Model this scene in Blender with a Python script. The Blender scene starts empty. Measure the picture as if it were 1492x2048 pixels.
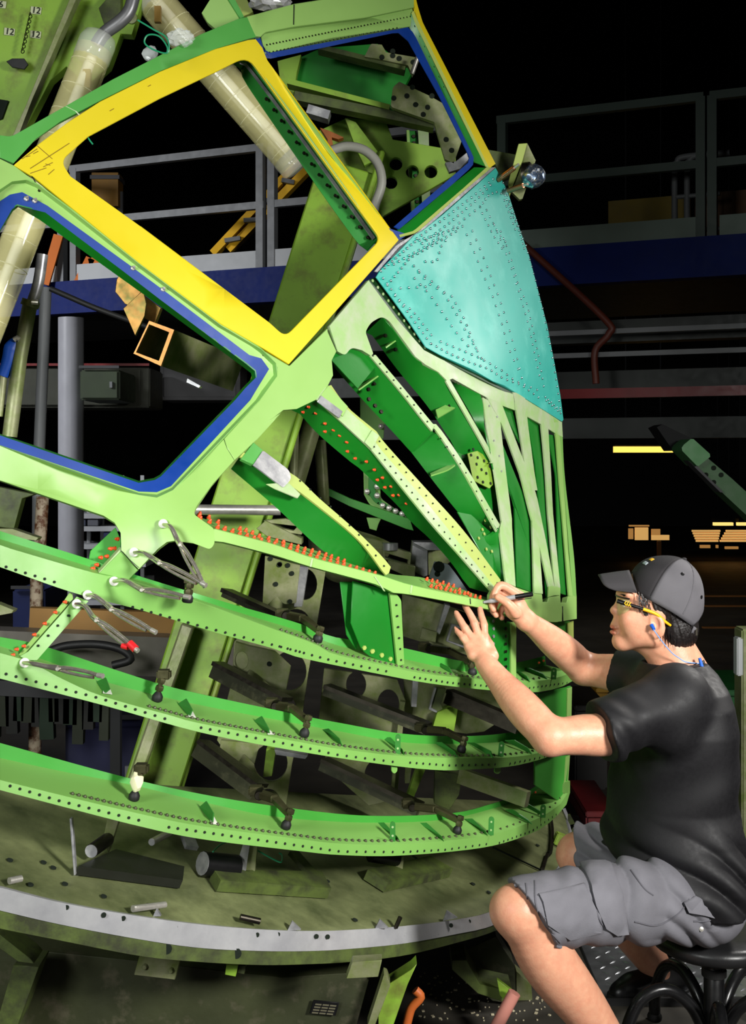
import bpy, bmesh, math, random
import numpy as np
from mathutils import Vector, Matrix
from mathutils.geometry import delaunay_2d_cdt

random.seed(7)
SC = bpy.context.scene
COL = SC.collection
PI = math.pi

# ------------------------------------------------------------------ camera
FPX, CX, CY, CAMH = 2500.0, 746.0, 915.0, 1.65
cam_d = bpy.data.cameras.new('camera')
cam_d.sensor_fit = 'AUTO'
cam_d.sensor_width = 36.0
cam_d.lens = FPX / 2048.0 * 36.0
cam_d.shift_y = -(1024.0 - CY) / 2048.0
cam_d.clip_end = 200
cam = bpy.data.objects.new('camera', cam_d)
cam.location = (0, 0, CAMH)
cam.rotation_euler = (PI / 2, 0, 0)
COL.objects.link(cam)
SC.camera = cam

# ------------------------------------------------------------------ world, lights, exposure
wd = bpy.data.worlds.new('world')
SC.world = wd
wd.use_nodes = True
wd.node_tree.nodes['Background'].inputs[0].default_value = (0.75, 0.85, 1.0, 1)
wd.node_tree.nodes['Background'].inputs[1].default_value = 0.012
SC.view_settings.view_transform = 'Standard'
SC.view_settings.look = 'None'
SC.view_settings.gamma = 1.0
SC.view_settings.use_curve_mapping = False
SC.view_settings.exposure = 0.0


def area(name, loc, target, size, power, color=(1, 1, 1), spread=180):
    l = bpy.data.lights.new(name, 'AREA')
    l.shape = 'RECTANGLE'
    l.size, l.size_y = size
    l.energy = power
    l.color = color
    l.spread = math.radians(spread)
    o = bpy.data.objects.new(name, l)
    o.location = loc
    d = Vector(target) - Vector(loc)
    o.rotation_euler = d.to_track_quat('-Z', 'Y').to_euler()
    COL.objects.link(o)
    return o


area('key_softbox', (2.45, 0.15, 2.35), (0.15, 3.3, 1.15), (0.6, 0.6), 53, (1.0, 0.985, 0.95), 78)
area('fill_softbox', (-1.9, -0.4, 2.5), (-0.9, 3.3, 1.6), (1.0, 1.0), 24, (0.97, 1.0, 0.97), 66)
area('back_softbox', (2.7, 4.7, 3.0), (0.9, 3.4, 1.1), (0.6, 0.6), 16, (1.0, 0.97, 0.92), 80)
area('hall_fill', (-6.5, 5.0, 4.6), (-2.6, 9.3, 1.9), (1.2, 1.2), 50, (0.95, 0.97, 1.0), 60)  # unseen fill added to brighten the left of the hall


# ------------------------------------------------------------------ projection helpers (pixel of the photograph + real depth -> point)
CAMP = Vector((0, 0, CAMH))


def P(x, y, D):
    return Vector(((x - CX) / FPX * D, D, CAMH - (y - CY) / FPX * D))


def on_z(x, y, z):
    return P(x, y, (CAMH - z) * FPX / (y - CY))


# the nose leans in its jig: W is its own "up"
TH, PS = math.radians(23), math.radians(-4)
W = Vector((math.sin(TH) * math.cos(PS), math.sin(PS), math.cos(TH) * math.cos(PS)))
HK, D0 = 0.21, 0.504


def rdir(x, y):
    return Vector(((x - CX) / FPX, 1.0, -(y - CY) / FPX))


def on_h(x, y, h):
    """point on the plane whose height along W (from the camera) is h"""
    d = rdir(x, y)
    return CAMP + d * (h / d.dot(W))


def on_k(x, y, k):
    return on_h(x, y, -(D0 + k * HK))


# ------------------------------------------------------------------ materials
def lin(c):
    return tuple(((v / 255) / 12.92 if v / 255 <= 0.04045 else ((v / 255 + 0.055) / 1.055) ** 2.4) for v in c)


MATS = {}


def mat(name, rgb, rough=0.5, metal=0.0, var=0.12, scale=6.0, rgb2=None, cover=0.5, bump=0.0, bscale=60.0, spec=0.5,
        emit=0.0, alpha=1.0, trans=0.0, ior=1.45, detail=6.0, sharp=0.06, coat=0.0, rvar=0.12):
    """procedural painted / metal surface: base colour with soft variation, optional second colour in patches (wear), fine bump"""
    if name in MATS:
        return MATS[name]
    m = bpy.data.materials.new(name)
    m.use_nodes = True
    nt = m.node_tree
    N, L = nt.nodes, nt.links
    b = N['Principled BSDF']
    tc = N.new('ShaderNodeTexCoord')
    base = lin(rgb)
    n1 = N.new('ShaderNodeTexNoise')
    n1.inputs['Scale'].default_value = scale
    n1.inputs['Detail'].default_value = detail
    L.new(tc.outputs['Object'], n1.inputs['Vector'])
    r1 = N.new('ShaderNodeValToRGB')
    r1.color_ramp.elements[0].position = 0.3
    r1.color_ramp.elements[1].position = 0.7
    r1.color_ramp.elements[0].color = tuple(max(0, v * (1 - var)) for v in base) + (1,)
    r1.color_ramp.elements[1].color = tuple(min(1, v * (1 + var)) for v in base) + (1,)
    L.new(n1.outputs[0], r1.inputs[0])
    col = r1.outputs[0]
    if rgb2 is not None:
        n2 = N.new('ShaderNodeTexNoise')
        n2.inputs['Scale'].default_value = scale * 2.3
        n2.inputs['Detail'].default_value = 9
        n2.inputs['Roughness'].default_value = 0.65
        L.new(tc.outputs['Object'], n2.inputs['Vector'])
        r2 = N.new('ShaderNodeValToRGB')
        r2.color_ramp.elements[0].position = max(0, 0.7 - 0.4 * cover - sharp)
        r2.color_ramp.elements[1].position = min(1, 0.7 - 0.4 * cover + sharp)
        L.new(n2.outputs[0], r2.inputs[0])
        mx = N.new('ShaderNodeMix')
        mx.data_type = 'RGBA'
        L.new(r2.outputs[0], mx.inputs['Factor'])
        L.new(col, mx.inputs[6])
        mx.inputs[7].default_value = lin(rgb2) + (1,)
        col = mx.outputs[2]
    L.new(col, b.inputs['Base Color'])
    b.inputs['Metallic'].default_value = metal
    mr = N.new('ShaderNodeMapRange')
    mr.inputs['To Min'].default_value = max(0.02, rough - rvar)
    mr.inputs['To Max'].default_value = min(1, rough + rvar)
    n3 = N.new('ShaderNodeTexNoise')
    n3.inputs['Scale'].default_value = scale * 4
    n3.inputs['Detail'].default_value = 4
    L.new(tc.outputs['Object'], n3.inputs['Vector'])
    L.new(n3.outputs[0], mr.inputs['Value'])
    L.new(mr.outputs[0], b.inputs['Roughness'])
    b.inputs['Specular IOR Level'].default_value = spec
    b.inputs['IOR'].default_value = ior
    b.inputs['Transmission Weight'].default_value = trans
    b.inputs['Alpha'].default_value = alpha
    b.inputs['Coat Weight'].default_value = coat
    if emit > 0:
        b.inputs['Emission Color'].default_value = base + (1,)
        b.inputs['Emission Strength'].default_value = emit
    if bump > 0:
        n4 = N.new('ShaderNodeTexNoise')
        n4.inputs['Scale'].default_value = bscale
        n4.inputs['Detail'].default_value = 5
        L.new(tc.outputs['Object'], n4.inputs['Vector'])
        bp = N.new('ShaderNodeBump')
        bp.inputs['Strength'].default_value = bump
        bp.inputs['Distance'].default_value = 0.004
        L.new(n4.outputs[0], bp.inputs['Height'])
        L.new(bp.outputs[0], b.inputs['Normal'])
    MATS[name] = m
    return m


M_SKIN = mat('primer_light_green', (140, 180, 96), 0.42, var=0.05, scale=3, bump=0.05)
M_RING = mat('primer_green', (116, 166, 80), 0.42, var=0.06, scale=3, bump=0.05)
M_WEB = mat('primer_green_shaded', (18, 112, 28), 0.4, var=0.12, scale=3, bump=0.05)  # primer for webs, their shade put into a deeper green
M_PALE = mat('primer_pale_scuffed', (146, 180, 112), 0.5, var=0.06, scale=5, rgb2=(172, 178, 154), cover=0.35, sharp=0.15)
M_YGRN = mat('primer_yellow_green', (160, 176, 88), 0.5, var=0.05, scale=4)
M_BEAM = mat('primer_beam_shaded', (76, 150, 66), 0.45, var=0.07, scale=4)  # beam primer, its shaded look put into a darker colour
M_YEL = mat('masking_yellow', (208, 188, 20), 0.55, var=0.04, scale=4, bump=0.04)
M_BLUE = mat('masking_blue', (6, 52, 132), 0.5, var=0.12, scale=8)
M_TURQ = mat('coated_turquoise', (52, 168, 154), 0.46, var=0.06, scale=3, rgb2=(92, 190, 176), cover=0.12, sharp=0.12, bump=0.04, bscale=25)
M_HOLE = mat('dark_hole', (12, 24, 10), 0.9, var=0.0)
M_RED = mat('fastener_red', (214, 78, 34), 0.35, var=0.1)
M_STEEL = mat('bright_steel', (206, 202, 192), 0.34, .7, var=0.12, scale=30)
M_DSTEEL = mat('dark_steel', (70, 66, 58), 0.42, 1.0, var=0.3, scale=30)
M_ALU = mat('scuffed_aluminium', (150, 150, 154), 0.36, 0.55, var=0.2, scale=9, rgb2=(196, 196, 196), cover=0.4, sharp=0.12)
M_JIG = mat('jig_paint_green', (128, 166, 52), 0.5, var=0.12, scale=4, rgb2=(108, 118, 50), cover=0.28, sharp=0.1, bump=0.1, bscale=30)
M_JIGD = mat('jig_paint_grimy', (78, 92, 40), 0.6, var=0.25, scale=6, rgb2=(50, 54, 32), cover=0.45, sharp=0.12, bump=0.25, bscale=40)
M_JIGM = mat('jig_plate_worn', (136, 138, 104), 0.45, 0.25, var=0.22, scale=9, rgb2=(108, 122, 60), cover=0.42, sharp=0.14, bump=0.15, bscale=50)
M_RUB = mat('black_rubber', (22, 22, 22), 0.6, var=0.2)
M_BLACK = mat('black_plastic', (14, 14, 15), 0.35, var=0.1)


# ------------------------------------------------------------------ object helpers
def link(name, me, m=None, parent=None, smooth=None):
    o = bpy.data.objects.new(name, me)
    COL.objects.link(o)
    if m is not None:
        me.materials.append(m)
    if parent is not None:
        o.parent = parent
        o.matrix_parent_inverse = parent.matrix_basis.inverted()
    if smooth is not None:
        for p in me.polygons:
            p.use_smooth = True
        me.set_sharp_from_angle(angle=math.radians(smooth))
    return o


def tag(o, label=None, cat=None, group=None, kind=None):
    if label: o['label'] = label
    if cat: o['category'] = cat
    if group: o['group'] = group
    if kind: o['kind'] = kind
    return o


def thing(name, label, cat, loc=(0, 0, 0), group=None):
    o = bpy.data.objects.new(name, None)
    o.empty_display_size = 0.05
    o.location = loc
    COL.objects.link(o)
    return tag(o, label, cat, group)


def from_bm(name, bm, m=None, parent=None, smooth=35, recalc=True):
    if recalc:
        bmesh.ops.recalc_face_normals(bm, faces=bm.faces)
    me = bpy.data.meshes.new(name)
    bm.to_mesh(me)
    bm.free()
    return link(name, me, m, parent, smooth)


def dup(o, parent=None, mw=None):
    """a copy of a thing and of its parts (sharing mesh data)"""
    c = o.copy()
    COL.objects.link(c)
    if parent is not None:
        c.parent = parent
    if mw is not None:
        c.matrix_basis = mw
    for ch in o.children:
        dup(ch, c)
    return c


def NB():
    return bmesh.new()


def add_hull(bm, A, B):
    """closed prism between two loops of equal length"""
    n = len(A)
    va = [bm.verts.new(p) for p in A]
    vb = [bm.verts.new(p) for p in B]
    bm.faces.new(va)
    bm.faces.new(vb[::-1])
    for i in range(n):
        j = (i + 1) % n
        bm.faces.new((va[i], vb[i], vb[j], va[j]))


def add_box(bm, c, sx, sy, sz, R=None):
    """box centred at c with full sizes, R = 3x3 rotation"""
    R = R or Matrix.Identity(3)
    pts = []
    for z in (-1, 1):
        for x, y in ((-1, -1), (1, -1), (1, 1), (-1, 1)):
            pts.append(Vector(c) + R @ Vector((x * sx / 2, y * sy / 2, z * sz / 2)))
    add_hull(bm, pts[:4], pts[4:])


def frame_of(d, up=Vector((0, 0, 1))):
    d = d.normalized()
    if abs(d.dot(up)) > 0.98:
        up = Vector((0, 1, 0))
    s = d.cross(up).normalized()
    u = s.cross(d).normalized()
    return s, u


def add_bar(bm, a, b, w, t, up=Vector((0, 0, 1)), w2=None, t2=None):
    """rectangular bar from a to b, w across, t along 'up'"""
    a, b = Vector(a), Vector(b)
    s, u = frame_of(b - a, up)
    w2 = w2 or w
    t2 = t2 or t
    q = lambda c, w, t: [c + s * w / 2 * i + u * t / 2 * j for i, j in ((-1, -1), (1, -1), (1, 1), (-1, 1))]
    add_hull(bm, q(a, w, t), q(b, w2, t2))


def catmull(pts, n):
    pts = [Vector(p) for p in pts]
    if len(pts) < 3:
        return [pts[0].lerp(pts[-1], i / n) for i in range(n + 1)]
    q = [pts[0] * 2 - pts[1]] + pts + [pts[-1] * 2 - pts[-2]]
    out = []
    m = len(pts) - 1
    for i in range(n + 1):
        t = i / n * m
        k = min(int(t), m - 1)
        t -= k
        a, b, c, d = q[k:k + 4]
        out.append(0.5 * ((2 * b) + (c - a) * t + (2 * a - 5 * b + 4 * c - d) * t * t + (3 * b - a - 3 * c + d) * t ** 3))
    return out


def add_tube(bm, pts, r, seg=10, cap=True, smooth_n=0):
    """tube along points; r number or list"""
    pts = [Vector(p) for p in pts]
    rs = list(r) if isinstance(r, (list, tuple)) else [r] * len(pts)
    if smooth_n:
        xs = [i / (len(pts) - 1) for i in range(len(pts))]
        rs = [float(np.interp(i / smooth_n, xs, rs)) for i in range(smooth_n + 1)]
        pts = catmull(pts, smooth_n)
    rings = []
    s = None
    for i, p in enumerate(pts):
        d = (pts[min(i + 1, len(pts) - 1)] - pts[max(i - 1, 0)]).normalized()
        if s is None:
            s, u = frame_of(d)
        else:
            s = (s - d * s.dot(d)).normalized()
            u = s.cross(d).normalized()
        rings.append([bm.verts.new(p + (s * math.cos(a) + u * math.sin(a)) * rs[i]) for a in [2 * PI * k / seg for k in range(seg)]])
    for a, b in zip(rings, rings[1:]):
        for k in range(seg):
            l = (k + 1) % seg
            bm.faces.new((a[k], a[l], b[l], b[k]))
    if cap:
        bm.faces.new(rings[0][::-1])
        bm.faces.new(rings[-1])


def add_lathe(bm, base, axis, prof, seg=20):
    """profile [(r, h)] around axis from base"""
    axis = Vector(axis).normalized()
    s, u = frame_of(axis)
    base = Vector(base)
    prev = None
    for r, h in prof:
        ring = [bm.verts.new(base + axis * h + (s * math.cos(2 * PI * k / seg) + u * math.sin(2 * PI * k / seg)) * max(r, 1e-5)) for k in range(seg)]
        if prev:
            for k in range(seg):
                l = (k + 1) % seg
                bm.faces.new((prev[k], prev[l], ring[l], ring[k]))
        else:
            bm.faces.new(ring[::-1])
        prev = ring
    bm.faces.new(prev)


def tube(name, pts, r, m, parent=None, seg=10, n=0):
    bm = NB()
    add_tube(bm, pts, r, seg, True, n)
    return from_bm(name, bm, m, parent, 50)


def bar(name, a, b, w, t, m, parent=None, up=Vector((0, 0, 1)), bev=0.0, w2=None, t2=None):
    bm = NB()
    add_bar(bm, a, b, w, t, up, w2, t2)
    if bev:
        bmesh.ops.bevel(bm, geom=bm.edges[:], offset=bev, segments=1, affect='EDGES')
    return from_bm(name, bm, m, parent, 30)


def box(name, c, sx, sy, sz, m, parent=None, R=None, bev=0.0):
    bm = NB()
    add_box(bm, c, sx, sy, sz, R)
    if bev:
        bmesh.ops.bevel(bm, geom=bm.edges[:], offset=bev, segments=2, affect='EDGES')
    return from_bm(name, bm, m, parent, 30)


# ------------------------------------------------------------------ 2-D outline helpers (outlines measured in the photograph's pixels)
def fillet(pts, n=5):
    """round corners that carry a third value (radius in px)"""
    out = []
    N = len(pts)
    for i, p in enumerate(pts):
        if len(p) < 3 or p[2] <= 0:
            out.append((p[0], p[1]))
            continue
        c = Vector(p[:2])
        a = Vector(pts[i - 1][:2]) - c
        b = Vector(pts[(i + 1) % N][:2]) - c
        r = min(p[2], a.length * 0.48, b.length * 0.48)
        A = c + a.normalized() * r
        B = c + b.normalized() * r
        for k in range(n + 1):
            t = k / n
            q = A * (1 - t) ** 2 + c * 2 * t * (1 - t) + B * t * t
            out.append((q.x, q.y))
    return out


def resample(pts, n):
    p = np.array([q[:2] for q in pts], float)
    s = np.concatenate([[0], np.cumsum(np.hypot(*np.diff(p, axis=0).T))])
    t = np.linspace(0, s[-1], n + 1)
    return list(zip(np.interp(t, s, p[:, 0]), np.interp(t, s, p[:, 1])))


def smooth2(pts, n):
    q = catmull([Vector((p[0], p[1], 0)) for p in pts], max(n * 3, 30))
    return resample([(v.x, v.y) for v in q], n)


def inside(pt, poly):
    x, y = pt
    c = False
    j = len(poly) - 1
    for i in range(len(poly)):
        xi, yi = poly[i]
        xj, yj = poly[j]
        if (yi > y) != (yj > y) and x < (xj - xi) * (y - yi) / (yj - yi) + xi:
            c = not c
        j = i
    return c


def zoom(ox, oy, s):
    return lambda pts: [((ox + p[0] * s, oy + p[1] * s) + ((p[2] * s,) if len(p) > 2 else ())) for p in pts]


R1, R2, R3, R4 = zoom(0, 0, .40214), zoom(450, 0, .43566), zoom(0, 350, .40214), zoom(550, 450, .43566)
R5, R6, R7, R8 = zoom(0, 800, .40214), zoom(550, 850, .43566), zoom(0, 1200, .40214), zoom(550, 1250, .43566)
R9, R10, R11, R12 = zoom(0, 1600, .40214), zoom(550, 1600, .36863), zoom(850, 1050, .4303), zoom(950, 1500, .36327)
R13, R14 = zoom(950, 150, .36327), zoom(1050, 650, .29625)


# ------------------------------------------------------------------ shape of the nose: distance of its skin, a smooth surface through measured points
RING_LE = {
    0: [(430, 1084), (447, 1084), (550, 1111), (620, 1133), (750, 1168), (781, 1185), (820, 1188), (929, 1209), (990, 1222), (1055, 1242), (1112, 1244), (1153, 1238)],
    1: [(0, 1134), (149, 1186), (281, 1220), (442, 1268), (550, 1298), (599, 1315), (768, 1350), (868, 1368), (986, 1381), (1064, 1385), (1116, 1376), (1147, 1361)],
    2: [(0, 1357), (201, 1409), (402, 1465), (599, 1503), (768, 1529), (872, 1540), (942, 1539), (1020, 1533), (1077, 1520), (1116, 1505), (1142, 1478)],
    3: [(0, 1580), (121, 1612), (277, 1652), (402, 1678), (599, 1702), (681, 1710), (803, 1711), (973, 1694), (1073, 1662), (1116, 1629), (1134, 1607), (1140, 1585)],
}
_ctl = []
for _k, _r in RING_LE.items():
    for _x, _y in _r[::2] + [_r[-1]]:
        _ctl.append((_x, _y, on_k(_x, _y, _k).y))
_ctl += [(0, 880, 2.70), (0, 330, 2.86), (0, 600, 2.76), (150, 200, 3.02), (400, 90, 3.26), (520, 80, 3.38), (830, 0, 3.95), (690, 40, 3.64),
         (985, 335, 4.05), (900, 180, 4.0), (790, 480, 3.50), (575, 730, 3.16), (390, 850, 2.96), (240, 1000, 2.84), (860, 690, 3.62), (1000, 760, 3.86),
         (1125, 840, 4.45), (1065, 530, 4.28), (1140, 1000, 4.5), (1030, 950, 3.90), (620, 900, 3.18), (300, 550, 3.0), (650, 290, 3.48)]
_ctl = np.array(_ctl)


def _phi(r2):
    return np.where(r2 > 0, 0.5 * r2 * np.log(np.maximum(r2, 1e-12)), 0)


_cx = _ctl[:, :2] / 1000.0
_d2 = ((_cx[:, None] - _cx[None]) ** 2).sum(2)
_n = len(_cx)
_A = np.zeros((_n + 3, _n + 3))
_A[:_n, :_n] = _phi(_d2) + np.eye(_n) * 0.004
_A[:_n, _n] = 1
_A[:_n, _n + 1:] = _cx
_A[_n:, :_n] = _A[:_n, _n:].T
_sol = np.linalg.solve(_A, np.concatenate([1 / _ctl[:, 2], np.zeros(3)]))


def skin_D(x, y):
    q = np.array([x, y]) / 1000.0
    r2 = ((_cx - q) ** 2).sum(1)
    return 1.0 / float(_phi(r2) @ _sol[:_n] + _sol[_n] + _sol[_n + 1:] @ q)


def S(x, y, dd=0.0):
    """point of the skin seen at pixel x, y, pushed dd further back along the sight line"""
    return P(x, y, skin_D(x, y) + dd)


def skin_n(x, y):
    """inward normal of the skin"""
    a = S(x + 4, y) - S(x - 4, y)
    b = S(x, y + 4) - S(x, y - 4)
    n = a.cross(b).normalized()
    return n if n.y > 0 else -n


# ------------------------------------------------------------------ plates and slabs
def plate_bm(outer, holes, th, fn, nfn, grid=40):
    polys = [outer] + list(holes)
    vs, es = [], []
    for pl in polys:
        s = len(vs)
        vs += [Vector(p) for p in pl]
        es += [(s + i, s + (i + 1) % len(pl)) for i in range(len(pl))]
    xs = [p[0] for p in outer]
    ys = [p[1] for p in outer]
    if grid:
        x = min(xs) + grid / 2
        while x < max(xs):
            y = min(ys) + grid / 2
            while y < max(ys):
                if inside((x, y), outer) and not any(inside((x, y), h) for h in holes):
                    ok = True
                    for p in vs[:]:
                        if abs(p.x - x) + abs(p.y - y) < grid * 0.4:
                            ok = False
                            break
                    if ok:
                        vs.append(Vector((x, y)))
                y += grid
            x += grid
    v2, e2, f2, *_ = delaunay_2d_cdt(vs, es, [], 0, 1e-4)
    bm = bmesh.new()
    front = [bm.verts.new(fn(p.x, p.y)) for p in v2]
    back = [bm.verts.new(fn(p.x, p.y) + nfn(p.x, p.y) * th) for p in v2]
    from collections import Counter
    cnt = Counter()
    for f in f2:
        c = sum((v2[i] for i in f), Vector((0, 0))) / len(f)
        if inside(c, outer) and not any(inside(c, h) for h in holes):
            try:
                bm.faces.new([front[i] for i in f])
                bm.faces.new([back[i] for i in reversed(f)])
            except ValueError:
                continue
            for i in range(len(f)):
                cnt[(f[i], f[(i + 1) % len(f)])] += 1
    for (a, b) in cnt:
        if (b, a) not in cnt:
            bm.faces.new((front[b], front[a], back[a], back[b]))
    bmesh.ops.delete(bm, geom=[v for v in bm.verts if not v.link_faces], context='VERTS')
    return bm


def bevelled(o, w=0.0015, ang=40, seg=1):
    md = o.modifiers.new('bevel', 'BEVEL')
    md.width = w
    md.segments = seg
    md.limit_method = 'ANGLE'
    md.angle_limit = math.radians(ang)
    return o


def plate(name, outer, m, parent=None, holes=(), th=0.006, dd=0.0, grid=40, fn=None, nfn=None, bev=0.0012):
    outer = fillet(outer)
    holes = [fillet(h) for h in holes]
    bm = plate_bm(outer, holes, th, fn or (lambda x, y: S(x, y, dd)), nfn or skin_n, grid)
    o = from_bm(name, bm, m, parent, 40)
    if bev:
        bevelled(o, bev)
    return o


def slab3(name, A, B, th, m, parent=None, smooth=35, flip=False):
    """solid sheet between two 3-D polylines of equal length; thickness goes away from the camera"""
    bm = NB()
    n = len(A)
    fa, fb, ba, bb = [], [], [], []
    for i in range(n):
        t = A[min(i + 1, n - 1)] - A[max(i - 1, 0)]
        t2 = B[min(i + 1, n - 1)] - B[max(i - 1, 0)]
        c = B[i] - A[i]
        nn = (t.normalized() + t2.normalized()).cross(c).normalized()
        if nn.dot((A[i] + B[i]) / 2 - CAMP) < 0:
            nn = -nn
        if flip:
            nn = -nn
        fa.append(bm.verts.new(A[i]))
        fb.append(bm.verts.new(B[i]))
        ba.append(bm.verts.new(A[i] + nn * th))
        bb.append(bm.verts.new(B[i] + nn * th))
    for i in range(n - 1):
        bm.faces.new((fa[i], fa[i + 1], fb[i + 1], fb[i]))
        bm.faces.new((ba[i], bb[i], bb[i + 1], ba[i + 1]))
        bm.faces.new((fa[i], ba[i], ba[i + 1], fa[i + 1]))
        bm.faces.new((fb[i], fb[i + 1], bb[i + 1], bb[i]))
    bm.faces.new((fa[0], fb[0], bb[0], ba[0]))
    bm.faces.new((fa[-1], ba[-1], bb[-1], fb[-1]))
    return from_bm(name, bm, m, parent, smooth)


def ribbon(name, A, B, m, parent=None, da=0.0, db=0.0, th=0.004, n=24, curve=True):
    """slab between two pixel polylines on the skin, pushed back by da / db"""
    f = smooth2 if curve else resample
    a, b = f(A, n), f(B, n)
    return slab3(name, [S(x, y, da) for x, y in a], [S(x, y, db) for x, y in b], th, m, parent)
# ================================================================== the dark hall
M_FLOOR = mat('concrete_floor', (66, 62, 54), .6, var=.25, scale=1.2, rgb2=(46, 44, 40), cover=.4, sharp=.2, bump=.15, bscale=12)
M_WALL = mat('dark_hall_wall', (26, 27, 28), .8, var=.2, scale=.6)
M_RAIL = mat('rail_grey', (112, 114, 116), .5, var=.1)
M_TOE = mat('toe_board_grey', (168, 170, 172), .55, var=.08)
M_BLUEB = mat('beam_blue', (8, 28, 92), .6, var=.12, spec=.2)
M_COLW = mat('column_pale', (150, 150, 156), .4, var=.06)
M_DKGREY = mat('dark_grey_paint', (62, 62, 64), .6, var=.2)


def structure(o):
    o['kind'] = 'structure'
    return o


X0, X1, Y0, Y1, ZT = -11.0, 12.0, -5.0, 30.0, 9.5
structure(box('floor', ((X0 + X1) / 2, (Y0 + Y1) / 2, -.05), X1 - X0, Y1 - Y0, .1, M_FLOOR))
structure(box('ceiling', ((X0 + X1) / 2, (Y0 + Y1) / 2, ZT + .05), X1 - X0, Y1 - Y0, .1, M_WALL))
structure(box('wall_back', ((X0 + X1) / 2, Y1 + .05, ZT / 2), X1 - X0, .1, ZT, M_WALL))
structure(box('wall_front', ((X0 + X1) / 2, Y0 - .05, ZT / 2), X1 - X0, .1, ZT, M_WALL))
structure(box('wall_left', (X0 - .05, (Y0 + Y1) / 2, ZT / 2), .1, Y1 - Y0, ZT, M_WALL))
structure(box('wall_right', (X1 + .05, (Y0 + Y1) / 2, ZT / 2), .1, Y1 - Y0, ZT, M_WALL))

# ---- mezzanine: a straight run from far left to nearer right
MZ_A, MZ_U = Vector((-1.5, 9.0, 0)), Vector((.914, -.406, 0))
MZ_N = Vector((.406, .914, 0))


def mzs(x):
    k = (x - CX) / FPX
    return (k * MZ_A.y - MZ_A.x) / (MZ_U.x - k * MZ_U.y)


def mzp(x, z, back=0.0):
    p = MZ_A + MZ_U * mzs(x) + MZ_N * back
    return Vector((p.x, p.y, z))


def z_at(x, y):
    p = MZ_A + MZ_U * mzs(x)
    return CAMH - (y - CY) / FPX * p.y


mz = thing('mezzanine_platform', 'dark blue edged mezzanine platform with pale toe boards in the hall behind', 'platform', mzp(700, 2.7, .5))
bpy.context.view_layer.update()
zb0, zb1, zt1 = 2.72, 2.96, 3.08
bar('edge_beam', mzp(-300, (zb0 + zb1) / 2), mzp(1700, (zb0 + zb1) / 2), zb1 - zb0, .12, M_BLUEB, mz, MZ_N)
bar('deck', mzp(-300, 2.84, 1.2), mzp(1700, 2.84, 1.2), .12, 2.3, M_DKGREY, mz, MZ_N)
for a, b in ((-300, 128), (150, 518), (552, 900), (1000, 1400), (1440, 1700)):
    bar('toe_board', mzp(a, 3.02, -.01), mzp(b, 3.02, -.01), .13, .02, M_TOE if a < 950 else mat('toe_board_dimmed', (104, 118, 108), .55, var=.08), mz, MZ_N)  # right-hand boards: same paint darkened to stand in for dimmer light
for i in range(3):
    bar('under_duct', mzp(560, 2.45 - .3 * i, .3 + .3 * i), mzp(1700, 2.45 - .3 * i, .3 + .3 * i), .14, .16, mat('duct_dark', (36, 40, 36), .5, var=.3), mz, MZ_N)
bar('pipe', mzp(900, 2.42, -.05), mzp(1700, 2.42, -.05), .03, .03, M_RAIL, mz)
bar('pipe', mzp(900, 2.28, -.05), mzp(1700, 2.28, -.05), .03, .03, M_RAIL, mz)
bar('red_pipe', mzp(900, 2.05, .1), mzp(1700, 2.05, .1), .06, .06, mat('pipe_red', (112, 10, 12), .4), mz)
tube('red_drop_pipe', [mzp(1050, 3.0, -.1), mzp(1215, 2.5, -.1), mzp(1225, 2.4, -.1), mzp(1198, 2.3, -.1), mzp(1200, 2.1, -.1)], .022, mat('pipe_rust', (92, 40, 26), .5), mz, 8, 20)


M_RAILD = mat('rail_grey_dimmed', (58, 72, 64), .5, var=.1)  # right-hand rails: the grey paint darkened in place of weaker light there


def railing(label, x_posts, x0, x1, top, mid, w=.055):
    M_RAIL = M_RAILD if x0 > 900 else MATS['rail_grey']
    r = thing('guard_rail', label, 'railing', mzp((x0 + x1) / 2, zb1), 'mezzanine guard rails')
    bpy.context.view_layer.update()
    for x in x_posts:
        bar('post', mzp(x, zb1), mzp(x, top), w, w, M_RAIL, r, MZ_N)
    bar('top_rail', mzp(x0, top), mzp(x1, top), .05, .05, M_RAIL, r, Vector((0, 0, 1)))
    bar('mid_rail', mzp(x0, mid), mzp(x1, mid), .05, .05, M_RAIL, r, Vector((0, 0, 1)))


TOPZ, MIDZ = 3.80, 3.40
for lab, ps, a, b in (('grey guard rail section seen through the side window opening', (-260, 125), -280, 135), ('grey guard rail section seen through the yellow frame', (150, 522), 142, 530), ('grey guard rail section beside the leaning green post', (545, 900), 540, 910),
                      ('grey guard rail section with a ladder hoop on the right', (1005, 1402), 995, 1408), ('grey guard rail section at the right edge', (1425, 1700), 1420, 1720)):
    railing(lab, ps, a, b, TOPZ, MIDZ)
hp = thing('ladder_hoop', 'grey bent tube ladder hoop behind the right guard rail', 'ladder', mzp(1360, zb1, .4))
bpy.context.view_layer.update()
for dx in (0, 26):
    tube('rail', [mzp(1325 + dx, zb1, .4), mzp(1325 + dx, 3.45, .4), mzp(1330 + dx, 3.52, .4), mzp(1345 + dx, 3.55, .4), mzp(1440, 3.55, .4)], .02, M_RAIL, hp, 8, 24)
for z in (3.08, 3.30):
    tube('rung', [mzp(1325, z, .4), mzp(1420, z, .4)], .015, M_RAIL, hp, 8)
yb = thing('yellow_board', 'dim yellow board standing behind the right guard rail', 'board', mzp(1235, zb1, .9))
bpy.context.view_layer.update()
bar('panel', mzp(1150, 3.22, .9), mzp(1330, 3.22, .9), .38, .03, mat('board_yellow', (120, 100, 14), .6, var=.15), yb, MZ_N)
ob = thing('wooden_board', 'dim brown board behind the guard rail at the right edge', 'board', mzp(1420, zb1, .9))
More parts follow.
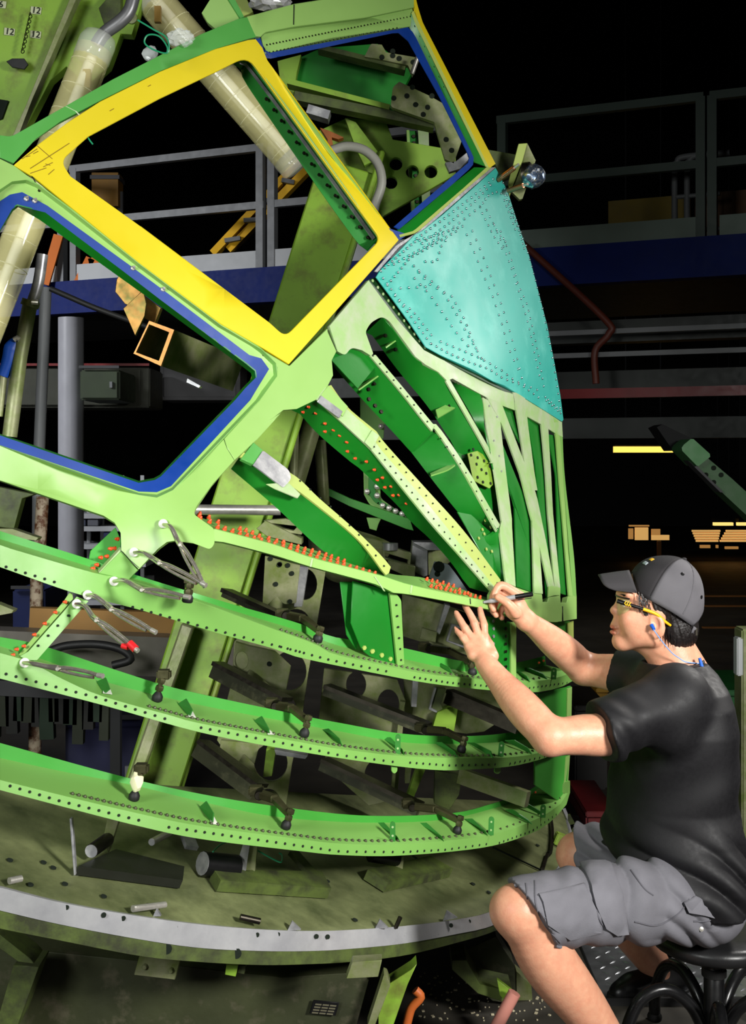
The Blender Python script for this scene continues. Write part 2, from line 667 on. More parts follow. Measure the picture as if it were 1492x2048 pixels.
bpy.context.view_layer.update()
bar('panel', mzp(1345, 3.22, .8), mzp(1560, 3.22, .8), .34, .03, mat('board_brown', (90, 56, 22), .6, var=.2), ob, MZ_N)

# ladders lying against the rail on the left platform
M_LAD = mat('ladder_yellow', (230, 176, 20), .45, var=.08)
M_ORA = mat('ladder_orange', (214, 110, 20), .5, var=.08)
ld = thing('yellow_ladder', 'yellow step ladder leaning on the platform behind the yellow window frame', 'ladder', mzp(440, zb1 + .1, .5))
bpy.context.view_layer.update()
for (a, b) in (((430, 505), (602, 322)), ((462, 498), (625, 330))):
    bar('side_rail', P(*a, 9.2), P(*b, 8.9), .05, .12, M_LAD, ld, Vector((0, -1, 0)))
for t in (.12, .34, .56, .78):
    a = Vector((430, 505)).lerp(Vector((602, 322)), t); b = Vector((462, 498)).lerp(Vector((625, 330)), t)
    bar('rung', P(a.x, a.y, 9.15 - .3 * t), P(b.x, b.y, 9.15 - .3 * t), .03, .1, M_RAIL, ld, Vector((0, -1, 0)))
ol = thing('orange_trestle', 'orange folding trestle on the platform behind the side window', 'trestle', mzp(150, zb1, .4))
bpy.context.view_layer.update()
for q in R3([(222, 540), (292, 300), (388, 535), (455, 410), (462, 410), (496, 532)]) and ((R3([(222, 545), (292, 300)])), R3([(392, 535), (452, 415)]), R3([(462, 412), (492, 532)])):
    bar('leg', P(*q[0], 9.3), P(*q[1], 9.3), .07, .03, M_ORA, ol, Vector((0, -1, 0)))
yl = thing('yellow_crate', 'small dark yellow crate on the platform below the yellow frame', 'crate', P(215, 396, 9.8))
bpy.context.view_layer.update()
a, b = R1([(470, 955)])[0], R1([(600, 955)])[0]
bar('body', P(*a, 9.8), P(*b, 9.8), .26, .2, mat('crate_yellow', (120, 84, 10), .6, var=.2), yl, Vector((0, -1, 0)))
for q in (a, b):
    p = P(q[0], q[1], 9.8)
    bar('leg', p, Vector((p.x, p.y, 2.9)), .04, .04, M_DKGREY, yl)
bar('lid', P(a[0] - 3, a[1] - 24, 9.8), P(b[0] + 3, b[1] - 24, 9.8), .03, .22, M_DKGREY, yl, Vector((0, -1, 0)))

# column and shelving on the ground at the left
cl = thing('pale_column', 'pale grey round steel column in the hall behind the side window', 'column', (P(142, 1560, 9.4).x, 9.4, 0))
bpy.context.view_layer.update()
cxx = P(142, 900, 9.4).x
bm = NB(); add_lathe(bm, (cxx, 9.4, 0), (0, 0, 1), [(.16, 0), (.16, .03), (.095, .031), (.095, 2.70)], 28)
from_bm('shaft', bm, M_COLW, cl, 40)
sh = thing('shelf_unit', 'pale grey shelf unit with boxes behind the leg of the sill', 'shelf', (P(205, 1200, 10.5).x, 10.5, 0))
bpy.context.view_layer.update()
for x in (152, 178, 205, 245, 285):
    bar('upright', Vector((P(x, 0, 10.5).x, 10.5, 0)), Vector((P(x, 0, 10.5).x, 10.5, 1.5)), .03, .03, M_TOE, sh)
for y in (1030, 1055, 1090, 1125, 1160, 1200):
    z = P(0, y, 10.5).z
    bar('shelf', Vector((P(150, 0, 10.5).x, 10.5, z)), Vector((P(300, 0, 10.5).x, 10.5, z)), .04, .4, M_TOE, sh, Vector((0, 1, 0)))
random.seed(5)
for i, (x, y, c, lab) in enumerate(((165, 1053, (60, 66, 84), 'dark blue box on the upper shelf'), (190, 1053, (90, 92, 100), 'grey box on the upper shelf'), (222, 1088, (30, 40, 80), 'navy box on the middle shelf'), (195, 1123, (110, 112, 118), 'pale box on the third shelf'), (225, 1123, (34, 42, 60), 'slate box on the third shelf'), (262, 1158, (30, 50, 110), 'blue box on the lower shelf'))):
    z = P(0, y, 10.4).z
    t = tag(box('storage_box', (P(x, 0, 10.4).x, 10.42, z + .06), .09, .2, .1, mat('box_%d' % i, c, .6), bev=.004), lab + ' behind the sill leg', 'box', 'boxes on the shelf unit')
# wall of dim equipment at the left
for nm, lab, cat, x0, x1, y0, y1, D, col in (('machine_cabinet', 'dark olive machine cabinet below the mezzanine at the left', 'cabinet', -60, 300, 735, 815, 9.8, (44, 46, 32)), ('control_box', 'dark green control box with a pale label below the mezzanine', 'box', 160, 240, 740, 800, 9.0, (50, 62, 40)),
                                             ('steel_cabinet', 'dim grey steel cabinet under the mezzanine behind the bracket', 'cabinet', 320, 480, 700, 800, 10.5, (84, 84, 86)), ('blue_cabinet', 'dark blue cabinet standing low behind the strut', 'cabinet', 25, 90, 1180, 1429, 8.0, (20, 34, 84)),
                                             ('blue_locker', 'very dark blue locker behind the lowest rings at the left', 'locker', 130, 290, 1440, 1660, 5.5, (24, 26, 60))):
    a, b = P(x0, y0, D), P(x1, y1, D)
    t = thing(nm, lab, cat, ((a.x + b.x) / 2, D, b.z)); bpy.context.view_layer.update()
    m_ = mat(nm + '_paint', col, .6, var=.2)
    box('body', ((a.x + b.x) / 2, D + .3, (a.z + b.z) / 2), b.x - a.x, .6, a.z - b.z, m_, t, bev=.01)
    box('door', ((a.x + b.x) / 2, D - .012, (a.z + b.z) / 2), (b.x - a.x) * .9, .02, (a.z - b.z) * .88, m_, t, bev=.004)
    box('handle', ((a.x + b.x) / 2 + (b.x - a.x) * .3, D - .03, (a.z + b.z) / 2), .02, .02, (a.z - b.z) * .2, M_RAIL, t)
    bar('red_trim', Vector((a.x, D - .03, a.z + .02)), Vector((b.x, D - .03, a.z + .02)), .02, .02, MATS['pipe_red'] if nm == 'machine_cabinet' else M_DKGREY, t)
t = thing('hanging_hoses', 'dark green strip curtain of hoses below the third ring at the left', 'hose', P(100, 1470, 5.0)); bpy.context.view_layer.update()
random.seed(21)
for i in range(14):
    x = -10 + i * 17
    bar('hose', P(x, 1375, 5.0), P(x + random.uniform(-4, 4), 1440 + random.uniform(0, 50), 5.0), .03 + random.random() * .03, .04, mat('hose_dark_%d' % (i % 3), ((16, 40, 18), (34, 40, 22), (24, 24, 20))[i % 3], .6, var=.2), t, Vector((0, -1, 0)))
bar('header', P(-30, 1372, 5.0), P(240, 1385, 5.0), .06, .06, M_DKGREY, t, Vector((0, -1, 0)))
for x in (-20, 232):
    p = P(x, 1378, 5.02)
    bar('leg', p, Vector((p.x, p.y, 0)), .04, .04, M_WALL, t)
# things at the right of the hall
for nm, lab, cat, x0, x1, y0, y1, D, col in (('green_bin', 'dark green bin behind the back of the seated man', 'bin', 1436, 1530, 1390, 1650, 5.6, (10, 84, 30)), ('brown_crate', 'brown wooden crate behind the seated man at the right edge', 'crate', 1464, 1560, 1655, 1731, 5.05, (96, 66, 34)),
                                             ('yellow_bin', 'small dull yellow bin seen under the far arm', 'bin', 1192, 1216, 1384, 1464, 7.5, (150, 112, 20)), ('red_case', 'dark red case low behind the knees', 'case', 1172, 1230, 1632, 1663, 5.5, (96, 10, 14)), ('dark_machine', 'low dark machine in the gloom between the frame and the man', 'machine', 1150, 1215, 1420, 1580, 6.2, (24, 22, 20))):
    a, b = P(x0, y0, D), P(x1, y1, D)
    t = thing(nm, lab, cat, ((a.x + b.x) / 2, D, b.z)); bpy.context.view_layer.update()
    m_ = mat(nm + '_paint', col, .55, var=.2)
    box('body', ((a.x + b.x) / 2, D + .25, (a.z + b.z) / 2), b.x - a.x, .5, a.z - b.z, m_, t, bev=.01)
    box('lid', ((a.x + b.x) / 2, D + .25, a.z + .012), (b.x - a.x) * 1.06, .54, .025, m_, t, bev=.004)
rp = thing('green_post', 'worn yellow green post standing at the right edge', 'post', (P(1500, 0, 4.6).x, 4.6, 0)); bpy.context.view_layer.update()
zt = P(0, 1255, 4.6).z
box('post', (P(1503, 0, 4.6).x, 4.6, zt / 2), .1, .1, zt, M_JIGM, rp, bev=.006)
box('foot_plate', (P(1503, 0, 4.6).x, 4.6, .01), .22, .22, .02, M_JIGM, rp)
box('latch', (P(1478, 0, 4.6).x, 4.58, P(0, 1310, 4.6).z), .04, .05, .14, M_TOE, rp, bev=.004)

# diagonal lifting arm in the dark
da = thing('green_boom', 'dim green diagonal boom with a square end block in the dark at the right', 'boom', P(1440, 960, 6.0)); bpy.context.view_layer.update()
M_BOOM = mat('boom_green', (70, 130, 74), .5, var=.1)


def hall_plate(name, poly, D, m, parent, th):
    bm = NB()
    A = [P(x, y, D) for x, y in poly]
    add_hull(bm, A, [p + Vector((0, th, 0)) for p in A])
    return from_bm(name, bm, m, parent, 30)


hall_plate('end_block', R14([(1058, 828), (1072, 808), (1118, 770), (1138, 770), (1248, 870), (1250, 890), (1172, 952), (1160, 950), (1062, 850)]), 5.95, M_BOOM, da, .2)
hall_plate('arm', R14([(1165, 955), (1235, 900), (1400, 1040), (1640, 1260), (1640, 1420), (1480, 1270), (1330, 1130)]), 6.05, mat('boom_dark_green', (52, 92, 50), .5, var=.15), da, .15)
hall_plate('lower_rail', R14([(1100, 915), (1165, 955), (1340, 1130), (1320, 1130)]), 6.0, M_DKGREY, da, .1)
hall_plate('joint', R14([(890, 690), (930, 670), (1130, 768), (1058, 830), (1000, 850)]), 6.2, M_WALL, da, .2)
bm = NB()
for q in R14([(1222, 1012), (1325, 1012), (1275, 1062), (1275, 965)]):
    add_lathe(bm, P(*q, 6.045), Vector((0, 1, 0)), [(.012, 0), (.012, .006)], 10)
o = from_bm('bolt_row', bm, M_HOLE, da); o['kind'] = 'stuff'

# far hall lamps and the lit far wall under them
def lamp(lab, x0, x1, y0, y1, D, strength, col=(255, 214, 120)):
    a, b = P(x0, y0, D), P(x1, y1, D)
    t = thing('hall_lamp', lab, 'lamp', ((a.x + b.x) / 2, D, a.z), 'lamps in the far hall'); bpy.context.view_layer.update()
    box('tube', ((a.x + b.x) / 2, D, (a.z + b.z) / 2), b.x - a.x, .1, a.z - b.z, mat('lamp_%d' % int(strength * 10), col, .5, emit=strength), t)
    box('reflector', ((a.x + b.x) / 2, D, a.z + .04), (b.x - a.x) * 1.02, .2, .06, M_WALL, t)
    for f in (.2, .8):
        x = a.x + (b.x - a.x) * f
        bar('hanger', Vector((x, D, a.z + .06)), Vector((x, D, ZT)), .012, .012, M_WALL, t)


lamp('long yellow strip lamp in the dark behind the man', 1228, 1344, 893, 905, 14, 1.6, (255, 205, 90))
lamp('short yellow lamp at the right edge above the lit far bay', 1427, 1465, 1045, 1051, 20, 1.2)
lamp('short yellow lamp cut by the right edge', 1474, 1500, 1045, 1051, 20, 1.2)
bay = thing('lit_bay', 'distant warmly lit bay with louvred panels above the cap of the man', 'bay', P(1380, 1100, 20)); bpy.context.view_layer.update()
M_GLOW = mat('lit_louvre', (246, 190, 110), .5, emit=.62)
M_GLOW2 = mat('lit_panel', (210, 150, 80), .5, emit=.5, var=.4, scale=3)
for x0, x1, y0, y1, m_ in ((1257, 1266, 1057, 1078, M_GLOW2), (1270, 1296, 1055, 1080, M_GLOW), (1303, 1320, 1058, 1070, M_GLOW2), (1303, 1338, 1070, 1080, M_GLOW), (1258, 1298, 1050, 1053, M_GLOW2), (1400, 1420, 1090, 1096, M_GLOW2), (1432, 1436, 1090, 1096, M_GLOW2), (1450, 1476, 1093, 1098, M_GLOW2)):
    a, b = P(x0, y0, 20), P(x1, y1, 20)
    box('lit_panel', ((a.x + b.x) / 2, 20, (a.z + b.z) / 2), b.x - a.x, .05, a.z - b.z, m_, bay)
for i in range(5):
    y = 1060 + i * 5
    for x0, x1 in ((1384 + i * 2, 1440 - i), (1452 - i * 3, 1510)):
        a, b = P(x0, y, 20), P(x1, y + 3.6, 20)
        box('louvre', ((a.x + b.x) / 2, 20, (a.z + b.z) / 2), b.x - a.x, .05, a.z - b.z, M_GLOW, bay)
a = P(1318, 1082, 19.9)
box('mullion', (a.x, 19.9, a.z / 2), .06, .06, a.z, mat('bay_frame', (120, 76, 34), .5, emit=.03), bay)
for i, (y, x0, x1) in enumerate(((1192, 1400, 1492), (1212, 1410, 1492), (1255, 1405, 1492))):
    a, b = P(x0, y, 11), P(x1, y + 2, 11)
    box('far_beam', ((a.x + b.x) / 2, 11, a.z), b.x - a.x, .05, .012, mat('bay_frame', (120, 76, 34), .5), bay)

# tread plate platform under the stool
tp_ = thing('tread_plate', 'steel tread plate with raised diamonds on the floor under the stool', 'plate', (1.6, 4.6, 0)); bpy.context.view_layer.update()
M_TREAD = mat('tread_steel', (150, 152, 156), .35, .8, var=.2, scale=8)
box('sheet', (1.75, 4.75, .005), 2.1, 1.96, .010, M_TREAD, tp_)
bm = NB()
for i in range(52):
    for j in range(46):
        x, y = .74 + i * .04, 3.81 + j * .042
        a = PI / 4 if (i + j) % 2 else -PI / 4
        c, s = math.cos(a), math.sin(a)
        pts = [(x + c * u - s * v, y + s * u + c * v) for u, v in ((-.017, 0), (0, -.005), (.017, 0), (0, .005))]
        vs = [bm.verts.new((px, py, .0102)) for px, py in pts] + [bm.verts.new((x, y, .0135))]
        for k in range(4):
            bm.faces.new((vs[k], vs[(k + 1) % 4], vs[4]))
o = from_bm('diamonds', bm, M_TREAD, tp_, 60); o['kind'] = 'stuff'
box('edge_trim', (1.75, 3.765, .012), 2.1, .012, .024, M_RUB, tp_)
# sweepings on the floor under the table
bm = NB()
random.seed(11)
for i in range(110):
    x, y = random.uniform(840, 1100), random.uniform(1945, 2046)
    p = on_z(x, y, .002)
    r = random.choice((.0015, .002, .004))
    add_box(bm, p, r * 2, r * random.uniform(1, 3), .003, Matrix.Rotation(random.random() * 3, 3, 'Z'))
o = from_bm('floor_chips', bm, mat('chips_pale', (190, 180, 150), .6), None, 30)
tag(o, 'pale metal chips and dust scattered on the floor beneath the table', 'debris', kind='stuff')
# ================================================================== the aircraft nose frame
nose = thing('aircraft_nose_frame', 'green primed aircraft nose frame with yellow window frame, turquoise panel, ribs and rings', 'aircraft frame', (0.3, 3.3, 0.6))


def dots(name, pts3, nrms, r, h, m, parent, seg=6):
    bm = NB()
    for p, nn in zip(pts3, nrms):
        add_lathe(bm, p - nn * h * 0.6, nn, [(r, 0), (r, h)], seg)
    o = from_bm(name, bm, m, parent, 40)
    o['kind'] = 'stuff'
    return o


def skin_dots(name, pix, r, m, parent, dd=0.0, h=0.0016):
    return dots(name, [S(x, y, dd) for x, y in pix], [skin_n(x, y) for x, y in pix], r, h, m, parent)


# ---- top beam over the windows
plate('window_beam', R1([(0, 672), (55, 680, 40), (100, 655), (330, 525), (560, 395), (780, 283), (1000, 170), (1190, 92), (1228, 84), (1262, 160),
                         (1275, 185), (1240, 192), (1080, 240), (800, 352), (500, 500), (300, 605), (180, 690), (68, 812), (0, 783)]), M_BEAM, nose, th=0.02)
# ---- header over the windscreen
plate('window_header', R2([(100, 76), (315, 18), (868, -72), (868, 35), (640, 82), (320, 122), (185, 148, 20), (166, 168), (140, 166)]), M_SKIN, nose, th=0.014)
plate('header_flange', R2([(166, 170), (188, 146, 20), (866, 36), (852, 122), (185, 246)]), M_SKIN, nose, th=0.004, dd=0.022)
# ---- yellow masked windscreen frame
YO = [(28, 330), (75, 290), (135, 245), (200, 203), (320, 143), (430, 98), (495, 80), (512, 78), (525, 95), (535, 120), (798, 480), (578, 729), (442, 648), (281, 527), (68, 354)]
YI = [(122, 322, 20), (177, 273), (320, 197), (430, 145), (496, 112, 26), (762, 478, 16), (571, 674, 18), (543, 648), (281, 452), (141, 352)]
plate('yellow_window_frame', YO, M_YEL, nose, [YI], th=0.006, dd=-.003)
plate('window_frame_body', [(x + (430 - x) * .012, y + (400 - y) * .012) for x, y in YO], M_SKIN, nose, [[(x + (430 - x) * -.012, y + (400 - y) * -.012) + tuple(r) for x, y, *r in YI]], th=.014, dd=.004)
# inner flange behind the right bar of the yellow frame: dark channel with a light seal line and rivets
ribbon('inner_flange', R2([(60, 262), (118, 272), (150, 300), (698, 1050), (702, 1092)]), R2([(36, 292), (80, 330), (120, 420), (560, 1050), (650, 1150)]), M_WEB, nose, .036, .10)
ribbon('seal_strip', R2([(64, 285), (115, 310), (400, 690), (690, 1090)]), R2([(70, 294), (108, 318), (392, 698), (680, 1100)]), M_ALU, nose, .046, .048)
skin_dots('rivet_row', resample(R2([(190, 455), (430, 800), (655, 1090)]), 13), 0.0055, M_DSTEEL, nose, .062, .004)

# ---- side window: rim, riveted flange, blue masking tape, inner lip
O0 = R3([(-60, 205), (0, 72), (60, 32), (130, 24), (190, 50), (660, 404), (1000, 650), (1300, 868), (1372, 935), (1378, 1000), (1320, 1080)]) + R5([(1290, 0), (860, 448), (780, 485), (690, 472), (0, 228), (-60, 205)])
O1 = R3([(-60, 220), (0, 88), (60, 46), (130, 40), (190, 66), (660, 418), (1000, 668), (1290, 882), (1355, 945), (1360, 995), (1300, 1075)]) + R5([(1272, 0), (855, 436), (780, 470), (690, 462), (0, 226), (-60, 203)])
O2 = R3([(-60, 260), (0, 130), (50, 97), (110, 85), (235, 152), (640, 445), (850, 600), (1240, 895), (1300, 912), (1338, 965), (1280, 1060)]) + R5([(1245, 0), (850, 428), (780, 458), (690, 455), (0, 224), (-60, 200)])
O3 = R3([(-60, 400), (0, 275), (60, 170), (85, 152), (225, 186), (620, 484), (800, 622), (1225, 940), (1268, 975), (1272, 1008), (1220, 1060)]) + R5([(1170, 0), (800, 380), (770, 398), (690, 412), (0, 176), (-60, 152)])
O4 = R3([(-60, 410), (0, 285), (64, 180), (90, 160), (200, 225), (600, 512), (800, 655), (1205, 952), (1248, 985), (1254, 1010), (1205, 1060)]) + R5([(1155, 0), (795, 372), (765, 388), (690, 402), (0, 168), (-60, 145)])


def rim(name, A, B, m, da, db, th=.003):
    # same number of points, point by point, so that the corners correspond
    pa, pb = [], []
    for i in range(len(A) - 1):
        k = max(2, int(math.hypot(A[i + 1][0] - A[i][0], A[i + 1][1] - A[i][1]) / 25))
        for j in range(k):
            t = j / k
            pa.append((A[i][0] + (A[i + 1][0] - A[i][0]) * t, A[i][1] + (A[i + 1][1] - A[i][1]) * t))
            pb.append((B[i][0] + (B[i + 1][0] - B[i][0]) * t, B[i][1] + (B[i + 1][1] - B[i][1]) * t))
    pa.append(A[-1]); pb.append(B[-1])
    return slab3(name, [S(x, y, da) for x, y in pa], [S(x, y, db) for x, y in pb], th, m, nose, 50)


rim('window_rim', O0, O1, M_RING, .0, .016)
rim('riveted_flange', O1, O2, M_SKIN, .016, .018)
tag(rim('blue_masking_tape', O2, O3, M_BLUE, .0172, .021, .002), 'blue masking tape around the window opening')
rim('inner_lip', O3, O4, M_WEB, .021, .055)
skin_dots('rivet_row', resample(R3([(195, 78), (310, 150), (630, 368), (945, 605), (1310, 895)]), 11), 0.0035, M_DSTEEL, nose, .015)
for px in ((659, 465), (808, 570), (170, 130), (128, 120)):
    q = R3([px])[0]
    p, nn = S(q[0], q[1], .018), skin_n(*q)
    bm = NB()
    add_lathe(bm, p, -nn, [(.006, 0), (.006, .004), (.003, .006), (.003, .012)], 8)
    from_bm('screw', bm, M_STEEL, nose)

# thin light strip of the window frame between the yellow frame and the rim, rounded corner at the left
i0 = 10
plate('window_side_rail', [(-14, 372)] + R1([(0, 790), (66, 822), (165, 895)]) + [(281, 530), (442, 651), (577, 731), (600, 760), (566, 770)] + O0[8:3:-1] + O0[3::-1], M_SKIN, nose, th=.02)

# ---- sill: the wide light green member below the side window with its leg and lobe
_right = [(O0[10][0], O0[10][1]), (O0[9][0], O0[9][1]), (O0[8][0] + 3, O0[8][1] + 6)]
sill_l = O0[-1:] + [O0[-2], O0[-3], O0[-4], (O0[-5][0], O0[-5][1])] + R5([(1112, 196), (1128, 240), (1165, 300)]) + R5([(1060, 415), (975, 530, 30), (962, 566, 20), (1065, 640, 12), (1068, 715, 30), (1045, 744, 20), (960, 712), (870, 700), (830, 706), (788, 738), (690, 842), (604, 748), (600, 660), (570, 610), (515, 575), (0, 400), (-30, 390)])
plate('sill_frame', sill_l, M_SKIN, nose, th=.014)
plate('sill_leg', R5([(602, 751), (686, 846), (640, 895), (492, 862)]), M_RING, nose, th=.014, dd=.003)
sill_r = R5([(1116, 192), (1290, 4)]) + _right + [(580, 731), (655, 657)] + R4([(243, 490), (283, 580), (262, 620), (268, 690), (240, 745), (190, 802), (100, 845), (40, 850), (0, 880)]) + R5([(1400, 62), (1282, 195), (1168, 298), (1131, 238)])
plate('sill_frame', sill_r, M_SKIN, nose, th=.014)
plate('sill_extension', R4([(250, 464), (430, 254), (560, 432), (684, 574), (760, 614), (1095, 778), (1100, 850), (1050, 832), (940, 775), (815, 705), (790, 715), (750, 675),
                            (690, 640), (645, 605), (525, 440, 30), (490, 420, 30), (440, 448, 20), (415, 490, 15), (452, 592, 15), (440, 600), (400, 575), (350, 562, 20), (322, 600, 30), (288, 580)]), M_PALE, nose, th=.012)
plate('sill_extension', R4([(1098, 768), (1212, 832), (1318, 905), (1322, 975), (1300, 965), (1220, 915), (1104, 850)]), M_PALE, nose, th=.01)

# ---- drilled flange beside the panel, the gap's shadow put into its dark colour
ribbon('drilled_flange', R4([(428, 252), (560, 434), (684, 577), (1000, 736), (1320, 906)]), R4([(472, 236), (600, 410), (702, 550), (1000, 705), (1320, 892)]), mat('flange_gap_shade', (16, 54, 18), .5), nose, .004, .02, .003, curve=False)
skin_dots('hole_row', resample(R4([(448, 256), (596, 444), (688, 562)]), 10), .0045, M_PALE, nose, .007)

# ---- turquoise skin panel with its rivets
TQ = R4([(465, 240), (484, 208), (580, 110), (642, 44)]) + R2([(905, 1060), (1000, 985), (1120, 880), (1243, 770)]) + R13([(180, 640), (240, 830), (300, 1000), (380, 1310)]) + R14([(150, 0), (200, 260), (240, 480), (260, 640)]) + R4([(1318, 903), (1200, 828), (1000, 718), (760, 598), (692, 560), (620, 450), (540, 340)])
panel = plate('turquoise_skin_panel', TQ, M_TURQ, nose, th=.004, dd=-.008, grid=30, bev=.0008)
panel['label'] = 'turquoise coated skin panel dotted with rivets'
RV = []
for row, zz, sp in [([(485, 212), (640, 78), (860, 6)], R4, 10), ([(515, 276), (620, 150), (720, 95), (830, 30)], R4, 11), ([(575, 290), (690, 284)], R4, 13),
                    ([(545, 180), (690, 100), (770, 40)], R4, 11), ([(690, 168), (742, 170), (762, 98), (782, 72)], R4, 12), ([(495, 245), (580, 358), (632, 395), (716, 505)], R4, 13),
                    ([(550, 325), (605, 395), (655, 465), (714, 545)], R4, 13), ([(612, 160), (710, 272), (812, 328), (868, 430), (922, 565)], R4, 16), ([(660, 210), (762, 295), (820, 385), (865, 468), (948, 612)], R4, 16),
                    ([(640, 245), (712, 322), (768, 402), (826, 488), (886, 555)], R4, 17), ([(880, 45), (920, 140), (960, 240), (1000, 332), (1040, 452), (1065, 552), (1114, 662)], R4, 19),
                    ([(905, 28), (945, 120), (992, 242), (1030, 340), (1070, 465), (1097, 560), (1132, 702)], R4, 19), ([(1005, 0), (1045, 92), (1090, 215), (1130, 345), (1165, 470), (1192, 600), (1212, 690)], R4, 15),
                    ([(1035, 30), (1075, 130), (1115, 272), (1155, 362), (1190, 510), (1216, 640), (1232, 740)], R4, 15), ([(1150, 95), (1190, 240), (1230, 400), (1264, 560), (1288, 700), (1308, 840)], R4, 14),
                    ([(716, 545), (800, 590), (900, 633), (980, 660), (1050, 706), (1132, 735), (1208, 792)], R4, 12), ([(760, 536), (860, 576), (945, 612), (1040, 668), (1100, 715), (1202, 757)], R4, 13),
                    ([(1240, 790), (1306, 850)], R4, 7), ([(1244, 806), (1310, 864)], R4, 7), ([(880, 1096), (1000, 1008), (1130, 908), (1230, 822)], R2, 11), ([(905, 1118), (1020, 1032), (1150, 922), (1218, 850)], R2, 11),
                    ([(930, 1135), (1060, 1035), (1170, 950)], R2, 13), ([(1170, 950), (1205, 900), (1240, 880), (1285, 895), (1310, 965), (1345, 1050), (1372, 1140)], R2, 9), ([(1180, 980), (1230, 1080), (1270, 1140)], R2, 13),
                    ([(1200, 965), (1250, 1065), (1285, 1110)], R2, 13), ([(130, 525), (190, 700), (262, 900)], R13, 13), ([(160, 690), (220, 850)], R13, 12)]:
    pl = zz(row)
    L = sum(math.hypot(b[0] - a[0], b[1] - a[1]) for a, b in zip(pl, pl[1:]))
    RV += resample(pl, max(1, int(L / sp)))
bm = NB()
for x, y in RV:
    if inside((x, y), fillet(TQ)):
        p, nn = S(x, y, -.009), skin_n(x, y)
        add_lathe(bm, p, -nn, [(.0042, 0), (.0040, .0018), (.0023, .0034)], 7)
o = from_bm('rivets', bm, mat('panel_rivet', (150, 190, 190), .22, .9, var=.1), panel, 60)
o['kind'] = 'stuff'

# ---- windscreen opening: yellow edge, channel, blue tape
ribbon('yellow_edge', R2([(868, -40), (888, 40), (908, 104), (1242, 752)]), R2([(856, -40), (872, 44), (890, 104), (1214, 772)]), M_YEL, nose, 0, .002, .006, curve=False)
ribbon('windscreen_edge', R2([(866, 50), (890, 106), (1214, 772)]), R2([(856, 60), (872, 106), (1196, 764)]), M_YGRN, nose, .003, .012, .004, curve=False)
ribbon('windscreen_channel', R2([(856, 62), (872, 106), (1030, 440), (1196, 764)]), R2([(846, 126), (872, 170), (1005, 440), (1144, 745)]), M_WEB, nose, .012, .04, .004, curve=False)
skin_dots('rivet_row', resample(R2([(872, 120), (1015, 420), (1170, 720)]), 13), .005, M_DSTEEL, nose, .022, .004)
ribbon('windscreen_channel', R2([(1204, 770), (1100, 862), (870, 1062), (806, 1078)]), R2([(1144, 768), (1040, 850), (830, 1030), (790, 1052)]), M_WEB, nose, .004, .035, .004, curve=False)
ribbon('windscreen_edge', R2([(1224, 768), (1110, 870), (880, 1068), (806, 1088)]), R2([(1200, 768), (1096, 862), (866, 1060), (800, 1078)]), M_YGRN, nose, .0, .004, .004, curve=False)
ribbon('seal_strip', R2([(1243, 768), (1110, 884), (905, 1062), (800, 1132), (700, 1250)]), R2([(1226, 768), (1100, 874), (882, 1068), (788, 1124), (686, 1246)]), M_ALU, nose, -.003, -.002, .004, curve=False)
tag(ribbon('blue_masking_tape', R2([(134, 172), (160, 168), (186, 246), (846, 124), (872, 162), (1006, 440), (1142, 722), (1138, 762), (1040, 850), (800, 1052)]),
           R2([(170, 240), (176, 262), (196, 272), (792, 148), (842, 186), (984, 440), (1122, 716), (1124, 740), (1020, 830), (776, 1040)]), M_BLUE, nose, .02, .026, .003, n=60, curve=False), 'blue masking tape around the windscreen opening')
plate('blue_corner', R2([(752, 1046), (842, 1076), (800, 1104), (770, 1080)]), M_BLUE, nose, th=.004, dd=.004, grid=0)
skin_dots('hole_row', resample(R2([(192, 206), (520, 140), (850, 76)]), 44), .0024, M_DSTEEL, nose, .021)
skin_dots('hole_row', resample(R2([(205, 240), (520, 178), (790, 128)]), 34), .0022, M_HOLE, nose, .021)

# ================================================================== ribs between sill and the first ring
def rib(flange_a, flange_b, web, mf, name='rib', depth=.09, th=.004, zz=None, mw=None, wa=.004, label=None, curve=True):
    r = thing(name, None, None, S(*flange_a[len(flange_a) // 2]))
    r.parent = nose
    r.matrix_parent_inverse = nose.matrix_basis.inverted()
    bpy.context.view_layer.update()
    if flange_b is not None:
        ribbon('flange', flange_a, flange_b, mf, r, 0, 0, .005, curve=curve)
    if web is not None:
        ribbon('web', flange_b or flange_a, web, mw or M_WEB, r, wa, depth, th)
    if label: r['label'] = label
    return r


# parenting to moved empties: keep world positions
def _fixpar(o, parent):
    o.parent = parent
    o.matrix_parent_inverse = parent.matrix_world.inverted()


ribA = rib([(487, 905), (583, 947), (640, 998), (724, 1072), (781, 1133), (778, 1146)], [(480, 913), (576, 968), (640, 1015), (718, 1081), (768, 1146), (772, 1150)],
           [(462, 938), (550, 1013), (659, 1111), (755, 1148), (768, 1151)], M_YGRN)
plate('splice_plate', R5([(1260, 322), (1308, 250, 10), (1438, 348, 20), (1450, 392, 20), (1410, 436, 10)]), M_ALU, ribA, th=.004, dd=-.008, grid=0)
plate('splice_tab', R5([(1200, 292), (1262, 210), (1308, 248), (1262, 322)]), M_BEAM, ribA, th=.01, dd=-.003, grid=0)
plate('splice_tab', R6([(-40, 270), (60, 262), (118, 318), (105, 336), (0, 292)]), M_PALE, ribA, th=.004, dd=-.004, grid=0)
skin_dots('hole_row', resample([(600, 962), (660, 1012), (724, 1076), (768, 1132)], 9), .0028, M_HOLE, ribA, -.001)

